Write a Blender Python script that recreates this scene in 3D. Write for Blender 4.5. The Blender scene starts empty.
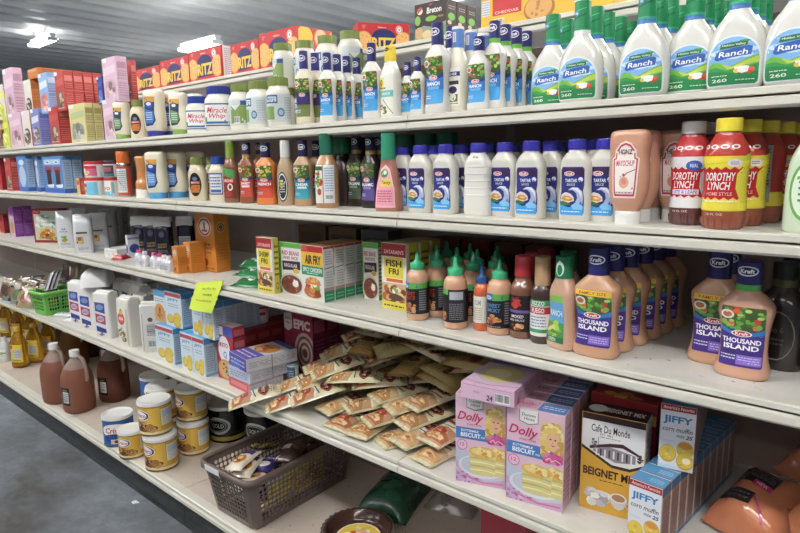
import bpy, bmesh, math, random
import numpy as np
from mathutils import Vector, Matrix
from mathutils.geometry import tessellate_polygon
PI = math.pi
R = random.Random(7)
SC = bpy.context.scene
COL = SC.collection

# ------------------------------------------------------------------ camera
F = 605.0; CX, CY = 400.0, 266.5
def _d(px, py): return np.array([px - CX, -(py - CY), -F])
_Lv, _Rv = (-307.0, 174.0), (932.4124, 154.1694)
_n = lambda v: v / np.linalg.norm(v)
AX = -_n(_d(*_Lv)); AY = _n(_d(*_Rv)); AY = _n(AY - AX * (AY @ AX)); AZ = np.cross(AX, AY)
MW = np.array([AX, AY, AZ])                    # camera -> world
CAM = np.array([0.850, -0.973, 1.183])
cd = bpy.data.cameras.new('camera'); cam = bpy.data.objects.new('camera', cd); COL.objects.link(cam)
m4 = Matrix.Identity(4)
for i in range(3):
    for j in range(3): m4[i][j] = MW[i, j]
    m4[i][3] = CAM[i]
cam.matrix_world = m4
cd.sensor_width = 36.0; cd.lens = F / 800.0 * 36.0; cd.clip_start = 0.05
SC.camera = cam
def hitz(px, py, z):
    r = MW @ _d(px, py); return CAM + r * ((z - CAM[2]) / r[2])
def hity(px, py, y):
    r = MW @ _d(px, py); return CAM + r * ((y - CAM[1]) / r[1])
def xat(px, y, z):                              # world x of the point (x, y, z) seen in pixel column px
    a = MW.T @ (np.array([0, y, z]) - CAM); b = MW.T @ np.array([1.0, 0, 0]); k = (px - CX) / F
    return -(a[0] + k * a[2]) / (b[0] + k * b[2])
def zat(x, y, py):                              # world z of the point (x, y, z) seen in pixel row py
    a = MW.T @ (np.array([x, y, 0]) - CAM); b = MW.T @ np.array([0, 0, 1.0]); k = (CY - py) / F
    return -(a[1] + k * a[2]) / (b[1] + k * b[2])

ZS = dict(S1=.130, S2=.515, S3=.835, S4=1.077, S5=1.282, S6=1.496)
YF = dict(S1=-.075, S2=-.012, S3=0.0, S4=0.0, S5=.036, S6=.30)

# ------------------------------------------------------------------ colour and materials
def lin(c): return c / 12.92 if c <= .04045 else ((c + .055) / 1.055) ** 2.4
_hc = {}
def H(s):
    if not isinstance(s, str): return s
    if s not in _hc:
        t = s.lstrip('#'); t = t if len(t) == 6 else ''.join(q * 2 for q in t)
        c = [lin(int(t[i:i + 2], 16) / 255) for i in (0, 2, 4)]; g = .3 * c[0] + .6 * c[1] + .1 * c[2]
        _hc[s] = tuple(q * .92 + g * .08 for q in c) + (1.0,)
    return _hc[s]
MATS = {}
def mat(kind):
    if kind in MATS: return MATS[kind]
    m = bpy.data.materials.new(kind); m.use_nodes = True; nt = m.node_tree; N = nt.nodes; Lk = nt.links
    b = N['Principled BSDF']
    at = N.new('ShaderNodeAttribute'); at.attribute_name = 'Col'
    Lk.new(at.outputs['Color'], b.inputs['Base Color'])
    P = dict(paper=(.42, 0, .45), gloss=(.16, 0, .5), satin=(.32, 0, .5), matte=(.75, 0, .3), bottle=(.35, 0, .5), metal=(.25, 1, .5),
             foil=(.22, .6, .5), film=(.22, 0, .6), jug=(.4, 0, .5), oil=(.08, 0, .5), cloth=(.9, 0, .2))[kind]
    b.inputs['Roughness'].default_value, b.inputs['Metallic'].default_value = P[0], P[1]
    b.inputs['Specular IOR Level'].default_value = P[2]
    nz = N.new('ShaderNodeTexNoise'); nz.inputs['Scale'].default_value = 45; nz.inputs['Detail'].default_value = 3
    tc = N.new('ShaderNodeTexCoord'); Lk.new(tc.outputs['Object'], nz.inputs['Vector'])
    bp = N.new('ShaderNodeBump'); bp.inputs['Distance'].default_value = .002
    bp.inputs['Strength'].default_value = dict(film=.5, foil=.5, paper=.06, cloth=.3).get(kind, .03)
    Lk.new(nz.outputs['Fac'], bp.inputs['Height']); Lk.new(bp.outputs['Normal'], b.inputs['Normal'])
    if kind == 'bottle':
        b.inputs['Coat Weight'].default_value = 1; b.inputs['Coat Roughness'].default_value = .06
    if kind == 'jug':
        b.inputs['Transmission Weight'].default_value = .45; b.inputs['IOR'].default_value = 1.2
    if kind == 'oil':
        b.inputs['Transmission Weight'].default_value = .75; b.inputs['IOR'].default_value = 1.25
    if kind == 'film':
        b.inputs['Coat Weight'].default_value = .6; b.inputs['Coat Roughness'].default_value = .12
    MATS[kind] = m
    return m

# ------------------------------------------------------------------ mesh builder
class MB:
    def __init__(s): s.v = []; s.f = []; s.c = []; s.k = []; s.s = []
    def add(s, vs, fs, col, kind='satin', smooth=False):
        o = len(s.v); s.v += [tuple(float(q) for q in p) for p in vs]
        many = isinstance(col, list)
        for i, f in enumerate(fs):
            s.f.append(tuple(o + j for j in f)); s.c.append(H(col[i] if many else col)); s.k.append(kind); s.s.append(smooth)
    def mesh(s, name='m'):
        me = bpy.data.meshes.new(name); me.from_pydata(s.v, [], s.f)
        ks = []
        for k in s.k:
            if k not in ks: ks.append(k)
        for k in ks: me.materials.append(mat(k) if isinstance(k, str) else k)
        ix = {k: i for i, k in enumerate(ks)}
        me.polygons.foreach_set('material_index', [ix[k] for k in s.k])
        me.polygons.foreach_set('use_smooth', s.s)
        a = me.attributes.new('Col', 'FLOAT_COLOR', 'FACE')
        a.data.foreach_set('color', [x for c in s.c for x in c])
        me.update(); return me
    def box(s, x0, y0, z0, x1, y1, z1, col, kind='satin', bev=0.0, T=None):
        # col: one colour or dict front/back/left/right/top/bottom
        cx, cy, cz = (x0 + x1) / 2, (y0 + y1) / 2, (z0 + z1) / 2; hx, hy, hz = (x1 - x0) / 2, (y1 - y0) / 2, (z1 - z0) / 2
        bm = bmesh.new(); bmesh.ops.create_cube(bm, size=2)
        for v in bm.verts: v.co = Vector((v.co.x * hx, v.co.y * hy, v.co.z * hz))
        if bev: bmesh.ops.bevel(bm, geom=bm.edges[:], offset=bev, segments=2, affect='EDGES', profile=.5)
        bm.normal_update(); bm.verts.index_update()
        vs = [v.co + Vector((cx, cy, cz)) for v in bm.verts]
        if T: vs = [T @ v for v in vs]
        fs = []; cs = []
        for f in bm.faces:
            n = f.normal; fs.append([v.index for v in f.verts])
            a = max(range(3), key=lambda i: abs(n[i]))
            key = (('left', 'right'), ('front', 'back'), ('bottom', 'top'))[a][n[a] > 0]
            cs.append(col.get(key, col.get('all')) if isinstance(col, dict) else col)
        s.add(vs, fs, cs, kind); bm.free()
    def loft(s, rings, col, kind='satin', smooth=True, cap0=True, cap1=True):
        n = len(rings[0]); vs = [p for r in rings for p in r]; fs = []; cs = []
        for i in range(len(rings) - 1):
            for j in range(n):
                k = (j + 1) % n
                fs.append((i * n + j, i * n + k, (i + 1) * n + k, (i + 1) * n + j)); cs.append(col(i) if callable(col) else col)
        s.add(vs, fs, cs, kind, smooth)
        if cap0: s.add(rings[0], [tuple(reversed(range(n)))], col(0) if callable(col) else col, kind)
        if cap1: s.add(rings[-1], [tuple(range(n))], col(len(rings) - 2) if callable(col) else col, kind)
    def tube(s, path, r, col, kind='satin', seg=8, flat=1.0):
        pts = [Vector(p) for p in path]; rings = []; up = Vector((0.13, .31, .94))
        for i, p in enumerate(pts):
            t = (pts[min(i + 1, len(pts) - 1)] - pts[max(i - 1, 0)]).normalized()
            a = t.cross(up).normalized(); b = a.cross(t)
            rr = r[i] if isinstance(r, (list, tuple)) else r
            rings.append([p + a * (math.cos(2 * PI * j / seg) * rr) + b * (math.sin(2 * PI * j / seg) * rr * flat) for j in range(seg)])
        s.loft(rings, col, kind)
    def grid(s, P, col, kind='satin', smooth=True):
        # P[i][j] points
        a, b = len(P), len(P[0]); vs = [p for r in P for p in r]
        fs = [(i * b + j, i * b + j + 1, (i + 1) * b + j + 1, (i + 1) * b + j) for i in range(a - 1) for j in range(b - 1)]
        if callable(col): col = [col(i, j) for i in range(a - 1) for j in range(b - 1)]
        s.add(vs, fs, col, kind, smooth)

# ------------------------------------------------------------------ bottle sections
def pchip(xs, ys, x):
    xs = np.asarray(xs, float); ys = np.asarray(ys, float); n = len(xs)
    h = np.diff(xs); dl = np.diff(ys) / h; m = np.zeros(n)
    for i in range(1, n - 1):
        if dl[i - 1] * dl[i] > 0:
            w1 = 2 * h[i] + h[i - 1]; w2 = h[i] + 2 * h[i - 1]; m[i] = (w1 + w2) / (w1 / dl[i - 1] + w2 / dl[i])
    m[0], m[-1] = dl[0], dl[-1]
    i = int(min(max(np.searchsorted(xs, x) - 1, 0), n - 2)); t = min(max((x - xs[i]) / h[i], 0), 1)
    return ((1 + 2 * t) * (1 - t) ** 2 * ys[i] + t * (1 - t) ** 2 * h[i] * m[i] + t * t * (3 - 2 * t) * ys[i + 1] + t * t * (t - 1) * h[i] * m[i + 1])
class Prof:
    """(z, rx, ry, n): a stack of superellipse sections"""
    def __init__(s, pts): s.p = pts; s.z = [p[0] for p in pts]; s._c = {}
    def at(s, z):
        return tuple(pchip(s.z, [p[i] for p in s.p], z) for i in (1, 2, 3))
    def pt(s, q, rx, ry, n):
        c, t = math.cos(q), math.sin(q); e = 2.0 / n
        return (math.copysign(abs(c) ** e, c) * rx, math.copysign(abs(t) ** e, t) * ry)
    def ring(s, z, N, off=0):
        rx, ry, n = s.at(z)
        return [(p[0], p[1], z) for p in (s.pt(2 * PI * (j + .5) / N, max(rx + off, 1e-4), max(ry + off, 1e-4), n) for j in range(N))]
    def body(s, mb, col, kind='bottle', N=40, sub=3, cap0=True, cap1=True, z0=None, z1=None, off=0):
        zs = []
        for a, b in zip(s.z, s.z[1:]):
            k = sub if b - a > .004 else 1
            zs += [a + (b - a) * i / k for i in range(k)]
        zs.append(s.z[-1])
        if z0 is not None: zs = [z0] + [z for z in zs if z0 + 1e-5 < z < z1 - 1e-5] + [z1]
        rings = [s.ring(z, N, off) for z in zs]
        cc = (lambda i: col((zs[i] + zs[i + 1]) / 2)) if callable(col) else col
        mb.loft(rings, cc, kind, True, cap0, cap1)
    def surf(s, u, z, off):
        key = round(z, 4)
        if key not in s._c:
            rx, ry, n = s.at(z); K = 90
            q = [-PI / 2 + PI * 1.0 * i / K for i in range(K + 1)]
            P = np.array([s.pt(a, rx, ry, n) for a in q]); P[0] = (0, -ry)
            L = np.concatenate([[0], np.cumsum(np.hypot(*np.diff(P, axis=0).T))])
            s._c[key] = (P, L)
        P, L = s._c[key]; a = min(abs(u), L[-1] * .999)
        i = int(min(max(np.searchsorted(L, a) - 1, 0), len(L) - 2)); t = (a - L[i]) / max(L[i + 1] - L[i], 1e-9)
        p = P[i] * (1 - t) + P[i + 1] * t; d = P[i + 1] - P[i]; nn = np.array([d[1], -d[0]]); nn = nn / max(np.hypot(*nn), 1e-9)
        p = p + nn * off
        return (math.copysign(p[0], u) if u else p[0], p[1], z)
def scaled(rel, w, h, dr=.6, n=2.4, z0=0.0):
    return Prof([(z0 + r[0] * h, r[1] * w, max(r[1] * w * (r[2] if len(r) > 2 else dr), 1e-4), r[3] if len(r) > 3 else n) for r in rel])

# ------------------------------------------------------------------ flat artwork
_tc = {}
def text_mesh(t, shear, bold):
    k = (t, shear, bold)
    if k not in _tc:
        cu = bpy.data.curves.new('lettering', 'FONT'); cu.body = t; cu.shear = shear; cu.offset = bold; cu.resolution_u = 2; cu.fill_mode = 'FRONT'
        ob = bpy.data.objects.new('lettering', cu)
        me = bpy.data.meshes.new_from_object(ob)
        vs = np.array([v.co[:2] for v in me.vertices]) if len(me.vertices) else np.zeros((1, 2))
        lo, hi = vs.min(0), vs.max(0); vs = (vs - lo) / np.maximum(hi - lo, 1e-6) - .5
        _tc[k] = (vs, [tuple(p.vertices) for p in me.polygons])
        bpy.data.objects.remove(ob); bpy.data.meshes.remove(me); bpy.data.curves.remove(cu)
    return _tc[k]
def clip_convex(P, C):
    area = sum(C[i][0] * C[(i + 1) % len(C)][1] - C[(i + 1) % len(C)][0] * C[i][1] for i in range(len(C)))
    if area < 0: C = C[::-1]
    out = list(P)
    for i in range(len(C)):
        a, b = C[i], C[(i + 1) % len(C)]; inp, out = out, []
        sd = lambda p: (b[0] - a[0]) * (p[1] - a[1]) - (b[1] - a[1]) * (p[0] - a[0])
        for j in range(len(inp)):
            p, q = inp[j - 1], inp[j]; sp, sq = sd(p), sd(q)
            if (sp < 0) != (sq < 0):
                t = sp / (sp - sq); out.append((p[0] + (q[0] - p[0]) * t, p[1] + (q[1] - p[1]) * t))
            if sq >= 0: out.append(q)
        if len(out) < 3: return []
    return out
class Art:
    """artwork in a unit square mapped on w x h metres, x about cx, y from y0"""
    def __init__(s, w, h, cx=0.0, y0=0.0): s.w, s.h, s.cx, s.y0 = w, h, cx, y0; s.ops = []; s.clip = None
    def X(s, p): return (s.cx + (p[0] - .5) * s.w, s.y0 + p[1] * s.h)
    def raw(s, vs, fs, c): s.ops.append((vs, fs, H(c)))
    def poly(s, pts, c, noclip=False):
        if s.clip and not noclip: pts = clip_convex(pts, s.clip)
        if len(pts) < 3: return s
        P = [s.X(p) for p in pts]
        s.raw(P, [tuple(t) for t in tessellate_polygon([[Vector((p[0], p[1], 0)) for p in P]])], c); return s
    def rect(s, a, b, c_, d, c): return s.poly([(a, b), (c_, b), (c_, d), (a, d)], c)
    def ell(s, u, v, ru, rv, c, n=16, a0=0, a1=2 * PI):
        k = n if a1 - a0 > 6.28 else n + 1
        return s.poly([(u + ru * math.cos(a0 + (a1 - a0) * i / n), v + rv * math.sin(a0 + (a1 - a0) * i / n)) for i in range(k)], c)
    def ring(s, u, v, ru, rv, th, c, n=18):
        k = s.h / s.w if s.w else 1
        o = [(u + ru * math.cos(2 * PI * i / n), v + rv * math.sin(2 * PI * i / n)) for i in range(n)]
        q = [(u + (ru - th) * math.cos(2 * PI * i / n), v + (rv - th / k) * math.sin(2 * PI * i / n)) for i in range(n)]
        s.raw([s.X(p) for p in o + q], [(i, (i + 1) % n, n + (i + 1) % n, n + i) for i in range(n)], c); return s
    def line(s, pts, wd, c):
        P = [np.array(s.X(p)) for p in pts]; wd = wd * s.w
        for a, b in zip(P, P[1:]):
            d = b - a; l = np.hypot(*d)
            if l < 1e-9: continue
            n = np.array([-d[1], d[0]]) / l * wd / 2; e = d / l * wd * .3
            s.raw([tuple(a + n - e), tuple(a - n - e), tuple(b - n + e), tuple(b + n + e)], [(0, 1, 2, 3)], c)
        return s
    def text(s, t, u, v, uw, vh, c, shear=0.0, bold=.012, rot=0.0):
        vs, fs = text_mesh(t, shear, bold); w, h = uw * s.w, vh * s.h; x, y = s.X((u, v)); cr, sr = math.cos(rot), math.sin(rot)
        s.raw([(x + a * w * cr - b * h * sr, y + a * w * sr + b * h * cr) for a, b in vs], fs, c); return s
    def blobs(s, u, v, ru, rv, n, cols, seed=1, size=.06):
        r = random.Random(seed); k = s.w / s.h
        for i in range(n):
            a, q = r.random() * 2 * PI, math.sqrt(r.random()); z = size * r.uniform(.6, 1.3)
            s.ell(u + ru * q * math.cos(a), v + rv * q * math.sin(a), z, z * k * r.uniform(.5, 1), cols[i % len(cols)], 8)
        return s
    def lines(s, a, b, c_, d, n, c, seed=3):
        r = random.Random(seed); hh = (d - b) / n
        for i in range(n):
            x = a
            while x < c_ - .01:
                l = r.uniform(.06, .22) * (c_ - a) + .01; x2 = min(x + l, c_)
                s.rect(x, b + hh * (i + .28), x2, b + hh * (i + .68), c); x = x2 + .04 * (c_ - a)
        return s
    def bars(s, a, b, c_, d, n=14, seed=5):
        r = random.Random(seed); s.rect(a, b, c_, d, '#f2f2ee'); st = (c_ - a) / n
        for i in range(n): s.rect(a + st * (i + .1), b + (d - b) * .12, a + st * (i + r.uniform(.35, .8)), d - (d - b) * .06, '#333338')
        return s
EPS = 2.5e-5
def decal(mb, art, fn, gx=None, gy=None, kind='paper', base=3e-4):
    bm = bmesh.new()
    ci = bm.faces.layers.int.new('ci'); cols = []; eps = min(EPS, .0013 / max(len(art.ops), 1))
    for k, (vs, fs, c) in enumerate(art.ops):
        z = base + k * eps; cols.append(c)
        V = [bm.verts.new((p[0], p[1], z)) for p in vs]
        for f in fs:
            try: q = bm.faces.new([V[i] for i in f]); q[ci] = k
            except ValueError: pass
    if not bm.verts: bm.free(); return
    xs = [v.co.x for v in bm.verts]; ys = [v.co.y for v in bm.verts]
    for g, lo, hi, ax in ((gx, min(xs), max(xs), 0), (gy, min(ys), max(ys), 1)):
        if not g: continue
        q = math.ceil(lo / g + 1e-6) * g
        while q < hi - 1e-6:
            co = [0, 0, 0]; no = [0, 0, 0]; co[ax] = q; no[ax] = 1
            bmesh.ops.bisect_plane(bm, geom=bm.verts[:] + bm.edges[:] + bm.faces[:], dist=1e-7, plane_co=co, plane_no=no)
            q += g
    bm.normal_update(); bm.verts.index_update()
    for f in bm.faces:
        if f.normal.z < 0: f.normal_flip()
    vs = [fn(v.co.x, v.co.y, v.co.z) for v in bm.verts]
    mb.add(vs, [tuple(v.index for v in f.verts) for f in bm.faces], [cols[f[ci]] for f in bm.faces], kind, False)
    bm.free()

# ------------------------------------------------------------------ things
class Tpl:
    """a kind of thing: its own mesh, and parts [(name, mesh, label, [(name, mesh, label)])]"""
    def __init__(s, name, mesh, cat, parts=()): s.name, s.mesh, s.cat, s.parts = name, mesh, cat, list(parts)
def new(name, data, parent=None):
    o = bpy.data.objects.new(name, data); COL.objects.link(o)
    if parent: o.parent = parent
    return o
LABELS = {}
def put(T, loc, label, group=None, rz=0.0, rx=0.0, ry=0.0, sc=(1, 1, 1), cat=None):
    o = new(T.name, T.mesh); o.location = loc; o.rotation_euler = (rx, ry, rz); o.scale = sc
    o['label'] = label; o['category'] = cat or T.cat
    if group: o['group'] = group
    LABELS.setdefault(label, []).append(o)
    for pn, pm, pl, subs in T.parts:
        c = new(pn, pm, o)
        if pl: c['label'] = pl
        for sn, sm, sl in subs:
            g = new(sn, sm, c)
            if sl: g['label'] = sl
    return o
ORD = ['front', 'second', 'third', 'fourth', 'fifth', 'sixth', 'seventh', 'eighth', 'ninth', 'tenth', 'eleventh', 'twelfth']
def column(T, x, y, z, n, pitch, desc, group, dx=0.0, jit=.0015, rz=0.0, skip=0, jr=.05, word='file'):
    for i in range(skip, n):
        lab = desc if n == 1 else '%s, %s in %s' % (desc, ORD[i], word)
        put(T, (x + dx * i + (R.uniform(-jit, jit) if i else 0), y + pitch * i, z), lab, group, rz + (R.uniform(-jr, jr) if i else 0))
from mathutils.bvhtree import BVHTree
from mathutils import Euler
SETTLED = []
def settle(T, loc, label, group=None, rz=0.0, rx=0.0, ry=0.0, sc=1.0, floor=None, step=(0, 0, .003), pool=None, tries=80, skip=False, zmax=None):
    """place a pouch, moved along step until it clears everything placed this way before and its shelf"""
    pool = SETTLED if pool is None else pool; vs, fs = T.col
    M = Euler((rx, ry, rz)).to_matrix(); V = [M @ (Vector(v) * sc) for v in vs]; p = Vector(loc)
    if floor is not None:
        lo = min(v.z for v in V) + p.z
        if lo < floor + .0005: p.z += floor + .0005 - lo
    st = Vector(step)
    for k in range(tries):
        W = [v + p for v in V]; a = [min(w[i] for w in W) for i in range(3)]; b = [max(w[i] for w in W) for i in range(3)]; t = None; hit = False
        for (qa, qb, tr) in pool:
            if any(qa[i] > b[i] or qb[i] < a[i] for i in range(3)): continue
            t = t or BVHTree.FromPolygons(W, fs)
            if t.overlap(tr): hit = True; break
        if not hit: break
        p = p + st
    else:
        if skip: return None
    if zmax and b[2] > zmax: return None
    pool.append((a, b, BVHTree.FromPolygons(W, fs)))
    return put(T, p, label, group, rz, rx, ry, (sc, sc, sc))
def block(x0, y0, z0, x1, y1, z1, pool=None):
    vs = [(x, y, z) for z in (z0, z1) for x, y in ((x0, y0), (x1, y0), (x1, y1), (x0, y1))]
    (SETTLED if pool is None else pool).append(([x0, y0, z0], [x1, y1, z1], BVHTree.FromPolygons(vs, [(0, 1, 2, 3), (4, 5, 6, 7), (0, 1, 5, 4), (1, 2, 6, 5), (2, 3, 7, 6), (3, 0, 4, 7)])))
def struct(name, me, **k):
    o = new(name, me); o['kind'] = 'structure'
    for a, b in k.items(): o[a] = b
    return o
# ================================================================== bottles, jars, cans
W0 = '#d8d6ce'
def capm(z0, z1, r0, r1, col, kind='gloss', ridge=0, art=None, cx=0, bev=.0012, N=32):
    mb = MB(); n = ridge * 2 if ridge else N; rings = []
    for z, r, sm in ((z0, r0, 0), (z0 + (z1 - z0) * .5, (r0 + r1) / 2, 0), (z1 - bev, r1, 0), (z1 - bev * .3, r1 - bev * .4, 1), (z1, r1 - bev * 1.4, 1)):
        rings.append([(math.cos(2 * PI * (j + .5) / n) * r * (.965 if ridge and j % 2 and not sm else 1), math.sin(2 * PI * (j + .5) / n) * r * (.965 if ridge and j % 2 and not sm else 1), z) for j in range(n)])
    mb.loft(rings, (lambda i: col((rings[i][0][2] + rings[i + 1][0][2]) / 2)) if callable(col) else col, kind, not ridge)
    if art:
        p = Prof([(z0, r0, r0, 2), (z1, r1, r1, 2)]); decal(mb, art, p.surf, .003, None, 'satin')
    return mb.mesh('cap')
def bandcap(bands, r0, r1, kind='satin', art=None, bev=.001):
    """cap with stacked colour bands [(z_top, colour)], first entry (z_start, None)"""
    mb = MB(); z0 = bands[0][0]; z1 = bands[-1][0]; N = 32
    rad = lambda z: r0 + (r1 - r0) * (z - z0) / (z1 - z0)
    circ = lambda z, r: [(math.cos(2 * PI * (j + .5) / N) * r, math.sin(2 * PI * (j + .5) / N) * r, z) for j in range(N)]
    for (za, _), (zb, c) in zip(bands, bands[1:]):
        zt = zb - (bev if zb == z1 else 0)
        mb.loft([circ(za, rad(za)), circ((za + zt) / 2, rad((za + zt) / 2)), circ(zt, rad(zt))], c, kind, True, za == z0, False)
    mb.loft([circ(z1 - bev, r1), circ(z1 - .3 * bev, r1 - .4 * bev), circ(z1, r1 - 1.4 * bev)], bands[-1][1], kind, True, False, True)
    if art: decal(mb, art, Prof([(z0, r0, r0, 2), (z1, r1, r1, 2)]).surf, .003, None, kind)
    return mb.mesh('cap')
def labelm(prof, art, gx=.005, gy=.006, kind='paper', sleeve=None):
    mb = MB()
    if sleeve:
        z0, z1, c = sleeve; prof.body(mb, c, kind, 40, 3, False, False, z0, z1, .0006); base = 9e-4
    else: base = 4e-4
    if art: decal(mb, art, prof.surf, gx, gy, kind, base)
    return mb.mesh('label')
def bodym(prof, col, kind='bottle', N=40):
    mb = MB(); prof.body(mb, col, kind, N); return mb.mesh('body')

# --- ranch bottle with arch label
RP = scaled([(0, .40), (.008, .43), (.05, .475), (.2, .5), (.40, .49), (.52, .445), (.62, .35, .68), (.70, .24, .85, 2.2), (.76, .175, 1, 2), (.80, .155, 1, 2), (.81, .155, 1, 2)], .079, .150, .58, 2.5)
def arch_label():
    a = Art(.069, .067, 0, .006)
    out = [(.06, .0), (.94, .0), (.99, .04), (1, .12), (1, .52)] + [(.5 + .5 * math.cos(t), .52 + .48 * math.sin(t)) for t in [PI * i / 14 for i in range(1, 14)]] + [(0, .52), (0, .12), (.01, .04)]
    big = [(.5 + (x - .5) * 1.09, .5 + (y - .5) * 1.06) for x, y in out]
    a.poly(big, '#dfe8ee'); a.clip = out
    a.poly(out, '#7db5ea')
    for u, v, r in ((.2, .68, .16), (.36, .63, .15), (.85, .72, .13), (.68, .86, .12), (.5, .6, .2), (.75, .6, .14)): a.ell(u, v, r, r * .36, '#cfe4f6')
    a.poly([(0, .42), (.14, .5), (.3, .46), (.45, .38), (.62, .45), (.82, .55), (1, .6), (1, 0), (0, 0)], '#6fb63c')
    a.poly([(.30, .44), (.5, .37), (.7, .46), (1, .58), (1, .44), (.7, .38), (.42, .32)], '#b9cf46')
    a.poly([(.42, .33), (.6, .40), (.78, .42), (.6, .36)], '#e7dc5a')
    a.poly([(0, .36), (.2, .38), (.4, .30), (.7, .34), (1, .42), (1, 0), (0, 0)], '#2f9a48')
    a.poly([(0, .30), (.3, .28), (.6, .22), (1, .26), (1, 0), (0, 0)], '#21864a')
    a.poly([(.14, .56), (.2, .52), (.52, .57), (.84, .60), (.86, .76), (.80, .79), (.5, .76), (.22, .72), (.17, .66)], '#2b5fb4')
    a.poly([(.24, .755), (.5, .775), (.76, .80), (.78, .90), (.5, .885), (.26, .86)], '#1d7140'); a.poly([(.6, .88), (.82, .88), (.80, .92), (.62, .915)], '#3f9a4d')
    a.text('Hidden Valley', .51, .825, .44, .055, '#f4f7f0', 0, .01, .03)
    a.text('Ranch', .5, .655, .56, .115, '#ffffff', .15, .015, .05)
    a.ell(.72, .265, .20, .05, '#1f6d3c'); a.ell(.60, .28, .07, .05, '#e3c24a'); a.ell(.82, .27, .10, .06, '#cf3a31'); a.ell(.86, .31, .06, .04, '#e0574a')
    a.poly([(.60, .34), (.62, .25), (.70, .22), (.80, .25), (.82, .34)], '#f3f2ee'); a.ell(.71, .345, .115, .03, '#fbfbf8'); a.ell(.58, .34, .03, .025, '#f3f2ee')
    a.lines(.1, .17, .42, .22, 1, '#d9eadb', 2); a.text('260', .27, .10, .3, .075, '#eef6ee', 0, .02); a.lines(.58, .07, .95, .11, 1, '#e6f1e6', 4)
    return a
def ranch_cap(white_ring=False):
    a = Art(.026, .022, 0, .134); a.clip = None
    a.poly([(.05, .1), (.95, .45), (.95, .6), (.05, .25)], '#0d6b45'); a.poly([(.05, .62), (.95, .95), (.95, 1.0), (.05, .75)], '#4fc07a')
    a.ell(.3, .6, .22, .22, '#2f8fb0'); a.text('Hv', .3, .6, .24, .22, '#ffffff')
    b = [(.1075, None), (.117, '#f1f1ee' if white_ring else '#4f86c9'), (.1195, '#3f78bd' if not white_ring else '#e4e4e0'), (.123, '#2fae74' if not white_ring else '#18935a'), (.168, '#138a55')]
    return bandcap(b, .0145, .0135, 'satin', a)
_rb = bodym(RP, W0, 'bottle', 48); _rl = labelm(RP, arch_label())
T_RANCH = Tpl('ranch_bottle', _rb, 'dressing bottle', [('cap', ranch_cap(), 'green cap with a blue lower band', ()), ('label', _rl, None, ())])
T_RANCHW = Tpl('ranch_bottle', _rb, 'dressing bottle', [('cap', ranch_cap(True), 'green cap with a white collar', ()), ('label', _rl, None, ())])

# --- waisted dressing bottles with dark blue cap
def pill(a, u, v, w, h, ring='#f4f4f4', fill='#c9252c', tc='#ffffff', t='Kraft'):
    a.ell(u, v, w / 2, h / 2, ring, 20); a.ell(u, v, w / 2 * .86, h / 2 * .78, fill, 20); a.text(t, u, v, w * .62, h * .5, tc, 0, .02)
VEG = ['#5fa83f', '#9bc95a', '#c8442e', '#3f7a2c', '#7fb84c', '#b5d873', '#e05a36', '#6aa83f']
def art_salad(a, ctop, c1, c2, words, sub, veg0=.62, cols=VEG, seed=3, box=None, dark='#44602c', top=None):
    o = [(0.03, 0), (.97, 0), (1, .03), (1, .97), (.97, 1), (.03, 1), (0, .97), (0, .03)]
    a.clip = o; a.poly(o, c1)
    a.rect(0, veg0, 1, 1, dark); a.blobs(.5, (veg0 + 1) / 2 + .02, .5, (1 - veg0) / 2, 40, cols, seed, .075)
    if top: a.rect(0, .90, 1, 1, top[0]); a.text(top[1], .5, .95, .74, .05, top[2])
    a.poly([(0, veg0 + .06), (.25, veg0 - .01), (.5, veg0 - .03), (.8, veg0), (1, veg0 + .05), (1, veg0 - .06), (.5, veg0 - .12), (0, veg0 - .03)], c2)
    a.poly([(0, veg0 - .02), (.5, veg0 - .10), (1, veg0 - .04), (1, veg0 - .3), (0, veg0 - .3)], ctop)
    if not top or True: a.ell(.16, .80 if top else .86, .16, .075, '#e8e2d8', 16); a.ell(.16, .80 if top else .86, .11, .048, '#b86a44', 14)
    pill(a, .5, veg0 - .045, .46, .105)
    for i, w in enumerate(words): a.text(w, .5, veg0 - .17 - .105 * i, min(.12 * len(w) + .06, .86), .085, '#ffffff', 0, .03)
    if sub: a.rect(.2, veg0 - .17 - .105 * len(words) - .02, .8, veg0 - .17 - .105 * len(words) + .045, sub)
    a.lines(.06, .10, .4, .2, 2, '#cfd6ee', seed)
    if box: a.rect(.42, .04, .97, .2, box); a.lines(.46, .06, .93, .18, 3, '#cdbdf0', seed + 1)
    a.clip = None
KREL = [(0, .43), (.012, .475), (.05, .5), (.10, .485), (.16, .445), (.28, .42), (.42, .435), (.53, .48), (.585, .5), (.625, .49), (.665, .425, .66), (.71, .32, .8), (.745, .235, 1, 2), (.76, .215, 1, 2), (.78, .215, 1, 2)]
def kraft(h, w, col, art, band=None, capc='#2a2a6e', logo=True, rel=KREL, kind='bottle', name='dressing_bottle', capz=.752, lw=.80, lz=(.11, .625), capr=.222, plabel=None):
    p = scaled(rel, w, h, .62, 2.8)
    a = Art(w * lw, h * (lz[1] - lz[0]), 0, h * lz[0]); art(a)
    ca = None
    if logo:
        ca = Art(w * .40, h * .085, 0, h * (.855 if not band else .88)); ca.ell(.5, .5, .52, .5, '#f2f2f6', 20); ca.ell(.5, .5, .44, .38, capc, 20); ca.text('Kraft' if logo is True else logo, .5, .5, .64, .42, '#ffffff', 0, .03)
    bands = [(h * capz, None)] + ([(h * (capz + .055), band)] if band else []) + [(h, capc)]
    return Tpl(name, bodym(p, col, kind), 'dressing bottle', [('cap', bandcap(bands, w * capr, w * capr * .97, 'satin', ca), plabel, ()), ('label', labelm(p, a), None, ())])
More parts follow.
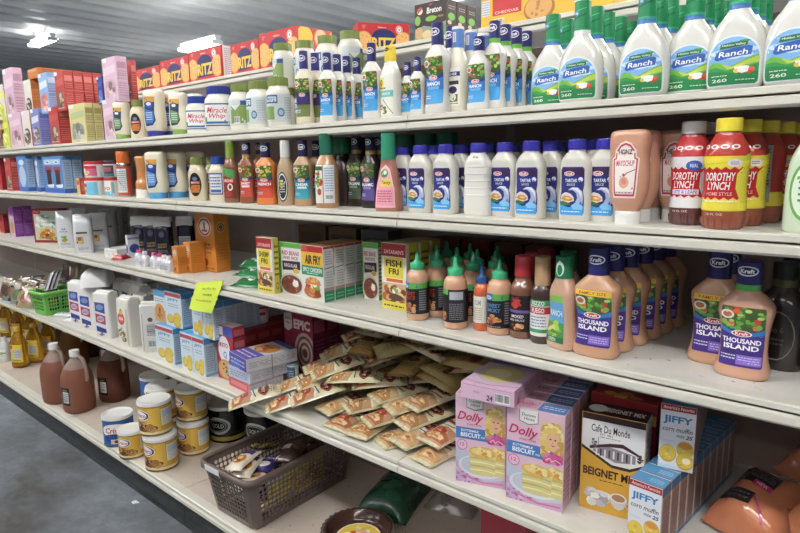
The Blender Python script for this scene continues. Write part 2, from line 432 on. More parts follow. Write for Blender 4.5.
A_th = lambda top=None, box='#7d63c4', sub=None, seed=3: (lambda a: art_salad(a, '#4a2f8e', '#432a86', '#2c7fc4', ['THOUSAND', 'ISLAND'], sub, .60, seed=seed, box=box, top=top))
A_rn = lambda seed=5: (lambda a: art_salad(a, '#2a7cc8', '#3aa0e0', '#1f3f8c', ['RANCH'], '#5ab8ee', .60, seed=seed))
A_grn = lambda a: art_salad(a, '#3a2a6a', '#6d7c3a', '#2a2050', [], None, .62, ['#8aa83f', '#c9b46a', '#5b7f35'], 8)
A_cat = lambda a: art_salad(a, '#b5352a', '#c5432f', '#233a86', ['SWEET'], '#f0e6d8', .60, ['#c8382a', '#e0a03a', '#5b8f3a'], 4)
A_fr = lambda a: art_salad(a, '#c23a2c', '#d24a30', '#27408c', ['FRENCH'], None, .60, ['#e0b03a', '#d8d05a', '#4f8f3a'], 6)
A_teal = lambda a: art_salad(a, '#2b86a0', '#2f98ac', '#22306a', ['CAESAR'], '#d5e6ea', .60, ['#7a9a4a', '#c9b46a', '#3b5f35'], 7)
A_bal = lambda a: art_salad(a, '#3f4f35', '#50604a', '#22306a', ['ITALIAN'], '#8a9a80', .60, ['#7a9a4a', '#a9b46a', '#3b5f35'], 9)
A_pur = lambda a: art_salad(a, '#4a3a80', '#5b4a90', '#22306a', ['BALSAMIC'], '#8a80b0', .60, ['#7a9a4a', '#a9546a', '#3b5f35'], 10)
TH = '#cb9873'
T_FAM = kraft(.196, .083, TH, A_th(('#f2c12e', 'FAMILY SIZE', '#a3271f')))
T_FF = kraft(.188, .080, '#d09c80', A_th(None, '#8a70cc', '#3a2a74'), band='#4fae4a')
T_KR = kraft(.182, .058, W0, A_rn()); T_KRM = kraft(.168, .047, W0, A_rn(6)); T_KRS = kraft(.140, .050, W0, A_rn(7)); T_KRT = kraft(.122, .036, W0, A_rn(9))
T_KRF = kraft(.140, .050, W0, A_rn(8), band='#e9e4e2')
T_KRG = kraft(.168, .050, W0, A_rn(11), band='#6fbb3a')
T_KRI = kraft(.182, .050, '#d8cbb0', A_grn, capc='#35307e')
T_KCAT = kraft(.168, .050, '#8a4a2c', A_cat, band='#b98f2e', capc='#23224e')
T_KFR = kraft(.166, .060, '#e07a1e', A_fr, capc='#23224e')
T_KTE = kraft(.166, .054, '#b08a62', A_teal, capc='#23224e')
T_KDK = kraft(.172, .056, '#2c1c16', A_bal, band='#a5853a', capc='#23224e'); T_KDP = kraft(.168, .052, '#241616', A_pur, band='#a5853a', capc='#23224e')

# --- yellow cap dressing, blue/white sleeved dressing, white sleeve dressing
def A_farm(a):
    a.rect(0, 0, 1, 1, '#e9e8dc'); a.rect(0, .62, .36, .92, '#f3cf2e'); a.ell(.18, .80, .09, .07, '#3a3320'); a.rect(.165, .66, .195, .8, '#3a3320')
    a.rect(0, .44, 1, .60, '#63bfb8'); a.text('RANCH', .5, .52, .6, .07, '#eef7f4', .1); a.lines(.0, .62, .5, .7, 1, '#555548', 2)
    a.poly([(0, 0), (1, 0), (.1, .44), (0, .44)], '#dfe3da'); a.blobs(.28, .14, .28, .13, 22, ['#5a8f3a', '#c0522e', '#e3d9b8', '#7a5a35'], 4, .07); a.line([(.3, .38), (.98, .02)], .04, '#3f8f5a')
yc = Art(.016, .028, 0, .127); yc.poly([(.5, .62), (.95, .80), (.5, .98), (.05, .80)], '#2c2a20'); yc.text('FARM', .5, .8, .5, .07, '#f3d23a'); yc.line([(-.3, .8), (1.3, .8)], .04, '#8a7a20')
_p = scaled([(0, .46), (.02, .5), (.55, .5), (.62, .48), (.70, .38, .7), (.76, .28, .9), (.79, .26, 1, 2), (.81, .26, 1, 2)], .048, .158, .75, 3)
_a = Art(.040, .088, 0, .008); A_farm(_a)
T_YEL = Tpl('dressing_bottle', bodym(_p, '#e6e3d6'), 'dressing bottle', [('cap', bandcap([(.124, None), (.158, '#f2d21e')], .0132, .0128, 'satin', yc), 'yellow cap', ()), ('label', labelm(_p, _a), None, ())])
def A_mar(a):
    a.rect(0, 0, 1, 1, '#efece2'); a.ell(.5, .72, .36, .16, '#e4e0d2'); a.rect(0, .78, 1, .90, '#2a2f7a'); a.rect(.1, .56, .9, .66, '#3a3530'); a.text('CHEF', .5, .84, .6, .07, '#ffffff'); a.ell(.5, .42, .3, .1, '#35306a')
    a.rect(.15, .1, .85, .3, '#4d6a3a'); a.ell(.5, .22, .25, .1, '#e8e4d4'); a.lines(.1, .02, .9, .09, 1, '#777', 2)
kc = Art(.012, .030, 0, .134); kc.rect(.2, .3, .8, .95, '#e9e6d5'); kc.text('KEN', .5, .62, .22, .5, '#3a5aa0', 0, .02)
_p = scaled([(0, .46), (.02, .5), (.3, .47), (.5, .5), (.6, .46), (.68, .34, .8), (.74, .26, 1, 2), (.78, .25, 1, 2)], .050, .174, .8, 2.4)
_a = Art(.034, .075, 0, .016); A_mar(_a)
T_KEN = Tpl('dressing_bottle', bodym(_p, '#e6e0cc'), 'dressing bottle', [('cap', bandcap([(.130, None), (.168, '#5c86cc'), (.174, '#eeeeea')], .0128, .0126, 'satin', kc), 'blue shrink band over a white cap', ()), ('label', labelm(_p, _a), None, ())])

# --- squeeze tartar sauce
TP = scaled([(0, .45), (.02, .495), (.30, .5), (.42, .48), (.52, .47), (.60, .485), (.68, .475), (.75, .42, .7), (.815, .32, .8), (.85, .25, 1, 2), (.875, .24, 1, 2)], .060, .142, .6, 2.8)
def A_tar(a):
    o = [(.06, 0), (.94, 0), (1, .05), (1, .36), (.95, .5), (.98, .62), (.98, .94), (.92, 1), (.08, 1), (.02, .94), (.02, .62), (.05, .5), (0, .36), (0, .05)]
    a.poly(o, '#232a78'); a.clip = [(0, 0), (1, 0), (1, 1), (0, 1)]
    a.rect(.03, .83, .97, .97, '#3a1d4e'); pill(a, .38, .86, .44, .10)
    a.text('TARTAR', .46, .72, .5, .07, '#f0f2ff', 0, .02); a.text('SAUCE', .46, .635, .34, .05, '#d5dcf5')
    a.ell(.84, .74, .09, .05, '#e7e4ec'); a.ell(.80, .70, .07, .03, '#232a78')
    a.poly([(.34, .52), (.52, .58), (.74, .58), (.92, .50), (.97, .36), (.94, .22), (.7, .18), (.5, .2), (.66, .26), (.74, .36), (.70, .46), (.56, .52)], '#a9b6d8'); a.poly([(.40, .535), (.56, .575), (.76, .565), (.9, .47), (.9, .36), (.82, .46), (.68, .52), (.54, .545)], '#e6e6ee'); a.poly([(.78, .2), (.88, .3), (.93, .24), (.9, .19)], '#4a6ac0')
    a.poly([(.02, .3), (.06, .42), (.25, .48), (.46, .45), (.6, .38), (.62, .30), (.4, .26), (.1, .26)], '#d9d4cf'); a.poly([(.04, .34), (.2, .41), (.42, .40), (.58, .34), (.5, .29), (.2, .30)], '#cf8a3a'); a.poly([(.2, .36), (.36, .385), (.5, .35), (.36, .325)], '#ecbb6a'); a.poly([(.02, .22), (.1, .3), (.34, .27), (.5, .22), (.2, .2)], '#3f7a3a')
    a.poly([(.02, .04), (.1, 0), (.9, 0), (.98, .04), (.98, .2), (.7, .22), (.4, .16), (.02, .22)], '#39a0e6'); a.poly([(.5, .2), (.75, .26), (.95, .2), (.95, .12), (.6, .12)], '#7cc6f2'); a.lines(.1, .05, .85, .1, 1, '#e4f2fc', 3)
    a.clip = None
_a = Art(.045, .084, 0, .010); A_tar(_a)
_tb = bodym(TP, '#d8d5ca'); _tcap = capm(.1235, .142, .0162, .0150, '#3b38a8', 'gloss', 24, bev=.003)
T_TAR = Tpl('sauce_bottle', _tb, 'sauce bottle', [('cap', _tcap, 'ribbed violet blue cap', ()), ('label', labelm(TP, _a), None, ())])
mb = MB(); TP.body(mb, '#e6e4dc')
for zz in (.04, .054, .068, .082, .096):
    _q = Prof([(zz - .0016, *[q + .0001 for q in TP.at(zz)[:2]], 2.8), (zz, TP.at(zz)[0] + .0011, TP.at(zz)[1] + .0011, 2.8), (zz + .0016, *[q + .0001 for q in TP.at(zz)[:2]], 2.8)]); _q.body(mb, '#dddbd3', 'bottle', 40, 2, False, False)
_a = Art(.012, .004, .004, .112); _a.text('09 26', .5, .5, 1, 1, '#333333', 0, .03); decal(mb, _a, TP.surf, .004, None, 'satin')
T_TARB = Tpl('sauce_bottle', mb.mesh('b'), 'sauce bottle', [('cap', _tcap, 'ribbed violet blue cap', ())])

# --- upside-down squeeze bottle, pinkish sauce
HP = Prof([(z * .98, x * .9, y * .95, n) for z, x, y, n in [(.020, .019, .016, 2.6), (.026, .024, .018, 2.6), (.040, .030, .021, 2.8), (.060, .0345, .022, 2.8), (.085, .0355, .022, 2.8), (.105, .034, .0215, 2.8), (.118, .0335, .021, 3), (.132, .0355, .022, 3), (.148, .0345, .021, 3.2), (.154, .031, .018, 3), (.156, .024, .012, 2.6)]])
def A_mch(a):
    o = [(.10, 0), (.90, 0), (.94, .12), (.98, .5), (1, .70), (.9, .72), (.88, .84), (.70, .96), (.5, 1), (.30, .96), (.12, .84), (.10, .72), (0, .70), (.02, .5), (.06, .12)]
    a.poly([(.5 + (x - .5) * 1.12, .5 + (y - .5) * 1.07) for x, y in o], '#f0dcd4'); a.poly(o, '#bb3a52'); a.poly([(.5 + (x - .5) * .88, .5 + (y - .5) * .92) for x, y in o], '#f4ece6')
    a.text('HEINZ', .5, .83, .56, .09, '#332a2c', 0, .03); a.text('MAYOCHUP', .5, .62, .74, .11, '#c23a55', .15, .02); a.ell(.48, .26, .2, .11, '#e5a88e'); a.ell(.48, .28, .11, .06, '#d98a72'); a.line([(.48, .38), (.6, .44), (.9, .5)], .035, '#8f2f45'); a.ell(.46, .40, .05, .03, '#cf4a3a'); a.lines(.16, .03, .84, .11, 1, '#a58f92', 3)
_a = Art(.040, .086, 0, .046); A_mch(_a)
T_MCH = Tpl('sauce_bottle', bodym(HP, '#d2997b'), 'sauce bottle', [('cap', capm(0, .0210, .0205, .0205, '#e9e9e6', 'gloss'), 'white cap the bottle stands on', ()), ('label', labelm(HP, _a), None, ())])

# --- red and yellow sleeved dressing bottle
DP = Prof([(z * .97, x * .93, y * .93, n) for z, x, y, n in [(0, .026, .026, 2), (.003, .029, .029, 2), (.012, .0315, .0315, 2), (.028, .0322, .0322, 2), (.045, .0312, .0312, 2), (.065, .0300, .0300, 2), (.085, .0310, .0310, 2), (.100, .0325, .0325, 2), (.112, .0325, .0325, 2), (.124, .0295, .0295, 2), (.136, .0235, .0235, 2), (.145, .0185, .0185, 2), (.150, .0175, .0175, 2)]])
def T_dl(lite):
    A, B = ('#e6e6ea', '#d9dade') if lite else ('#efdf22', '#e6d11e')
    a = Art(.058, .107, 0, .029)
    a.rect(-.5, .0, 1.5, .14, A); a.rect(-.5, .62, 1.5, .74, A)
    wav = [(-.5 + .1 * i, .155 + (.022 if i % 2 else -.012)) for i in range(21)]
    a.poly(wav + [(1.5, .56), (-.5, .56)], '#c32026'); wv = [(-.5 + .1 * i, .57 + (.025 if i % 2 else -.015)) for i in range(21)]
    a.poly([(-.5, .5)] + [(1.5, .5)] + wv[::-1], '#c32026'); a.poly([(-.5, .62), (.6, .66), (1.5, .82), (1.5, .70), (-.5, .58)], A if lite else '#d6d422')
    a.poly([(1.0, .1), (1.5, .1), (1.5, .64), (1.08, .62), (.86, .5), (.84, .3)], A if lite else '#e2d326')
    a.text('DOROTHY', .46, .46, .74, .115, '#f6f2f0', .2, .02); a.text('LYNCH', .44, .335, .56, .11, '#f6f2f0', .2, .02)
    if lite: a.rect(.12, .19, .84, .265, '#dfe2ee'); a.text('LITE & LEAN', .48, .228, .6, .05, '#5a66b0'); a.ell(.70, .61, .2, .075, '#3a62c0'); a.text('REAL', .70, .61, .2, .05, '#e8eefc')
    else: a.text('HOME STYLE', .46, .225, .62, .05, '#e8b0a8'); a.ell(.80, .645, .17, .055, '#e9e0e2'); a.lines(.70, .62, .9, .67, 2, '#8a5a6a', 2)
    a.lines(.1, .10, .9, .15, 1, '#f4eaea', 5)
    for u in (.06, .30, .54, .78): a.ell(u, .865, .10, .032, '#e8dcd8', 10); a.ell(u, .865, .06, .016, '#b5423a', 8)
    a.text('16 FL OZ', .4, -.055, .4, .03, '#e0cfc8', 0, .02)
    top = '#b8352a' if not lite else '#b93238'
    mb = MB(); DP.body(mb, lambda z: '#9a4a2e' if not lite else '#5f2f2e', 'bottle', 40)
    for j in range(18):
        q = 2 * PI * j / 18; mb.tube([(math.cos(q) * r, math.sin(q) * r, z) for z, r in ((.0022, .0265), (.008, .0287), (.017, .0296))], .0016, '#8a4630' if not lite else '#6a3a36', 'bottle', 6)
    sl = labelm(DP, a, .005, .006, 'gloss', (.028, .141, lambda z: top if z > .105 else A))
    cap = bandcap([(.1440, None), (.148, A if not lite else '#dcdce0'), (.163, '#f0d81c' if not lite else '#e9e9ec')], .0180, .0178, 'gloss')
    return Tpl('dressing_bottle', mb.mesh('b'), 'dressing bottle', [('cap', cap, 'yellow screw cap' if not lite else 'white screw cap', ()), ('label', sl, None, ())])
T_DL, T_DLL = T_dl(False), T_dl(True)
mb = MB(); DP.body(mb, '#9a4a2e')
_a = Art(.05, .09, -.006, .034); _a.rect(0, 0, 1, 1, '#9a9a96'); _a.lines(.06, .3, .94, .96, 12, '#45454a', 3); _a.bars(.2, .03, .8, .26)
T_DLB = Tpl('dressing_bottle', mb.mesh('b'), 'dressing bottle', [('cap', bandcap([(.144, None), (.148, '#e6d11e'), (.163, '#f0d81c')], .0180, .0178, 'gloss'), 'yellow screw cap', ()), ('label', labelm(DP, _a, .005, .006, 'gloss', (.028, .141, lambda z: '#b8352a' if z > .108 else ('#e0cc24' if z < .05 else '#c02a26'))), 'sleeve turned to its printed facts panel', ())])

# --- pale green rimmed bottle
_p = scaled([(0, .44), (.02, .5), (.4, .5), (.6, .47), (.72, .40, .7), (.82, .28, .9), (.87, .22, 1, 2), (.88, .22, 1, 2)], .060, .150, .62, 2.6)
_a = Art(.046, .085, 0, .016); _a.ell(.5, .5, .5, .5, '#5fae4a', 24); _a.ell(.5, .5, .43, .44, '#e2efd8', 24); _a.lines(.25, .3, .75, .7, 4, '#4f8f45', 2)
T_GRN = Tpl('dressing_bottle', bodym(_p, '#cfe0c4'), 'dressing bottle', [('cap', capm(.130, .150, .014, .0135, '#5fae4a', 'gloss'), None, ()), ('label', labelm(_p, _a), None, ())])

# --- round sauce bottle with pointed nozzle
SP = Prof([(0, .021, .021, 2), (.003, .0245, .0245, 2), (.012, .0255, .0255, 2), (.088, .0255, .0255, 2), (.098, .0245, .0245, 2), (.108, .0205, .0205, 2), (.114, .015, .015, 2), (.118, .0145, .0145, 2)])
def nozzle(col, z0=.114, r=.0165, z1=.152):
    mb = MB(); n = 40; L = z1 - z0
    ring = lambda z, q, rid: [(math.cos(2 * PI * (j + .5) / n) * q * (.96 if rid and j % 2 else 1), math.sin(2 * PI * (j + .5) / n) * q * (.96 if rid and j % 2 else 1), z) for j in range(n)]
    mb.loft([ring(z0, r, 1), ring(z0 + L * .33, r * .98, 1), ring(z0 + L * .37, r * .9, 0), ring(z0 + L * .45, r * .5, 0), ring(z0 + L * .55, r * .34, 0), ring(z0 + L * .9, r * .24, 0), ring(z1, r * .16, 0)], col, 'gloss', True)
    return mb.mesh('cap')
def A_sec(a, c1, seed, words=('SECRET', 'SAUCE'), tc='#c43a30', top='#2f78b4'):
    a.rect(-.6, 0, 1.6, 1, '#1d1b1f'); a.poly([(-.6, .84), (.3, .80), (1.6, .84), (1.6, 1), (-.6, 1)], top); a.poly([(.45, .80), (1.6, .83), (1.6, 1), (.5, 1)], c1); a.ell(.2, .88, .22, .06, '#cfe3ee'); a.text('cane', .2, .885, .26, .05, '#2f78b4')
    for i, w in enumerate(words): a.text(w, .48, .66 - .14 * i, .78, .115, tc, .05, .015)
    a.blobs(.5, .22, .42, .14, 18, ['#b5673a', '#c98752', '#d9a070', '#8a4526'], seed, .12); a.lines(.1, .02, .9, .07, 1, '#c8c0b0', 2)
    a.rect(1.05, .1, 1.5, .8, '#3a3a40'); a.lines(1.08, .12, 1.48, .78, 9, '#9a9aa0', 3)
def T_sec(c1='#58b048', seed=3, words=('SECRET', 'SAUCE'), tc='#c8402f', rot=0, back=False):
    a = Art(.040, .070, rot, .016); A_sec(a, c1, seed, words, tc)
    if back: a = Art(.040, .070, .012, .016); a.rect(-.8, 0, 1.6, 1, '#1d1b1f'); a.poly([(-.8, .84), (.2, .84), (.2, 1), (-.8, 1)], '#58b048'); a.blobs(-.2, .2, .25, .14, 9, ['#b5673a', '#c98752', '#8a4526'], 4, .12); a.rect(.25, .04, 1.05, .98, '#2c2c34'); a.lines(.28, .08, 1.0, .6, 9, '#8f8f98', 3); a.rect(.3, .7, .98, .94, '#b9bcc6')
    return Tpl('sauce_bottle', bodym(SP, '#d6a27e'), 'sauce bottle', [('cap', nozzle('#37b07c'), 'green nozzle cap', ()), ('label', labelm(SP, a, kind='satin', sleeve=(.016, .086, '#1d1b1f')), None, ())])
T_SEC, T_SECB, T_SECG = T_sec(), T_sec(back=True), T_sec('#58b048', 9, ('SWEET', 'SMOKY'), '#5f93c8')
SP2 = Prof([(z * .88, r * .66, r * .66, 2) for z, r, _, _ in SP.p])
_a = Art(.026, .056, 0, .018); _a.rect(-.5, 0, 1.5, 1, '#e9e4d8'); _a.text('YUM', .5, .76, .6, .2, '#7a9ab8'); _a.lines(.1, .1, .9, .6, 6, '#b4a890', 3)
T_ORG = Tpl('sauce_bottle', bodym(SP2, '#d5602a'), 'sauce bottle', [('cap', nozzle('#2f5590', .100, .0115, .137), 'blue nozzle cap', ()), ('label', labelm(SP2, _a), None, ())])
BP = Prof([(0, .023, .023, 2), (.004, .0265, .0265, 2), (.06, .0265, .0265, 2), (.095, .0262, .0262, 2), (.104, .0245, .0245, 2), (.115, .018, .018, 2), (.122, .0160, .0160, 2), (.128, .0158, .0158, 2)])
_a = Art(.046, .072, 0, .016); _a.rect(-.3, 0, 1.3, 1, '#241d22'); _a.blobs(.45, .82, .3, .12, 10, ['#a83030', '#c24038', '#7a2226'], 3, .12); _a.text('HOT', .46, .82, .34, .13, '#d23a38', 0, .03); _a.rect(-.3, .52, 1.3, .60, '#6f5aa0'); _a.text('SMOKED', .46, .42, .6, .08, '#eceaf0', .2); _a.text('BBQ SAUCE', .46, .31, .7, .07, '#d8d2dc', .2); _a.blobs(.45, .13, .3, .07, 8, ['#c98752', '#e0b070', '#8a4526'], 6, .1); _a.rect(1.0, .1, 1.28, .9, '#5a545c'); _a.lines(1.02, .14, 1.26, .86, 10, '#b5b0b8', 3)
T_BBQ = Tpl('sauce_bottle', bodym(BP, '#7a4a34'), 'sauce bottle', [('cap', capm(.124, .164, .0180, .0172, '#c02f3a', 'satin'), 'tall red cap', ()), ('label', labelm(BP, _a, sleeve=(.016, .088, '#241d22')), None, ())])
GP = Prof([(z * 1.0, r * .80, r * .80, 2) for z, r, _, _ in BP.p])
_a = Art(.036, .070, 0, .016); _a.rect(-.3, 0, 1.3, 1, '#eceae6'); _a.rect(-.3, .84, 1.3, 1, '#3f9a68'); _a.text('RIZZO', .5, .92, .7, .11, '#e8f2ea', 0, .02); _a.rect(-.3, .62, 1.3, .82, '#b9343a'); _a.text('FUEGO', .5, .72, .7, .14, '#f4e8e4', 0, .03); _a.lines(.06, .24, .94, .58, 4, '#6d88b8', 3); _a.rect(-.3, .10, 1.3, .2, '#3f9a68')
T_GLD = Tpl('sauce_bottle', bodym(GP, '#3b2620'), 'sauce bottle', [('cap', bandcap([(.112, None), (.154, '#c09a72'), (.168, '#b8926a')], .0150, .0146, 'satin'), 'tan shrink capsule', ()), ('label', labelm(GP, _a), None, ())])
NP = scaled([(0, .42), (.02, .49), (.08, .5), (.2, .46), (.38, .40), (.50, .42), (.60, .43), (.68, .38), (.74, .28, .85), (.78, .24, 1, 2), (.80, .235, 1, 2)], .066, .172, .66, 2.6)
_a = Art(.046, .088, 0, .014); _a.poly([(.02, 0), (.98, 0), (.9, .5), (.82, 1), (.16, 1), (.1, .5)], '#3f8f4a'); _a.clip = [(.02, 0), (.98, 0), (.9, .5), (.82, 1), (.16, 1), (.1, .5)]; _a.rect(0, .42, 1, .86, '#5aa0d8'); _a.text('RANCH', .5, .62, .62, .13, '#eaf4fa', 0, .02); _a.rect(0, .86, 1, 1, '#7fc04a'); _a.blobs(.45, .26, .36, .16, 24, ['#6fae3a', '#a3c84a', '#4f8a2f', '#d8d87a'], 5, .12); _a.rect(0, 0, 1, .12, '#2f6f4a'); _a.text('GREEN', .4, .06, .4, .08, '#d8ead8'); _a.clip = None
_c = Art(.020, .028, .004, .138); _c.ell(.5, .5, .42, .5, '#e4eee6', 16); _c.ell(.5, .42, .26, .36, '#1f7d55', 16); _c.poly([(.2, .6), (.5, 1.1), (.62, .9)], '#e4eee6')
T_NEW = Tpl('dressing_bottle', bodym(NP, '#cfa488'), 'dressing bottle', [('cap', bandcap([(.134, None), (.174, '#1f7d55')], .0165, .016, 'satin', _c), 'green cap', ()), ('label', labelm(NP, _a), None, ())])
# dark vinegar-like bottles on the right
WP = scaled([(0, .44), (.02, .49), (.45, .5), (.6, .47), (.70, .36, .9), (.78, .22, 1, 2), (.80, .21, 1, 2)], .078, .176, .8, 2.2)
_a = Art(.058, .086, 0, .016); _a.ring(.5, .5, .48, .48, .03, '#8f8a80'); _a.text('No 6', .5, .62, .4, .12, '#6a655c'); _a.lines(.28, .3, .72, .48, 2, '#6a655c', 3)
T_DRK = Tpl('sauce_bottle', bodym(WP, '#21130f'), 'sauce bottle', [('cap', bandcap([(.138, None), (.150, '#5a5a34'), (.178, '#232420')], .0185, .018, 'satin'), None, ()), ('label', labelm(WP, _a), None, ())])

# --- dressings on the second shelf
def T_tall(name, h, w, col, capb, art, lw, lz, r, cr=.26, dr=.8, kind='bottle', capr=None, rel=None, plabel=None):
    p = scaled(rel or [(0, .46), (.02, .5), (.45, .5), (.55, .47), (.64, .38, .9), (.72, .28, 1, 2), (.78, cr, 1, 2)], w, h, dr, 2.5)
    a = Art(w * lw, h * (lz[1] - lz[0]), 0, h * lz[0]); art(a)
    q = capr or w * (cr + .015)
    return Tpl(name, bodym(p, col, kind), 'dressing bottle', [('cap', bandcap([(h * z, c) for z, c in capb], q, q * .97, 'satin'), plabel, ()), ('label', labelm(p, a), None, ())])
def A_wish(a):
    a.rect(0, 0, 1, 1, '#7a3526'); a.poly([(0, .74), (1, .62), (1, .9), (0, 1)], '#3f9a4a'); a.rect(0, .5, 1, .64, '#c33a2c'); a.text('BONE', .5, .57, .7, .09, '#f4eeee'); a.ring(.6, .36, .22, .12, .1, '#e8e0d8'); a.ell(.4, .14, .3, .1, '#a83a3a')
T_WISH = T_tall('dressing_bottle', .173, .046, '#8d5a3a', [(.74, None), (1, '#7d9a38')], A_wish, .8, (.08, .58), 0, plabel='olive green cap')
def A_oval(a):
    a.ell(.5, .5, .5, .5, '#20202a', 24); a.ell(.5, .5, .44, .45, '#e0e0dc', 24); a.ell(.5, .5, .38, .40, '#2a3440', 24); a.blobs(.5, .62, .26, .14, 14, ['#8aa04a', '#c9b46a', '#d8c8a0'], 3, .1); a.lines(.25, .3, .75, .46, 2, '#d8d8d0', 2)
T_OVAL = T_tall('dressing_bottle', .168, .048, '#b79a78', [(.74, None), (1, '#dcdcda')], A_oval, .66, (.06, .52), 0, plabel='white sleeved cap')
def A_ital(a):
    a.rect(-.06, 0, .44, 1, '#e6e8dc'); a.blobs(.2, .66, .2, .22, 16, ['#5f8f3a', '#86b04a', '#b9433a'], 3, .09); a.ell(.24, .30, .13, .09, '#c23a34'); a.ell(.38, .56, .09, .06, '#c23a34'); a.rect(-.06, .86, .44, .97, '#1f4f3a')
    a.rect(.50, .0, 1.10, 1, '#e9ebf0'); a.lines(.56, .3, 1.05, .95, 10, '#8aa0c8', 3); a.bars(.62, .1, 1.0, .22)
T_ITAL = T_tall('dressing_bottle', .178, .056, '#b98a5c', [(.70, None), (1, '#1f6a52')], A_ital, .80, (.07, .58), 0, cr=.27, kind='bottle', dr=.95, plabel='tall dark green cap')
T_DKG = T_tall('dressing_bottle', .172, .066, '#2a1612', [(.76, None), (1, '#1d6a4a')], lambda a: (a.rect(0, 0, 1, 1, '#2f2018'), a.lines(.2, .3, .8, .7, 3, '#6a5a48', 3)), .7, (.1, .5), 0, capr=.0255, plabel='wide green cap')
def A_pnk(a):
    o = [(.0, 0), (1, 0), (.94, .45), (.7, .9), (.5, 1), (.3, .9), (.06, .45)]
    a.poly(o, '#f0b8c4'); a.poly([(.5 + (x - .5) * .86, .46 + (y - .46) * .9) for x, y in o], '#eea0b2'); a.ell(.46, .80, .18, .1, '#3f8f4a'); a.ell(.5, .82, .08, .05, '#d8ead0'); a.poly([(.3, .5), (.86, .5), (.8, .66), (.36, .66)], '#e6cf3a'); a.text('Tasty', .56, .58, .44, .1, '#3a3020', .2); a.lines(.14, .12, .86, .42, 5, '#c8586e', 3)
PKREL = [(0, .46), (.03, .5), (.12, .49), (.3, .44), (.5, .34), (.62, .27), (.70, .25, 1, 2), (.72, .25, 1, 2)]
T_PNK = T_tall('dressing_bottle', .170, .064, '#b0705e', [(.66, None), (1, '#2a8f6c')], A_pnk, .82, (.05, .60), 0, capr=.0165, rel=PKREL, plabel='blue green cap')
# small mayo bottles
def A_sm(a, c1='#1f1a18', c2='#c9762c'):
    a.ell(.5, .5, .5, .5, c1, 20); a.rect(.12, .16, .88, .48, c2); a.rect(.1, .52, .9, .64, '#b9322a'); a.text('MAYO', .5, .58, .6, .08, '#f0e8e0'); a.ell(.5, .74, .2, .08, '#5a86b8')
_p = scaled([(0, .45), (.03, .5), (.4, .49), (.55, .5), (.68, .45, .8), (.78, .34, .9), (.82, .30, 1, 2), (.84, .3, 1, 2)], .058, .133, .72, 2.6)
_a = Art(.040, .072, 0, .014); A_sm(_a)
T_SMY = Tpl('mayonnaise_bottle', bodym(_p, '#e0d3b4'), 'mayonnaise bottle', [('cap', capm(.110, .133, .019, .0185, '#7c8a48', 'gloss', 24), 'olive green cap', ()), ('label', labelm(_p, _a), None, ())])
_a = Art(.044, .064, 0, .02); _a.rect(0, 0, 1, 1, '#2c4f94'); _a.rect(.06, .06, .94, .94, '#e4e6e8'); _a.lines(.12, .3, .88, .86, 4, '#3a5a9a', 3); _a.rect(.12, .1, .88, .24, '#3a68b0')
T_SMB = Tpl('mayonnaise_bottle', bodym(_p, '#e4dac0'), 'mayonnaise bottle', [('cap', capm(.110, .133, .019, .0185, '#2c4fa8', 'gloss', 24), 'blue cap', ()), ('label', labelm(_p, _a), None, ())])
# upside-down cream squeeze bottle
QP = Prof([(.018, .028, .020, 2.8), (.024, .032, .023, 2.8), (.045, .0365, .026, 2.8), (.075, .036, .026, 2.8), (.10, .0335, .025, 2.8), (.125, .0345, .026, 2.8), (.145, .0345, .025, 3), (.152, .0315, .021, 3), (.155, .024, .014, 2.6)])
def A_squ(a, blue='#2b56a8', mid='#4f8fd0'):
    o = [(.1, 0), (.7, .04), (.95, .2), (.86, .45), (.9, .7), (.98, 1), (.04, 1), (.0, .3)]
    a.poly(o, '#24356e'); a.poly([(.06, .82), (.95, .82), (.98, 1), (.05, 1)], '#e0a53a'); a.ell(.45, .74, .34, .12, blue); a.ell(.45, .76, .2, .06, '#e8eef6'); a.poly([(.1, .1), (.66, .1), (.85, .24), (.78, .5), (.1, .6)], mid); a.lines(.16, .2, .7, .5, 4, '#d4e4f4', 3)
def T_squ(capc, blue, mid, sc=1.0, cl='light blue'):
    q = Prof([(z * sc, a * sc, b * sc, n) for z, a, b, n in QP.p]); a = Art(.044 * sc, .096 * sc, -.004, .034 * sc); A_squ(a, blue, mid)
    return Tpl('mayonnaise_bottle', bodym(q, '#ece4cb'), 'mayonnaise bottle', [('cap', capm(0, .020 * sc, .029 * sc, .029 * sc, capc, 'gloss'), cl + ' cap the bottle stands on', ()), ('label', labelm(q, a), None, ())])
T_SQB = T_squ('#54a4dc', '#2b56a8', '#5f9ad4'); T_SQN = T_squ('#3a3f98', '#2b56a8', '#3f74b8', cl='violet blue'); T_SQG = T_squ('#7fa548', '#3a4a3a', '#6f9a4a', .86, 'green')
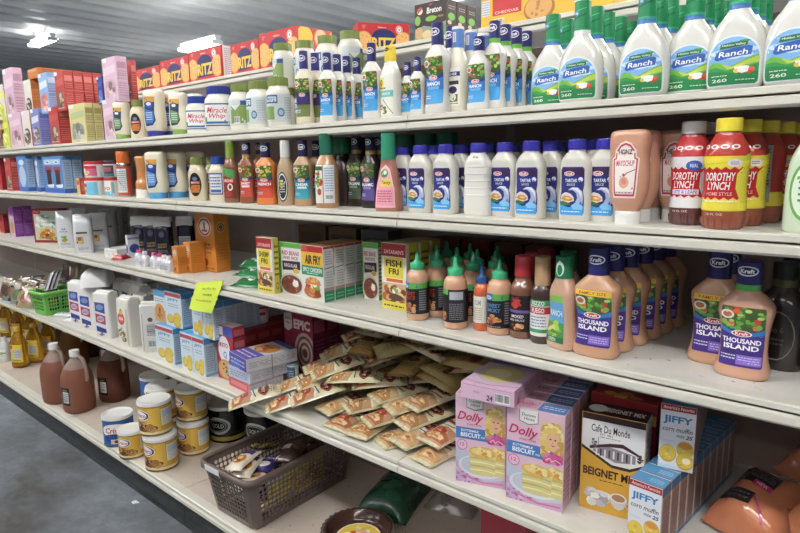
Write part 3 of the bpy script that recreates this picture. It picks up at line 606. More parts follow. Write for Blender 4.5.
# jars
def T_jar(w, h, lid, body, art, lidh=.022, n=3.2, lz=(.1, .66), lw=1.25, plabel=None):
    p = scaled([(0, .46), (.03, .495), (.3, .5), (.6, .5), (.70, .485), (.78, .42, 1, 2.4), (.815, .40, 1, 2), (.83, .40, 1, 2)], w, h, .92, n)
    a = Art(w * lw, h * (lz[1] - lz[0]), 0, h * lz[0]); art(a)
    return Tpl('mayonnaise_jar', bodym(p, body), 'mayonnaise jar', [('lid', capm(h - lidh, h, w * .43, w * .425, lid, 'gloss', 30, bev=.0018), plabel, ()), ('label', labelm(p, a), None, ())])
def A_hel(v):
    def f(a):
        a.rect(0, 0, 1, 1, '#c9d2d3'); r = random.Random(v)
        if v % 3 == 0: a.rect(.3, .08, .98, .78, '#7f9a50'); a.poly([(.3, .78), (.5, .58), (.7, .78)], '#dfe3de'); a.rect(.72, .78, .98, .95, '#2f4a86'); a.bars(.42, .08, .68, .34)
        else:
            a.rect(.02, .66, .46, .96, '#2d6288'); a.rect(.06, .72, .42, .9, '#d8e6ee'); a.text('BEST', .24, .81, .3, .1, '#2d6288', 0, .02); a.rect(.02, .08, .34, .55, '#7fa05a'); a.ell(.56, .34, .12, .16, '#47709a'); a.ell(.56, .34, .08, .1, '#9fbcd0'); a.lines(.68, .1, .98, .9, 9, '#9fb0bc', v)
    return f
T_HEL = [T_jar(.064, .128, '#7d8c46', '#e7e3d6', A_hel(i), plabel='olive green lid') for i in (1, 3, 4)]
def A_mw(a):
    a.rect(0, 0, 1, 1, '#2c5a86'); a.rect(.03, .06, .97, .94, '#eeeceb'); a.rect(.06, .10, .94, .2, '#2c6a9a'); a.text('Miracle', .5, .70, .7, .24, '#cf3a44', .25, .012); a.text('Whip', .5, .42, .56, .26, '#cf3a44', .25, .012); a.rect(.03, .2, .14, .4, '#5f8f5a')
T_MW = T_jar(.080, .130, '#33459c', '#ece9e0', A_mw, lz=(.12, .62), lw=1.05, plabel='blue lid')
T_MWS = T_jar(.072, .115, '#33459c', '#ece9e0', A_mw, lz=(.12, .62), lw=1.05, plabel='blue lid')
# spray can, tan bottle, tubs, canisters
_p = Prof([(0, .0235, .0235, 2), (.003, .025, .025, 2), (.115, .025, .025, 2), (.122, .022, .022, 2), (.126, .020, .020, 2)])
_a = Art(.050, .092, .004, .012); _a.rect(-.3, 0, 1.3, 1, '#c7512a'); _a.rect(-.2, .0, .2, 1, '#8a3a24'); _a.rect(.3, .04, 1.1, .96, '#dfe4e6'); _a.lines(.36, .1, 1.04, .9, 10, '#7f9aa0', 2)
T_SPR = Tpl('spray_can', bodym(_p, '#b9bcc0', 'metal'), 'spray can', [('cap', capm(.120, .162, .024, .0235, '#dc6a24', 'gloss'), 'orange cap', ()), ('label', labelm(_p, _a, sleeve=(.006, .11, '#c7512a')), None, ())])
_p = Prof([(.028, .025, .022, 2.3), (.034, .027, .024, 2.3), (.05, .027, .024, 2.3), (.062, .021, .019, 2.2), (.085, .0185, .017, 2.2), (.11, .0195, .018, 2.2), (.128, .023, .020, 2.3), (.138, .0235, .021, 2.3), (.142, .019, .017, 2.3)])
T_TAN = Tpl('caramel_bottle', bodym(_p, '#d58a48'), 'sauce bottle', [('cap', capm(0, .030, .026, .025, '#ebe6dc', 'gloss'), 'white cap the bottle stands on', ())])
def T_tub(w, h, lid, art, body='#e8e8e6', name='frosting_tub', cat='tub', tap=.94, lidh=.012, plabel=None, kind='satin'):
    p = Prof([(0, w * .5 * tap - .002, w * .5 * tap - .002, 2), (.002, w * .5 * tap, w * .5 * tap, 2), (h - lidh, w * .49, w * .49, 2)])
    a = Art(w * 1.25, h * .88 - lidh, 0, h * .04); art(a)
    return Tpl(name, bodym(p, body, kind), cat, [('lid', capm(h - lidh, h, w * .5, w * .495, lid, 'gloss', bev=.002), plabel, ()), ('label', labelm(p, a), None, ())])
def A_fun(a): a.rect(0, 0, 1, 1, '#e6ecee'); a.blobs(.35, .45, .4, .4, 26, ['#e05a8a', '#f0c83a', '#5ab0d8', '#7ac05a', '#d84a3a'], 3, .06); a.rect(.55, 0, 1, 1, '#74c4e4'); a.rect(.1, .62, .6, .9, '#d8343a')
def A_mayo(a): a.rect(0, 0, 1, 1, '#eceae6'); a.rect(0, 0, 1, .3, '#7cc4dc'); a.text('MAYO', .45, .52, .7, .22, '#c23a3a', 0, .03); a.rect(.85, .3, 1, 1, '#8ab8b0')
def A_rdt(a): a.rect(0, 0, 1, 1, '#d05a86'); a.rect(0, .74, 1, 1, '#d22c34'); a.rect(.02, .6, .22, .95, '#eeeeec'); a.blobs(.45, .45, .3, .3, 12, ['#efe2c8', '#e8c46a', '#f0e8e0'], 3, .1); a.rect(0, 0, 1, .1, '#dcd8c8')
def A_dkt(a): a.rect(0, 0, 1, 1, '#5a3444'); a.rect(.1, .5, .9, .85, '#8a5a60'); a.rect(0, 0, 1, .26, '#4a7898'); a.lines(.15, .4, .85, .8, 2, '#b56a62', 2)
T_FUN = T_tub(.082, .068, '#cf2b30', A_fun, plabel='red lid'); T_MAY = T_tub(.060, .070, '#c2343a', A_mayo, plabel='red lid')
T_RDT = T_tub(.080, .062, '#d02c34', A_rdt); T_DKT = T_tub(.062, .060, '#4a2a38', A_dkt)
def A_cup(a): a.rect(0, 0, 1, 1, '#e4e2de'); a.rect(0, 0, .46, 1, '#c22a30'); a.ell(.36, .36, .16, .24, '#d8863a'); a.rect(.1, .6, .9, .84, '#b9323a')
T_CUP = T_tub(.066, .058, '#c2363a', A_cup, name='baking_cup', cat='cup', tap=.80, lidh=.006, plabel='red lid')
T_CUPB = T_tub(.040, .06, '#8aa8bc', lambda a: (a.rect(0, 0, 1, 1, '#4a6a86'), a.lines(.1, .3, .9, .8, 3, '#b8c8d4', 2)), name='baking_cup', cat='cup', tap=.85, lidh=.006)

# --- shortening cans
def T_can(w, h, art, base, rim='#b8b09a', lid='#e6e6e2', name='shortening_can', plabel='white plastic lid'):
    r = w / 2; mb = MB(); p = Prof([(0, r * .97, r * .97, 2), (.002, r, r, 2), (.004, r, r, 2), (.006, r * .975, r * .975, 2), (h - .012, r * .975, r * .975, 2), (h - .010, r, r, 2), (h - .006, r, r, 2)])
    p.body(mb, rim, 'metal', 48)
    a = Art(w * 1.35, h - .026, 0, .009); art(a)
    lp = Prof([(0, r * .975, r * .975, 2), (h, r * .975, r * .975, 2)])
    mbl = MB(); lp.body(mbl, base, 'gloss', 48, 2, False, False, .008, h - .014, .0006); decal(mbl, a, lp.surf, .006, None, 'gloss', 9e-4)
    ml = MB(); N = 48; C = lambda z, q: [(math.cos(2 * PI * (j + .5) / N) * q, math.sin(2 * PI * (j + .5) / N) * q, z) for j in range(N)]
    ml.loft([C(h - .011, r * 1.03), C(h - .001, r * 1.03), C(h + .001, r * 1.02), C(h + .0015, r * .97), C(h - .0005, r * .93), C(h - .0005, r * .5), C(h - .0005, .002)], lid, 'satin', True, False, True)
    return Tpl(name, mb.mesh('can'), 'can', [('lid', ml.mesh('lid'), plabel, ()), ('label', mbl.mesh('label'), None, ())])
def A_gold(a):
    a.rect(-.7, 0, 1.7, 1, '#d7a62c'); a.rect(-.7, 0, 1.7, .10, '#e6cf96'); a.rect(-.7, .10, 1.7, .14, '#c88f20'); a.poly([(.3, .14), (.62, .14), (.62, 1), (.36, 1)], '#e6b93a')
    a.ell(.14, .72, .25, .21, '#f2efe8', 22); a.ell(.14, .72, .23, .185, '#2c3f8c', 22); a.ell(.12, .72, .205, .165, '#f4f0ea', 22); a.text('Crisco', .13, .72, .34, .17, '#c2272d', .15, .02)
    a.text('BUTTER', .12, .46, .3, .055, '#7a2f1c'); a.ell(.2, .24, .36, .15, '#5a3c22', 18); a.blobs(.22, .26, .28, .11, 22, ['#a8763c', '#8a5a2a', '#3f2816', '#c0925a'], 4, .075)
    a.rect(.64, .30, 1.02, .92, '#e9e4d0'); a.lines(.67, .34, .99, .9, 9, '#9fb0c8', 3); a.rect(.66, .62, .92, .88, '#b8c6dc'); a.poly([(.5, .14), (1.7, .2), (1.7, .14)], '#e0b64a')
def A_blue(a):
    a.rect(-.7, 0, 1.7, 1, '#2d66b4'); a.ell(.62, .62, .36, .30, '#e8ecf2', 22); a.ell(.62, .62, .33, .27, '#f4f4f2', 22); a.ell(.60, .30, .3, .2, '#274a94'); a.text('Crisco', .62, .64, .5, .24, '#c2272d', .15, .02); a.rect(.5, .06, .9, .26, '#d8ccb0'); a.ell(.7, .16, .12, .08, '#4a3a2a')
T_CG = T_can(.112, .121, A_gold, '#d7a62c'); T_CG2 = T_can(.095, .104, A_gold, '#d7a62c'); T_CB = T_can(.112, .118, A_blue, '#2d66b4')
def A_fold(a): a.rect(-.7, 0, 1.7, 1, '#181e22'); a.ring(.3, .52, .26, .30, .05, '#c8d0d0'); a.ring(.3, .52, .18, .2, .02, '#8fa0a0'); a.text('GOLD', .3, .52, .26, .14, '#d8dcd8'); a.rect(-.7, 0, 1.7, .14, '#c8b03a')
T_CF = T_can(.145, .142, A_fold, '#181e22', '#22282c', '#dcdad6', 'lard_tub')

# --- oil bottles and vinegar jugs
_p = Prof([(0, .036, .030, 3), (.004, .040, .033, 3), (.05, .040, .033, 3), (.075, .037, .031, 3), (.10, .040, .033, 3), (.135, .038, .032, 3), (.165, .028, .026, 2.4), (.19, .016, .016, 2), (.20, .014, .014, 2)])
_a = Art(.084, .095, 0, .034); _a.rect(0, 0, 1, 1, '#e3c21e'); _a.rect(.38, .2, .92, .74, '#c9ccd0'); _a.lines(.42, .24, .88, .7, 5, '#7f8aa8', 2); _a.rect(0, .78, .4, .96, '#b03a22'); _a.rect(.1, .06, .9, .14, '#8f9a2a')
T_OIL = Tpl('oil_bottle', bodym(_p, '#dba41c', 'oil'), 'oil bottle', [('cap', capm(.198, .218, .016, .0155, '#d8b428', 'gloss', 18), None, ()), ('label', labelm(_p, _a), None, ())])
_p2 = Prof([(z * .62, a * .72, b * .8, n) for z, a, b, n in _p.p]); _a = Art(.044, .05, 0, .022); _a.rect(0, 0, 1, 1, '#dfe2d8'); _a.rect(0, .4, 1, .7, '#8aa06a'); _a.lines(.1, .1, .9, .36, 2, '#7a7a78', 3)
T_WHB = Tpl('vinegar_bottle', bodym(_p2, '#c8ccc8', 'bottle'), 'bottle', [('cap', capm(.122, .138, .0115, .011, '#e8e8e6', 'gloss'), None, ()), ('label', labelm(_p2, _a), None, ())])
def T_jug(col, lab=True):
    h = .270; p = Prof([(0, .054, .054, 2.3), (.006, .060, .060, 2.3), (.03, .0635, .0635, 2.3), (.12, .0635, .0635, 2.3), (.15, .062, .062, 2.3), (.185, .052, .052, 2.2), (.215, .034, .034, 2.1), (.232, .021, .021, 2), (.240, .0185, .0185, 2), (.252, .0185, .0185, 2)])
    top = '#b9a294'
    mb = MB(); fill = .196
    p.body(mb, lambda z: col if z < fill else top, 'jug', 40)
    hm = MB(); hm.tube([(.018, 0, .238), (.034, 0, .244), (.051, 0, .236), (.062, 0, .212), (.067, 0, .185), (.067, 0, .16), (.060, 0, .14)], [.008, .0095, .0105, .011, .011, .011, .009], top, 'jug', 12, .8)
    parts = [('handle', hm.mesh('handle'), None, ()), ('cap', capm(.246, .272, .021, .0205, '#ecebe8', 'gloss', 24), 'white screw cap', ())]
    if lab:
        a = Art(.060, .080, -.006, .040); a.rect(0, 0, 1, 1, '#1c1a1c'); a.rect(.36, .14, .92, .76, '#dcdcd8'); a.lines(.4, .2, .88, .7, 5, '#55555a', 2); a.bars(.44, .18, .84, .4); a.text('ACV', .16, .5, .2, .2, '#c8a050'); a.text('XXV', .64, .86, .4, .1, '#c8b080')
        parts.append(('label', labelm(p, a, .006, .008, 'satin'), None, ()))
    return Tpl('vinegar_jug', mb.mesh('jug'), 'jug', parts)
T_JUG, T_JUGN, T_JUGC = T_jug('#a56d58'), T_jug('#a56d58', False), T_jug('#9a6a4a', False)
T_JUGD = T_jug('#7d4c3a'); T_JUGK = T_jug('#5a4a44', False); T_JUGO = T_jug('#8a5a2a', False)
# ================================================================== cartons
def carton(name, w, d, h, col, front=None, right=None, top=None, left=None, cat='box', kind='paper', parts=(), lying=None):
    mb = MB(); mb.box(-w / 2, -d / 2, 0, w / 2, d / 2, h, col, kind, min(.0009, w * .02))
    for fn, aw, ah, mp in ((front, w, h, lambda x, y, o: (x, -d / 2 - o, y)), (right, d, h, lambda x, y, o: (w / 2 + o, x, y)),
                           (left, d, h, lambda x, y, o: (-w / 2 - o, -x, y)), (top, w, d, lambda x, y, o: (x, y, h + o))):
        if fn:
            a = Art(aw, ah, 0, 0 if fn is not top else -d / 2); a.clip = [(.012, .008), (.988, .008), (.988, .992), (.012, .992)]; fn(a); decal(mb, a, mp, None, None, kind, 1.5e-4)
    return Tpl(name, mb.mesh(name), cat, parts)
def facts(c='#333', bg=None, seed=2, n=12, a=.1, b=.12, c2=.9, d=.9):
    def f(A):
        if bg: A.rect(a - .03, b - .02, c2 + .03, d + .02, bg)
        A.lines(a, b, c2, d, n, c, seed)
    return f
def seam(c): return lambda A: (A.rect(.02, .48, .98, .505, c), A.rect(.0, .0, .03, 1, c))
# cake and brownie mixes
def A_cake(main, blob, n=14, tag=True, word=None, wc='#ffffff'):
    def f(A):
        A.ell(.5, .30, .4, .22, blob[0], 14); A.blobs(.5, .30, .34, .2, n, blob, 3, .12)
        A.poly([(.08, .60), (.92, .66), (.92, .82), (.08, .78)], main)
        if word: A.text(word, .5, .72, .74, .09, wc, 0, .02)
        if tag: A.rect(0, .9, .34, 1, '#ecebe8')
        A.lines(.1, .05, .9, .1, 1, '#d8d8d8', 3)
    return f
def A_side(c, seed=1): return lambda A: (A.rect(0, .50, 1, .515, c), A.rect(.1, .74, .9, .88, c), A.lines(.12, .12, .88, .44, 6, c, seed), A.lines(.12, .56, .88, .7, 3, c, seed + 1))
CAKES = dict(
    pink=('#d9b4c8', A_cake('#e6c9d8', ['#c9a0b4', '#e0cfd0', '#8a6a66', '#d8b8c0']), A_side('#b98aa4'), 'pink cake mix box'),
    red=('#b93a38', A_cake('#c9524a', ['#7a5a48', '#a88a66', '#c8b89a', '#5f4234']), A_side('#d87a72'), 'red brownie mix box'),
    blue=('#88b0e0', A_cake('#d8e2ee', ['#d88a8a', '#e8c8c0', '#c86a72']), A_side('#c9d8ee'), 'light blue cake mix box'),
    lilac=('#7f86c4', A_cake('#dcdff0', ['#6a5a5a', '#b8a08a', '#d8cfc8']), A_side('#5a62a8'), 'lilac blue cake mix box'),
    yellow=('#d6cd8c', A_cake('#b8c48a', ['#9a9a8a', '#d0ccc0', '#7a7a72', '#b8b4a8']), A_side('#a89a58'), 'pale yellow cake mix box'),
    orange=('#c8701e', A_cake('#e8e0d4', ['#4a3a30', '#8a6a4a', '#e0d8c8']), A_side('#a85a16'), 'orange brownie mix box'),
    lime=('#c9d23a', A_cake('#e8e46a', ['#e0d84a', '#b8c83a', '#f0f0c0']), A_side('#98a82a'), 'lime green cake mix box'),
    navy=('#2c3a86', A_cake('#3a5aa8', ['#5a7ac8', '#8aa0d8']), A_side('#5a6ab0'), 'dark blue baking mix box'))
def cake(kind, w, h, d, white=False):
    c, fr, sd, _ = CAKES[kind]
    return carton('cake_mix_box', w, d, h, dict(all=c, front=c if not white else '#e4ddd6'), fr, sd)
# crackers
def A_ritz(A):
    for u in (.12, .88):
        A.ell(u, .40, .17, .34, '#d9913a', 24); A.ell(u, .41, .15, .31, '#e9b264', 24)
        for i in range(7): A.ell(u + .09 * math.cos(i * .9), .41 + .19 * math.sin(i * .9), .012, .022, '#c07c2c', 6)
    A.ell(.5, .56, .23, .25, '#232c66', 24); A.poly([(.28, .10), (.72, .14), (.74, .52), (.26, .50)], '#232c66')
    A.text('RITZ', .5, .36, .46, .36, '#f0c52c', 0, .04); A.ell(.80, .80, .065, .13, '#ecebe6', 18); A.ring(.80, .80, .055, .11, .012, '#c23a34'); A.text('8', .80, .80, .03, .08, '#b03a34'); A.poly([(.07, .92), (.17, .92), (.12, .78)], '#d86a62'); A.text('Nabisco', .47, .86, .16, .05, '#f0d8d2')
def ritz(w, d, h): return carton('cracker_box', w, d, h, '#c4262b', A_ritz, lambda A: (A.rect(.12, 0, .92, 1, '#e2e2e2'), A.lines(.2, .06, .85, .94, 14, '#9a9aa2', 4)), seam('#a81f24'))
def A_ritz2(A):
    A.ell(.2, .76, .22, .26, '#ecc02c', 24); A.ell(.66, .76, .2, .26, '#d9913a', 24); A.ell(.66, .76, .17, .23, '#ecc48a', 24); A.ell(1.0, .7, .12, .3, '#e8b02c', 24); A.text('crispy &', .5, .36, .34, .05, '#f0d8d2'); A.text('buttery', .5, .27, .34, .06, '#f0d8d2'); A.ell(.6, -.02, .24, .2, '#e0a050', 20)
def A_bret(A):
    A.rect(0, 0, 1, .34, '#6fae3a'); A.poly([(0, .34), (.3, .40), (.6, .32), (1, .44), (1, .3), (0, .24)], '#8a9a86'); A.ell(.14, .22, .13, .16, '#c8a070'); A.ell(.40, .15, .16, .12, '#dcc090'); A.ell(.10, .56, .09, .13, '#7fae4a'); A.ell(.17, .80, .09, .09, '#d8e0b0'); A.poly([(.1, .74), (.26, .86), (.2, .92), (.08, .84)], '#c8484a')
    A.text('Breton', .62, .78, .46, .16, '#eef0ea', .1, .02); A.ell(.52, .56, .17, .075, '#6fbb3a'); A.text('GLUTEN FREE', .66, .58, .5, .05, '#b8a03a'); A.poly([(.45, .9), (.6, .93), (.5, .96)], '#c83a3a')
def A_brets(A): A.rect(0, 0, 1, .30, '#6a6a58'); A.ell(.5, .56, .34, .1, '#6fbb3a'); A.lines(.2, .74, .8, .86, 2, '#a8988a', 2); A.ell(.4, .2, .3, .12, '#a8a08a'); A.ell(.3, .4, .2, .06, '#c8b89a')
def A_chz(A):
    A.rect(.10, .36, .34, 1, '#c8262c'); A.text('CHEDDAR', .22, .45, .2, .09, '#f0d0c0'); A.poly([(.30, .20), (.42, .30), (.38, .36), (.34, .30)], '#f0a030'); A.ell(.48, .34, .12, .42, '#a8692a', 22); A.ell(.475, .38, .105, .36, '#d9a256', 22); A.blobs(.475, .4, .08, .26, 8, ['#b87f3a'], 3, .012); A.line([(.42, -.02), (.6, .06)], .01, '#c8901c')
    A.rect(0, .4, .075, .9, '#d8dce4'); A.lines(.005, .42, .07, .88, 6, '#8a9ac0', 2); A.bars(.115, -.0, .20, .26); A.bars(.74, .3, .86, .7)
# dinner mixes and fries
def A_dolly(A):
    A.poly([(0, .0), (1, 0), (1, .36), (.5, .30), (0, .42)], '#c3c9dc'); A.poly([(0, .0), (1, 0), (1, .10), (.6, .05), (.3, .12), (0, .26)], '#c9a6cc'); A.blobs(.2, .09, .3, .08, 30, ['#b07ab8', '#d8c0dc', '#a05a98'], 5, .035); A.line([(.2, .08), (.55, .035), (.95, .05)], .03, '#d06a94')
    A.ell(.52, .21, .46, .13, '#dfe2ea', 24); A.ell(.52, .22, .40, .11, '#c9cede', 24)
    for u, v, s in ((.86, .28, .8), (.55, .27, 1.0)):
        A.poly([(u - .25 * s, v - .11), (u - .2 * s, v - .15), (u + .2 * s, v - .15), (u + .25 * s, v - .11), (u + .27 * s, v + .10), (u - .27 * s, v + .10)], '#d9cf86')
        for i in range(5): A.poly([(u - .25 * s, v - .11 + .045 * i), (u + .1 * s, v - .10 + .043 * i), (u + .25 * s, v - .115 + .045 * i), (u + .25 * s, v - .10 + .045 * i), (u, v - .085 + .045 * i), (u - .25 * s, v - .093 + .045 * i)], ('#efe6b0', '#c4b468')[i % 2])
        A.ell(u, v + .105, .27 * s, .065, '#e3b552', 22); A.ell(u - .04, v + .115, .19 * s, .042, '#efd27a', 18); A.blobs(u, v + .11, .22 * s, .05, 10, ['#d99a3a', '#f0dfa0'], 4, .04)
    A.rect(0, .505, 1, .635, '#4a7fc4'); A.text('BUTTERMILK', .30, .600, .36, .026, '#f2f5fa', 0, .02); A.text('BISCUIT', .31, .552, .40, .048, '#f6f8fc', 0, .03); A.text('mix', .56, .545, .08, .026, '#e6eefa', 0, .01)
    A.poly([(.22, .86), (.22, .98), (.56, .98), (.56, .86), (.39, .83)], '#8a8a8e'); A.poly([(.235, .868), (.235, .985), (.545, .985), (.545, .868), (.39, .842)], '#ece9e6'); A.text('Duncan', .39, .935, .24, .032, '#6a4a48', .1); A.text('Hines', .40, .895, .18, .03, '#6a4a48', .1)
    A.text('Dolly', .30, .745, .52, .125, '#c2285e', .3, .02, -.04); A.text('PARTON', .38, .672, .28, .022, '#c2285e')
    A.ell(.14, .435, .105, .062, '#d8649a'); A.ell(.14, .435, .09, .052, '#ecc3da'); A.text('12', .14, .44, .09, .04, '#c2407a')
    # portrait: hair, face, dress
    A.blobs(.80, .74, .19, .17, 46, ['#e8cf7a', '#dbb95a', '#f0dfa0', '#c9a042'], 7, .075); A.ell(.81, .72, .115, .095, '#e6b48e', 18); A.ell(.81, .66, .06, .05, '#e6b48e'); A.blobs(.79, .83, .13, .05, 16, ['#f0dfa0', '#e2c468'], 9, .06); A.blobs(.68, .64, .06, .09, 12, ['#e2c468', '#c9a042'], 3, .05); A.blobs(.95, .64, .05, .09, 10, ['#e8d48a', '#c9a042'], 4, .05)
    A.ell(.77, .735, .018, .008, '#3a3440', 8); A.ell(.85, .735, .018, .008, '#3a3440', 8); A.poly([(.77, .683), (.81, .675), (.86, .685), (.815, .662)], '#b8324a'); A.line([(.81, .715), (.80, .70), (.815, .698)], .008, '#c98f70')
    A.blobs(.83, .53, .16, .055, 22, ['#d85a96', '#c8407e', '#e080ae'], 8, .06); A.line([(.70, .515), (.76, .54), (.8, .51), (.86, .535), (.95, .51)], .014, '#f2dfe8')
def A_dtop(A):
    A.rect(.52, 0, 1, 1, '#5b82bc'); A.lines(.58, .3, .94, .7, 2, '#dfe6f2', 2); A.rect(.04, .1, .5, .92, '#dba8bc'); A.text('Dolly', .27, .5, .34, .5, '#c04a76', .3)
D_C = '#deb4c8'
def dolly(w, d, h): return carton('biscuit_mix_box', w, d, h, dict(all=D_C, front='#e4bfd2', top='#e6c4d2'), A_dolly, lambda A: (A.lines(.1, .1, .9, .45, 7, '#a8809a', 2), A.rect(.05, .5, .95, .52, '#b88aa8'), A.lines(.15, .6, .85, .9, 4, '#b890aa', 5)), A_dtop)
def A_dlie(A):  # printed upper face of the lying box
    A.rect(0, 0, 1, 1, '#d3b3d0'); A.ell(.46, .5, .42, .34, '#b8b4b8', 24); A.ell(.5, .48, .38, .29, '#cfc27a', 24); A.ell(.42, .5, .24, .16, '#e0d9a8', 18); A.rect(0, .86, 1, 1, '#6a6a9a'); A.line([(.0, .10), (.5, .05), (1, .14)], .03, '#c87a98')
def dollylie(w, d, h): return carton('biscuit_mix_box', w, d, h, dict(all=D_C, front='#dfb9d2', top='#d3b3d0'), lambda A: (A.bars(.66, .12, .92, .68, 12), A.text('24', .55, .30, .12, .34, '#5a4a5a', .1, .03), A.text('0102', .30, .52, .12, .12, '#8f7a90'), A.line([(.04, .9), (.96, .88)], .01, '#c88ab0')), lambda A: (A.lines(.1, .2, .9, .8, 5, '#b08aa8', 2), A.poly([(.06, .1), (.16, .1), (.12, .6)], '#c83a72')), A_dlie)
def A_beig(A):
    A.rect(0, .93, 1, 1, '#3b1c22'); A.rect(0, .50, 1, .93, '#e6e5e6'); A.poly([(0, .66), (.5, .50), (.8, .50), (1, .57), (1, 0), (0, 0)], '#d9a524')
    A.poly([(0, .64), (.5, .485), (.78, .485), (1, .555), (1, .585), (.78, .515), (.5, .515), (0, .67)], '#3a2a24')
    A.text('Cafe Du Monde', .46, .855, .6, .075, '#2c2024', 0, .01); A.text('EST. 1862', .40, .80, .2, .018, '#5a4a4e'); A.lines(.3, .765, .62, .782, 1, '#8a7a80', 2)
    A.poly([(.14, .665), (.46, .725), (.66, .745), (.95, .665), (.95, .645), (.66, .705), (.46, .69), (.14, .635)], '#4a2a30'); A.poly([(.2, .640), (.46, .690), (.86, .655), (.86, .575), (.55, .545), (.2, .62)], '#8f8a92')
    for i in range(9): A.rect(.24 + .068 * i, .575 - .002 * i + .01, .265 + .068 * i, .655, ('#e8e6e8', '#3a3236')[i % 2])
    A.blobs(.93, .64, .05, .04, 12, ['#4a4048', '#2c2428'], 3, .02); A.line([(.18, .64), (.18, .74)], .008, '#3a3034'); A.line([(.28, .66), (.28, .77)], .008, '#3a3034'); A.blobs(.21, .70, .05, .05, 10, ['#6a6068'], 4, .02)
    A.text('BEIGNET MIX', .48, .41, .86, .085, '#3a2018', 0, .03); A.lines(.32, .325, .7, .345, 1, '#5a3a20', 3)
    A.blobs(.30, .15, .18, .075, 26, ['#dcdad8', '#c2c0c0', '#efedea', '#a8a6a8'], 6, .075); A.ell(.63, .17, .14, .055, '#c9c6c4', 20); A.poly([(.50, .19), (.76, .19), (.72, .10), (.65, .075), (.58, .085), (.53, .12)], '#d8d5d2'); A.ell(.63, .195, .13, .048, '#efecea', 20); A.ell(.63, .195, .105, .036, '#a8805a', 20); A.ring(.79, .14, .05, .035, .015, '#cfccca')
def A_btop(A): A.rect(0, 0, 1, 1, '#3b1c22'); A.ell(.2, .5, .15, .34, '#e8e6e4', 20); A.text('BEIGNET MIX', .64, .5, .6, .36, '#e6e2e0', 0, .03)
def beig(w, d, h): return carton('beignet_mix_box', w, d, h, dict(all='#d9a524', right='#d8dade', top='#3b1c22'), A_beig, lambda A: (A.rect(0, 0, 1, .5, '#5a4a3a'), A.lines(.15, .58, .85, .9, 5, '#8a8a92', 2)), A_btop)
def A_jif(A):
    A.rect(0, 0, 1, 1, '#dfe3ea'); A.rect(0, 0, 1, .06, '#c9dbe8'); A.rect(0, .90, 1, 1, '#a8232c'); A.text("America's Favorite", .5, .95, .86, .05, '#f0e0e0', .1)
    A.text('JIFFY', .5, .76, .82, .135, '#2c7fb8', 0, .035); A.text('corn muffin', .5, .625, .84, .075, '#4a4a52', .2); A.text('mix', .60, .535, .24, .05, '#4a4a52', .2); A.text('25', .84, .53, .2, .06, '#3a3036', .25, .03); A.line([(.06, .44), (.4, .44)], .01, '#b0b8c4')
    for u, v, q in ((.26, .24, 1), (.74, .34, .95), (.76, .16, 1)): A.ell(u, v, .25 * q, .135 * q, '#c9a31f', 20); A.ell(u, v + .012, .235 * q, .118 * q, '#ddbf3a', 20); A.blobs(u, v, .18 * q, .09 * q, 6, ['#d0ae2a', '#e6cc58'], 3, .05)
    A.ell(.80, .17, .12, .05, '#efe9cc', 14); A.ell(.74, .40, .2, .05, '#d8902c', 16)
def jiff(w, d, h): return carton('muffin_mix_box', w, d, h, dict(all='#5f97bd', front='#dfe3ea', right='#b4978e', top='#4f94c4', left='#b8a8a4'), A_jif, lambda A: (A.rect(0, 0, .1, .86, '#e0dcdc'), A.rect(0, .86, 1, 1, '#3f7eac'), A.rect(0, 0, 1, .07, '#4f8fc0'), A.lines(.18, .12, .92, .50, 9, '#8a6a62', 2), A.rect(.14, .52, .95, .54, '#8f7068'), A.lines(.18, .57, .92, .82, 6, '#8a6a62', 4)), lambda A: (A.rect(0, 0, 1, .06, '#a8232c'), A.lines(.5, .3, .9, .7, 3, '#a8cde4', 2)))
def A_jifs(A):
    A.rect(0, 0, 1, 1, '#cfdfea'); A.rect(0, .86, 1, .96, '#b4434a'); A.text('JIFFY', .5, .76, .7, .10, '#4a8fc0', 0, .03); A.lines(.2, .55, .8, .68, 2, '#8fa0b0', 2)
    for u, v in ((.30, .22), (.72, .30), (.68, .14)): A.ell(u, v, .22, .14, '#c9a31f', 14); A.ell(u, v + .02, .19, .11, '#dcc040', 14)
def jifs(w, d, h, cookie=False):
    f = A_jifs if not cookie else (lambda A: (A.rect(0, 0, 1, 1, '#d8e0e4'), A.rect(0, .0, 1, .4, '#c8a06a'), A.ell(.5, .32, .44, .26, '#c88f4a', 18), A.blobs(.5, .32, .3, .16, 8, ['#7a3f28', '#b03a3a'], 3, .07), A.rect(0, .8, 1, 1, '#5aa0d0'), A.lines(.1, .62, .9, .76, 2, '#7a8a9a', 2)))
    return carton('muffin_mix_box', w, d, h, dict(all='#4f9ad0', front='#cfdfea', right='#bcd2e2', top='#4f9ad0'), f, lambda A: (A.rect(0, .84, 1, 1, '#4a98d0'), A.rect(0, 0, 1, .06, '#6fb0dc'), A.lines(.2, .12, .85, .78, 11, '#8a9cb4', 3)), lambda A: A.rect(.02, .02, .98, .2, '#6fb4e0'))
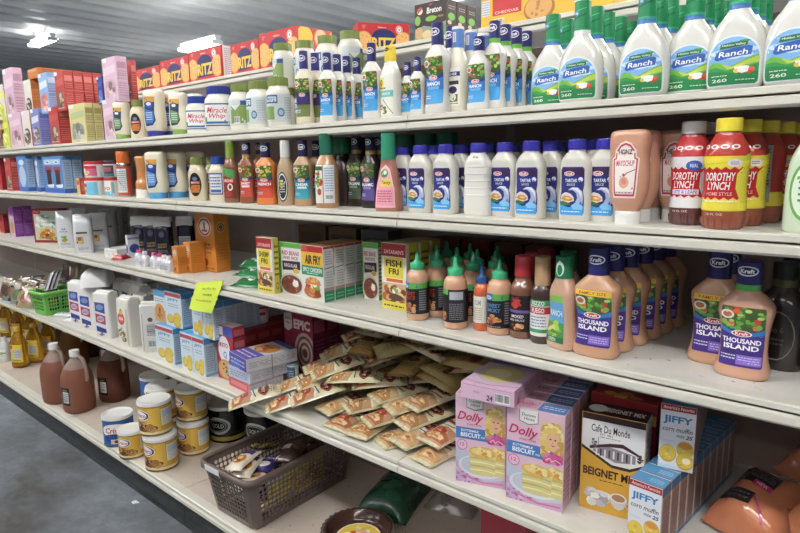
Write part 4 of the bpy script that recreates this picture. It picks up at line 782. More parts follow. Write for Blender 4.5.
def A_zat(word1, word2, yel='#e0cf2c', food=('#a8622c', '#d8a060', '#e8c890', '#7a4420')):
    def f(A):
        A.rect(0, 0, 1, 1, '#e6e2da'); A.rect(0, .80, 1, 1, '#a8232a'); A.text("ZATARAIN'S", .5, .87, .8, .06, '#f0d8d0', 0, .02); A.rect(.12, .48, .88, .79, yel); A.text(word1, .5, .70, .62, .1, '#3a2a1c', 0, .03); A.text(word2, .5, .58, .4, .09, '#3a2a1c', 0, .03); A.rect(.2, .42, .86, .47, '#d8662c')
        A.rect(0, .12, 1, .40, '#c9b08a'); A.blobs(.5, .25, .42, .12, 28, food, 3, .13); A.ell(.58, .19, .3, .05, '#5a4432'); A.blobs(.6, .32, .12, .05, 6, ['#f0ece4', '#8fae4a'], 5, .08); A.rect(0, 0, 1, .12, '#e0d02c'); A.lines(.1, .03, .9, .09, 1, '#4a4a20', 3)
    return f
def zatbox(w, d, h, a, b, side='#d8c826'): return carton('fry_mix_box', w, d, h, dict(all=side, front='#e6e2da', top='#c8b48a'), A_zat(a, b), lambda A: (A.rect(0, 0, .22, 1, '#e6e2da'), A.lines(.3, .3, .9, .9, 6, '#5a5420', 2), A.ell(.6, .14, .2, .06, '#5a5420'), A.ell(.6, .14, .15, .045, '#d8c826')), lambda A: A.rect(0, .3, 1, .4, '#8f7a4a'))
def A_air(A):
    A.rect(0, 0, 1, 1, '#dfe0da'); A.rect(0, .88, 1, 1, '#b3262c'); A.poly([(.0, .90), (.3, .90), (.28, .97), (0, .99)], '#c84a4a'); A.rect(0, .62, 1, .88, '#e2b22a'); A.text('AIR FRY', .54, .745, .72, .16, '#33241c', 0, .04); A.rect(0, .46, 1, .63, '#1f8f5f'); A.text('SPICY CHICKEN', .5, .56, .86, .08, '#e8f2ea', 0, .02); A.lines(.25, .48, .75, .515, 1, '#cfe4d8', 2)
    A.ell(.5, .10, .46, .08, '#d8d4ca'); A.ell(.52, .12, .36, .07, '#8f5a2a'); A.blobs(.5, .20, .34, .07, 18, ['#b8662c', '#c98a4a', '#8a3a20'], 3, .12); A.blobs(.5, .27, .36, .03, 12, ['#6fa03a', '#c83a2c', '#e8e0d0'], 4, .09); A.poly([(.15, .30), (.88, .30), (.84, .38), (.65, .43), (.36, .43), (.2, .38)], '#c9803a'); A.blobs(.5, .38, .25, .03, 6, ['#e0a860'], 6, .06)
def air(w, d, h): return carton('fry_mix_box', w, d, h, dict(all='#1f8f5f', front='#dfe0da', right='#d5d3d6', top='#b3803a'), A_air, lambda A: (A.rect(0, .0, 1, .2, '#1f8f5f'), A.rect(0, .2, 1, .26, '#b98a92'), A.rect(0, .95, 1, 1, '#b3262c'), A.line([(.1, .6), (.9, .62)], .06, '#4a4a50'), A.lines(.2, .66, .85, .92, 6, '#8f9098', 2), A.lines(.2, .28, .85, .56, 6, '#a8a8b0', 3), A.lines(.15, .04, .85, .16, 2, '#7fc8a4', 3)), lambda A: (A.rect(0, 0, 1, .2, '#b3262c'), A.rect(0, .2, 1, .3, '#4f8a4a')))
def A_chili(A):
    A.rect(0, 0, 1, 1, '#dfe0dc'); A.rect(0, .9, 1, 1, '#5fae3a'); A.rect(0, 0, .1, 1, '#5fae3a'); A.text('RED BEANS', .5, .80, .74, .08, '#c04a6a', .1, .03); A.text('AND RICE', .5, .71, .64, .06, '#c04a6a', .1, .03); A.poly([(.14, .46), (.9, .5), (.9, .66), (.14, .64)], '#3a2a3a'); A.text('REGULAR', .5, .565, .56, .07, '#e6e0e8'); A.ell(.72, .47, .14, .05, '#e0b030')
    A.ell(.5, .20, .5, .22, '#c8c4bc', 22); A.ell(.5, .20, .44, .18, '#6f3a2a', 22); A.blobs(.5, .21, .38, .14, 30, ['#8a4a34', '#5a2a20', '#a86a4a', '#7a3a2a'], 3, .06); A.ell(.68, .22, .13, .06, '#e6e4de'); A.blobs(.68, .25, .1, .03, 6, ['#f2f0ea'], 4, .05)
def chili(w, d, h): return carton('rice_mix_box', w, d, h, dict(all='#5fae3a', front='#dfe0dc', top='#4f8a3a'), A_chili, facts('#4a4a44', '#d8d8d0'))
def A_soda(A): A.ell(.5, .76, .34, .16, '#e6dcd0', 24); A.ell(.5, .76, .31, .145, '#9a2c2a', 24); A.ell(.5, .76, .25, .115, '#e6dcd0', 24); A.poly([(.36, .73), (.46, .70), (.46, .84), (.54, .84), (.54, .70), (.64, .73), (.64, .68), (.36, .68)], '#8a3a30'); A.text('Pure', .5, .47, .5, .06, '#3a3440', 0, .02); A.text('BAKING', .55, .40, .6, .05, '#3a3440'); A.text('SODA', .55, .33, .5, .05, '#3a3440'); A.ell(.44, .16, .16, .07, '#7a2a22'); A.lines(.2, .04, .9, .08, 1, '#6a4a20', 2)
def soda(w, d, h, big=False): return carton('baking_soda_box', w, d, h, dict(all='#cf7f1c', top='#d8892a'), A_soda, (lambda A: (A.ell(.45, .76, .30, .085, '#dcb070', 22), A.ell(.45, .76, .25, .07, '#7a4a2a', 22), A.ell(.45, .76, .19, .05, '#d0a070', 20), A.ell(.45, .76, .13, .035, '#7a4a2a', 20), A.lines(.2, .2, .8, .5, 6, '#b86a14', 3))) if big else (lambda A: A.lines(.2, .3, .8, .6, 4, '#b86a14', 2)))
def A_betty(A):
    A.rect(0, 0, 1, 1, '#8a2a26'); A.rect(.06, .08, .94, .94, '#b8c0ac'); A.poly([(.02, .84), (.34, .86), (.30, .98), (.04, .98)], '#c02a2c'); A.text('Betty', .17, .91, .2, .05, '#f0dcd8', .2); A.blobs(.5, .62, .42, .2, 26, ['#d8e0d8', '#8fae8a', '#7a9a94', '#c8d0c4'], 3, .06); A.text('Gingerbread', .5, .66, .7, .1, '#eef0ea', .1, .02); A.text('House', .52, .55, .4, .09, '#eef0ea', .1, .02)
    A.poly([(.22, .12), (.22, .30), (.5, .44), (.80, .30), (.80, .12)], '#b8742c'); A.poly([(.16, .28), (.5, .48), (.86, .28), (.8, .26), (.5, .41), (.22, .26)], '#d8b04a'); A.rect(.44, .12, .58, .27, '#7a3a1e'); A.blobs(.5, .14, .42, .05, 20, ['#5f8f3a', '#c8a03a', '#c0392b', '#6f9a4a'], 4, .05); A.blobs(.5, .34, .26, .06, 12, ['#e0c050', '#c83a2a', '#e8e0c8'], 6, .03)
def betty(w, d, h): return carton('gingerbread_kit_box', w, d, h, dict(all='#8a2a26', right='#6f2226'), A_betty, lambda A: A.lines(.2, .1, .8, .9, 10, '#9a4a44', 2))
def purple(w, d, h): return carton('snack_box', w, d, h, dict(all='#8a3fa0', front='#c8b0a8', right='#8a3fa0'), lambda A: (A.rect(0, 0, 1, 1, '#c9a8b8'), A.rect(0, .7, 1, 1, '#a85ab0'), A.ell(.5, .3, .35, .2, '#b8864a')), lambda A: (A.rect(.0, .48, 1, .5, '#6a2a80'), A.lines(.15, .1, .9, .44, 7, '#b07ac0', 2), A.lines(.15, .55, .9, .9, 7, '#b07ac0', 3)))
def A_men(A):
    A.rect(0, 0, 1, .12, '#3a62b8'); A.rect(.08, .78, .92, .92, '#b8d0ea')
    for u in (.28, .72): A.rect(u - .16, .56, u + .18, .72, '#a8444a'); A.rect(u - .09, .22, u + .13, .64, '#4a2c28'); A.poly([(u - .14, .22), (u - .06, .15), (u + .2, .15), (u + .24, .25)], '#e2e6ee'); A.ell(u, .84, .13, .05, '#e2eaf4'); A.ell(u, .84, .07, .025, '#4a7ac0')
def treat(w, d, h, men=True): return carton('cookie_mix_box', w, d, h, dict(all='#4f86c8', right='#a8c4e4', top='#3f7ac0'), A_men if men else (lambda A: (A.ell(.5, .42, .36, .3, '#b8c8dc', 16), A.ell(.5, .80, .3, .08, '#d0e0f2'), A.rect(0, 0, 1, .12, '#3a62b8'))), lambda A: (A.rect(0, 0, 1, .12, '#3f68bc'), A.rect(.0, .9, 1, 1, '#4f86c8'), A.lines(.2, .18, .8, .84, 10, '#7f9ac4', 3)))
def A_epic(A):
    A.rect(0, 0, 1, 1, '#9a2c48'); A.poly([(.02, .70), (.02, .94), (.30, .96), (.30, .72), (.16, .66)], '#d8d4d2'); A.text('Duncan', .16, .87, .2, .05, '#5a4a4a', .1); A.text('Hines', .16, .80, .16, .045, '#5a4a4a', .1); A.text('EPIC', .64, .80, .56, .16, '#e6dcda', 0, .05)
    for q, c in ((.36, '#cdbab0'), (.30, '#8f4a4a'), (.25, '#d8c8bc'), (.19, '#94504c'), (.14, '#dccfc4'), (.08, '#94504c')): A.ell(.72, .36, q, q * .9, c, 26)
    A.lines(.08, .10, .5, .2, 2, '#c87a8a', 2)
def epic(w, d, h): return carton('baking_kit_box', w, d, h, dict(all='#8a2444', right='#7a1f44', top='#6a1f38'), A_epic, lambda A: (A.lines(.15, .1, .85, .6, 8, '#a85a78', 2), A.rect(.1, .7, .9, .9, '#a8506a')))
def A_keto(A):
    A.rect(0, 0, 1, 1, '#a8262e'); A.poly([(.3, .84), (1, .80), (1, .98), (.3, .98)], '#4a5ab4'); A.rect(.04, .82, .44, .97, '#d8d4d8'); A.ell(.46, .56, .34, .25, '#e2e4ec', 22); A.text('KETO', .46, .64, .46, .08, '#b03a4a', 0, .04); A.text('Q', .5, .46, .2, .14, '#5a8ac8', 0, .03); A.ell(.48, .19, .44, .19, '#b98a50', 22); A.ell(.48, .20, .40, .165, '#cfa468', 22); A.blobs(.48, .2, .3, .12, 10, ['#3a241a', '#4a2c1e'], 4, .05)
def keto(w, d, h): return carton('cookie_mix_box', w, d, h, dict(all='#9a222c', right='#a02a34', top='#b8a0a8'), A_keto, lambda A: (A.lines(.12, .15, .88, .45, 5, '#d88a8a', 2), A.rect(.1, .62, .9, .74, '#c86a6a'), A.rect(0, .80, 1, .82, '#6a1a22'), A.rect(.1, .84, .9, .95, '#c05a60')))
def redb(w, d, h): return carton('cake_mix_box', w, d, h, dict(all='#8a1f26', right='#8f242c'), A_cake('#a83a3a', ['#5a2a20', '#a8704a']), lambda A: (A.lines(.15, .2, .85, .5, 5, '#b8565a', 2), A.rect(.1, .74, .9, .88, '#a84448')))
def flatbox(w, d, h, top, side, art, sart): return carton('cookie_mix_box', w, d, h, dict(all=side, top=top, front=side), sart, lambda A: (A.rect(0, .2, 1, .8, '#d5d6de'), A.lines(.04, .25, .96, .75, 4, '#9a9cae', 2), A.rect(.48, 0, .5, 1, '#8a8ca0')), art)
def plain(name, w, d, h, col, side, cat='box', seed=1): return carton(name, w, d, h, dict(all=col, right=side), lambda A: (A.rect(.1, .6, .9, .85, side), A.blobs(.5, .3, .3, .18, 8, [side, '#c8b090', col], seed, .1)), lambda A: (A.lines(.15, .2, .85, .8, 8, col, seed)))

# ================================================================== bags and pouches
def pillow(name, w, l, t, base, art=None, kind='film', cat='packet', seed=1, wr=.0016, fin=.06, nx=14, ny=18, back=None, flare=0.0, sq=False):
    """pouch lying flat: x across, y along, face up; crimped fins at both ends"""
    r = random.Random(seed); ph = [r.uniform(0, 6.28) for _ in range(6)]
    def hgt(x, y):
        a = min(abs(2 * x / w), 1); b = min(abs(2 * y / l), 1); f = 1 - fin * 2
        e = max(0.0, 1 - (b / f) ** 4) if b < f else 0.0
        s = max(0.0, 1 - a ** (7 if sq else 3)) ** (.35 if sq else .6) * e ** (.3 if sq else .5)
        return t * s + wr * math.sin(9 * x / w + 5 * y / l + ph[0]) * (.3 + .7 * s) + wr * .6 * math.sin(26 * x / w + ph[1] + 3 * y / l) * (1 - .6 * s)
    wid = lambda y: w * (1 - .05 * max(0.0, 1 - abs(2 * y / l) ** 2) + flare * y / l)
    mb = MB(); top = []; bot = []
    for i in range(ny + 1):
        y = -l / 2 + l * i / ny; tr = []; br = []
        for j in range(nx + 1):
            x = -w / 2 + w * j / nx; k = wid(y) / w; z = hgt(x, y)
            tr.append((x * k, y, .002 + z * .62 + .0006)); br.append((x * k, y, .002 - z * .0 + .0006 * 0 + max(0, -.0)))
        top.append(tr); bot.append(br)
    mb.grid(top, base, kind); mb.grid([list(reversed(q)) for q in bot], back or base, kind)
    ed = [top[0][j] for j in range(nx + 1)], [bot[0][j] for j in range(nx + 1)]
    mb.grid([ed[1], ed[0]], base, kind); mb.grid([top[-1], bot[-1]], base, kind)
    mb.grid([[q[0] for q in top], [q[0] for q in bot]], base, kind); mb.grid([[q[-1] for q in bot], [q[-1] for q in top]], base, kind)
    if art:
        a = Art(w, l, 0, -l / 2); a.clip = [(.03, .01), (.97, .01), (.97, .99), (.03, .99)]; art(a)
        def fn(x, y, o): return (x * wid(y) / w, y, .0026 + hgt(x, y) * .62 + o)
        decal(mb, a, fn, w / 12, l / 16, kind, 5e-4 + t * .018)
    T = Tpl(name, mb.mesh(name), cat); cv = []; cf = []; X, Y = 8, 10
    for s in (1, 0):
        for i in range(Y + 1):
            for j in range(X + 1): x, y = -w / 2 + w * j / X, -l / 2 + l * i / Y; cv.append((x * wid(y) / w, y, .0034 + hgt(x, y) * .62 if s else .0012))
    for s in (0, 1):
        for i in range(Y):
            for j in range(X): q = s * (X + 1) * (Y + 1) + i * (X + 1) + j; cf.append((q, q + 1, q + X + 2, q + X + 1))
    T.col = (cv, cf); return T
def A_bis(v):
    def f(A):
        A.rect(0, 0, 1, 1, '#d9d2aa'); A.rect(0, 0, 1, .06, '#c4bc90'); A.rect(0, .94, 1, 1, '#c4bc90')
        A.poly([(0, .06), (1, .06), (1, .42), (.5, .48), (0, .40)], ['#b98a68', '#c2a27a', '#cfae86', '#b8926a'][v % 4]); c = ['#a8643c', '#b5824c', '#c79a66', '#a87a4c'][v % 4]
        A.poly([(.04, .14), (.30, .08), (.96, .10), (.98, .24), (.6, .34), (.1, .30)], c); A.poly([(.1, .17), (.34, .11), (.8, .13), (.84, .21), (.5, .27), (.16, .25)], '#d8b284'); A.blobs(.46, .2, .34, .06, 12, ['#c08e58', '#e3c698', '#a9713f'], v, .07)
        if v % 4 == 0: A.ell(.42, .33, .24, .085, '#a8402e', 16); A.blobs(.42, .33, .16, .05, 7, ['#c0583c', '#d89a70'], 3, .06)
        A.poly([(0, .40), (.5, .48), (1, .42), (1, .455), (.5, .515), (0, .435)], '#e6e0c4')
        A.ell(.5, .70, .45, .115, '#6f1a20', 22); A.ring(.5, .70, .42, .104, .02, '#b98a60'); A.text('Pioneer', .5, .70, .56, .09, '#e0d2b4', .2, .02)
        A.poly([(.1, .47), (.9, .52), (.9, .545), (.1, .495)], ['#2a4f9a', '#4f7a2f', '#2a4f9a', '#a83a2a'][v % 4]); A.lines(.15, .82, .85, .9, 2, '#8a7a50', v)
    return f
T_BIS = [pillow('gravy_mix_packet', .078, .150, .022, '#d3cba2', A_bis(i), 'film', 'packet', 10 + i, .0022) for i in range(4)]
A_bb = lambda A: (A.lines(.2, .2, .8, .8, 7, '#a88a60', 3), A.rect(.1, .86, .9, .92, '#b08a58'))
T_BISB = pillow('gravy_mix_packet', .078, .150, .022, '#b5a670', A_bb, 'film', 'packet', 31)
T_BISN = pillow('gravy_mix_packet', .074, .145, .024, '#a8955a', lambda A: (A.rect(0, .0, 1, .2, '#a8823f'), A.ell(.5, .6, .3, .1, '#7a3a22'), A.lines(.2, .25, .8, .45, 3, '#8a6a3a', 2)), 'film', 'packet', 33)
def standbag(name, w, d, h, base, art, kind='paper', cat='bag', fold=True, n=9, lw=.86, lz=(.04, .8), seed=1, top='#ecebe6'):
    r = random.Random(seed)
    pr = [(0, w * .47, d * .46, n), (.006, w * .5, d * .5, n), (h * .3, w * .505, d * .515, n), (h * .6, w * .5, d * .5, n), (h * .80, w * .49, d * .44, n), (h * .90, w * .49, d * .24, 4), (h * .96, w * .49, d * .10, 4), (h, w * .49, d * .07, 4)]
    if fold: pr = [(0, w * .47, d * .46, n), (.005, w * .5, d * .5, n), (h * .35, w * .508, d * .515, n), (h * .8, w * .5, d * .5, n), (h * .95, w * .495, d * .48, n), (h * .98, w * .485, d * .44, n), (h * .99, w * .46, d * .40, n)]
    p = Prof(pr); mb = MB(); p.body(mb, base, kind, 44)
    if fold: mb.box(-w * .47, -d * .18, h * .985, w * .47, d * .16, h + .004, top, kind, .002)
    a = Art(w * lw, h * (lz[1] - lz[0]), 0, h * lz[0]); art(a); decal(mb, a, p.surf, .008, .012, kind, 6e-4)
    return Tpl(name, mb.mesh(name), cat)
def A_flour(A):
    A.rect(.06, .1, .86, .98, '#e2dfe4'); A.poly([(.06, .72), (.80, .66), (.80, .96), (.06, .98)], '#3a4f9a'); A.ell(.42, .84, .28, .08, '#7f95c8'); A.poly([(.06, .66), (.80, .60), (.80, .34), (.06, .40)], '#b0405a'); A.ell(.42, .5, .28, .09, '#c8b4c8'); A.text('GOLD', .42, .5, .42, .07, '#3a3a7a', 0, .02); A.poly([(.06, .30), (.80, .22), (.80, .1), (.06, .14)], '#32468f'); A.blobs(.46, .08, .28, .05, 8, ['#8a5a6a', '#4a3a6a'], 3, .06)
T_FLR = standbag('flour_bag', .080, .058, .185, '#e6e4e2', A_flour)
def A_masa(A):
    A.rect(0, 0, 1, 1, '#e4e0d4'); A.ell(.4, .70, .33, .17, '#b8303c', 22); A.ell(.4, .70, .26, .12, '#cf5a62', 22); A.text('MASA', .4, .70, .42, .09, '#f2e6c8', 0, .03); A.poly([(.2, .86), (.4, .98), (.62, .86)], '#4f8f3a'); A.ell(.4, .86, .2, .05, '#e0b83a'); A.blobs(.4, .24, .36, .2, 30, ['#8a6a3a', '#6f8f4a', '#c8a06a', '#5a4a30'], 4, .08); A.rect(.84, 0, 1, 1, '#c9c4b4')
T_MASA = standbag('flour_bag', .078, .056, .186, '#e4e1d8', A_masa)
def A_back(A): A.ell(.45, .84, .13, .06, '#6a4a3a'); A.lines(.25, .40, .70, .72, 8, '#55555a', 2); A.rect(.25, .52, .7, .53, '#333'); A.bars(.28, .08, .66, .28); A.line([(.04, 0), (.06, 1)], .02, '#8a7a6a')
T_MASAB = standbag('flour_bag', .080, .056, .180, '#dcdad4', A_back)
A_lie = lambda A: (A.poly([(.3, .34), (.76, .30), (.78, .66), (.34, .68)], '#4a62a8'), A.poly([(.3, .34), (.44, .33), (.46, .67), (.34, .68)], '#b8607a'), A.lines(.48, .4, .74, .6, 3, '#c8d0e8', 2), A.lines(.2, .2, .8, .4, 4, '#dcdce0', 3))
T_FLIE = pillow('flour_bag', .115, .175, .10, '#e0dfe0', A_lie, 'paper', 'bag', 5, .003, .02, sq=True)
def A_gf(A): A.text('GF', .45, .62, .3, .06, '#333'); A.text('FLOUR', .45, .54, .5, .05, '#444'); A.blobs(.5, .3, .25, .1, 10, ['#6f9a4a', '#c8a03a', '#8ab05a'], 3, .09); A.lines(.2, .08, .8, .14, 2, '#8a8a8e', 2)
def A_gf2(A): A.rect(.1, .28, .55, .52, '#c8a06a'); A.blobs(.32, .4, .2, .1, 8, ['#8a5a2a', '#e0c08a'], 3, .09); A.rect(.12, .62, .8, .68, '#6a5a4a'); A.lines(.2, .08, .8, .16, 2, '#8a8a8e', 2)
T_WBA = standbag('baking_flour_pouch', .072, .050, .165, '#d5d6dc', A_gf, 'film', fold=False, n=3.5); T_WBB = standbag('baking_flour_pouch', .072, .050, .160, '#d0d2d8', A_gf2, 'film', fold=False, n=3.5)
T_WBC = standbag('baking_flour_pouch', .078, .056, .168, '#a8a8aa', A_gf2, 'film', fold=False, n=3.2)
T_CLR = standbag('sugar_bag', .085, .070, .165, '#b4aea6', lambda A: A.blobs(.5, .5, .3, .3, 6, ['#c4beb6', '#a49e96'], 3, .16), 'film', fold=False, n=3)
def A_nvy(A): A.rect(.05, .10, .9, .46, '#23264a'); A.text('COFFEE', .46, .40, .6, .06, '#c8a83a', 0, .03); A.text('CHICORY', .46, .32, .6, .055, '#c8a83a', 0, .03); A.ell(.45, .72, .22, .12, '#4a4a70'); A.ell(.45, .72, .16, .08, '#7a6a8a'); A.lines(.15, .14, .8, .24, 2, '#a88a3a', 2)
def nav(seed, back=False):
    a = (lambda A: (A.rect(.1, .05, .9, .62, '#c2c4cc'), A.lines(.16, .1, .84, .58, 9, '#7a7a8a', 3))) if back else A_nvy
    t = standbag('coffee_bag', .064, .050, .150, '#1c1e38', a, 'film', fold=False, n=3.2, lz=(.04, .86), seed=seed)
    mt = MB(); mt.box(-.031, -.017, .139, .031, .012, .158, '#e4e4e6', 'paper', .002); mt.box(-.032, -.020, .122, .032, -.0165, .142, '#e4e4e6', 'paper', .001)
    t.parts.append(('closure_strip', mt.mesh('s'), 'white folded closure', ())); return t
T_NAV, T_NAVB = nav(1), nav(2, True)
_p = Prof([(0, .016, .012, 3), (.003, .019, .014, 3), (.030, .019, .014, 3), (.036, .015, .012, 2.4), (.042, .008, .008, 2), (.046, .008, .008, 2)])
_a = Art(.03, .026, 0, .005); _a.rect(0, .3, 1, .8, '#c9ccd8'); _a.lines(.1, .1, .9, .7, 3, '#7a80a0', 2)
T_COL = Tpl('food_colour_bottle', bodym(_p, '#d8d8dc'), 'bottle', [('cap', capm(.044, .054, .009, .008, '#d84a86', 'gloss'), 'pink cap', ()), ('label', labelm(_p, _a), None, ())])
T_COLW = Tpl('food_colour_bottle', bodym(_p, '#d8d8dc'), 'bottle', [('cap', capm(.044, .054, .009, .008, '#e0e0e4', 'gloss'), 'white cap', ()), ('label', labelm(_p, _a), None, ())])
def A_grn(A): A.rect(0, 0, 1, 1, '#1f7a44'); A.poly([(.1, .1), (.9, .2), (.9, .34), (.1, .24)], '#d8e4d8'); A.ell(.75, .62, .2, .14, '#c23a3a'); A.ell(.75, .62, .12, .08, '#e6d8d0'); A.rect(0, .84, 1, .94, '#e0e8e0'); A.blobs(.35, .6, .2, .14, 8, ['#e0e8d8', '#4fa06a'], 3, .1)
T_GPK = pillow('rice_packet', .13, .12, .032, '#1f7a44', A_grn, 'film', 'packet', 7)
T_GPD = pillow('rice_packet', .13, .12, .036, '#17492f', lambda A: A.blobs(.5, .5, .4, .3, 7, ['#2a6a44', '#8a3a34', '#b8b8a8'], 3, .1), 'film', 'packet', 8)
A_peach = lambda A: (A.blobs(.5, .5, .42, .42, 16, ['#d08e6a', '#c98260', '#d49672'], 3, .12))
T_PEA = [pillow('crumb_bag', .15, .19, .12, '#c97c55', A_peach, 'film', 'bag', 40 + i, .007, .03, 22, 24) for i in range(3)]
T_PEAL = pillow('crumb_bag', .165, .20, .12, '#c97c55', lambda A: (A.rect(.12, .50, .62, .76, '#2a2326'), A.lines(.16, .60, .58, .74, 4, '#6a6066', 2), A.rect(.38, .48, .62, .56, '#c8347a'), A.text('NEW', .50, .52, .15, .045, '#f0d0e0'), A.rect(.12, .20, .52, .36, '#2a2326'), A.lines(.15, .23, .48, .33, 2, '#6a6066', 3), A.line([(.52, .32), (.68, .20), (.74, .12)], .03, '#b04a7a')), 'film', 'bag', 50, .007, .03, 22, 24)
T_SNK = [pillow('seed_packet', .07, .11, .018, c, (lambda v: (lambda A: (A.ell(.5, .4, .36, .24, v), A.rect(.15, .72, .8, .86, '#b8ac98'), A.rect(0, .94, 1, 1, '#6a5040'))))(v), 'film', 'packet', 60 + i) for i, (c, v) in enumerate((('#8a6f52', '#5a4430'), ('#a8946f', '#8a4a32'), ('#5f4636', '#a88a60'), ('#98948a', '#5a7048'), ('#2c2c34', '#8a6f4a'), ('#7f8d86', '#5f382c')))]
T_SIL = pillow('icing_pouch', .06, .20, .022, '#cfcdd4', lambda A: (A.rect(0, .0, 1, .4, '#8a3f7a'), A.rect(.1, .5, .4, .9, '#e8e6ec'), A.rect(.7, .45, .9, .95, '#6a6672'), A.blobs(.5, .2, .3, .14, 6, ['#c05aa0', '#e0c0d8'], 3, .1)), 'film', 'packet', 71)
T_ZIP = pillow('icing_bag', .055, .13, .022, '#c8ccd0', lambda A: A.lines(.2, .2, .8, .8, 5, '#e8eaec', 2), 'film', 'packet', 72)
T_SWT = pillow('marshmallow_pack', .07, .09, .022, '#e2dcdc', lambda A: (A.rect(.1, .5, .6, .9, '#cf4a8a'), A.blobs(.5, .3, .36, .2, 9, ['#f0e8e8', '#b8c4d8', '#d8a8b8'], 3, .1)), 'film', 'packet', 73)
T_RED = pillow('candy_pack', .05, .06, .026, '#b83a44', lambda A: (A.ell(.5, .5, .3, .3, '#e8d8d8'), A.ell(.5, .5, .18, .18, '#c83a44')), 'film', 'packet', 74)
T_WCR = pillow('crumb_bag', .16, .20, .07, '#8a807c', lambda A: A.blobs(.5, .5, .4, .4, 9, ['#9a908a', '#7a706c'], 3, .12), 'film', 'bag', 75, .004, .03)
T_GRB = pillow('rice_bag', .17, .22, .11, '#15563a', lambda A: (A.blobs(.5, .5, .4, .4, 8, ['#1d6a48', '#0f4630'], 4, .14)), 'film', 'bag', 76, .005, .03)
T_CAN = pillow('candy_pack', .075, .12, .026, '#2c2460', lambda A: (A.rect(.1, .55, .9, .8, '#4a3a9a'), A.ell(.5, .3, .34, .16, '#e0d8d8'), A.lines(.15, .6, .85, .76, 2, '#c8c0e8', 2)), 'film', 'packet', 77)
T_CRM = pillow('candy_pack', .075, .12, .026, '#d8ccb8', lambda A: (A.ell(.5, .4, .36, .2, '#b8762c'), A.rect(.1, .66, .9, .86, '#4a3a7a'), A.blobs(.5, .4, .25, .14, 7, ['#e6d0a0', '#8a4a22'], 3, .1)), 'film', 'packet', 78)
T_BRN = pillow('candy_pack', .09, .13, .034, '#4a2c22', lambda A: (A.rect(.1, .4, .5, .6, '#c8c4be'), A.blobs(.6, .6, .3, .2, 6, ['#6a3a2a', '#3a2018'], 4, .12)), 'film', 'packet', 79)

# ================================================================== baskets, pie crust, note
def lattice(nu, nv, fn, hole, th, rows=None, rot=False):
    """perforated sheet: cells with a lozenge hole; fn(u,v)->point ; rows where v in cells are solid -> rows set"""
    bm = bmesh.new(); V = {}
    def vt(u, v):
        k = (round(u, 5), round(v, 5))
        if k not in V: V[k] = bm.verts.new(fn(u, v))
        return V[k]
    for i in range(nu):
        for j in range(nv):
            u0, u1, v0, v1 = i / nu, (i + 1) / nu, j / nv, (j + 1) / nv
            A, B, C, D = vt(u0, v0), vt(u1, v0), vt(u1, v1), vt(u0, v1)
            if rows and not rows(i, j): bm.faces.new((A, B, C, D)); continue
            um, vm = (u0 + u1) / 2, (v0 + v1) / 2; hu, hv = (u1 - u0) / 2 * hole, (v1 - v0) / 2 * hole
            K = []
            for t in range(8):
                a = PI / 8 + t * PI / 4; K.append(vt(um + hu * math.cos(a) * 1.05 + (hv * 0), vm + hv * math.sin(a) * 1.05))
            # K: 0 right-up,1 up-right,2 up-left,3 left-up,4 left-down,5 down-left,6 down-right,7 right-down
            for f in ((A, B, K[6], K[5]), (B, K[7], K[6]), (B, C, K[0], K[7]), (C, K[1], K[0]), (C, D, K[2], K[1]), (D, K[3], K[2]), (D, A, K[4], K[3]), (A, K[5], K[4])):
                try: bm.faces.new(f)
                except ValueError: pass
    bm.normal_update(); bmesh.ops.solidify(bm, geom=bm.faces[:], thickness=th); bm.normal_update(); bm.verts.index_update()
    vs = [tuple(v.co) for v in bm.verts]; fs = [tuple(v.index for v in f.verts) for f in bm.faces]; bm.free(); return vs, fs
def rrect_path(w, d, r, n=8):
    P = []
    for cx, cy, a0 in ((w / 2 - r, -d / 2 + r, -PI / 2), (w / 2 - r, d / 2 - r, 0), (-w / 2 + r, d / 2 - r, PI / 2), (-w / 2 + r, -d / 2 + r, PI)):
        for i in range(n + 1): P.append((cx + r * math.cos(a0 + PI / 2 * i / n), cy + r * math.sin(a0 + PI / 2 * i / n)))
    P.append(P[0]); P = np.array(P); L = np.concatenate([[0], np.cumsum(np.hypot(*np.diff(P, axis=0).T))]); return P, L / L[-1]
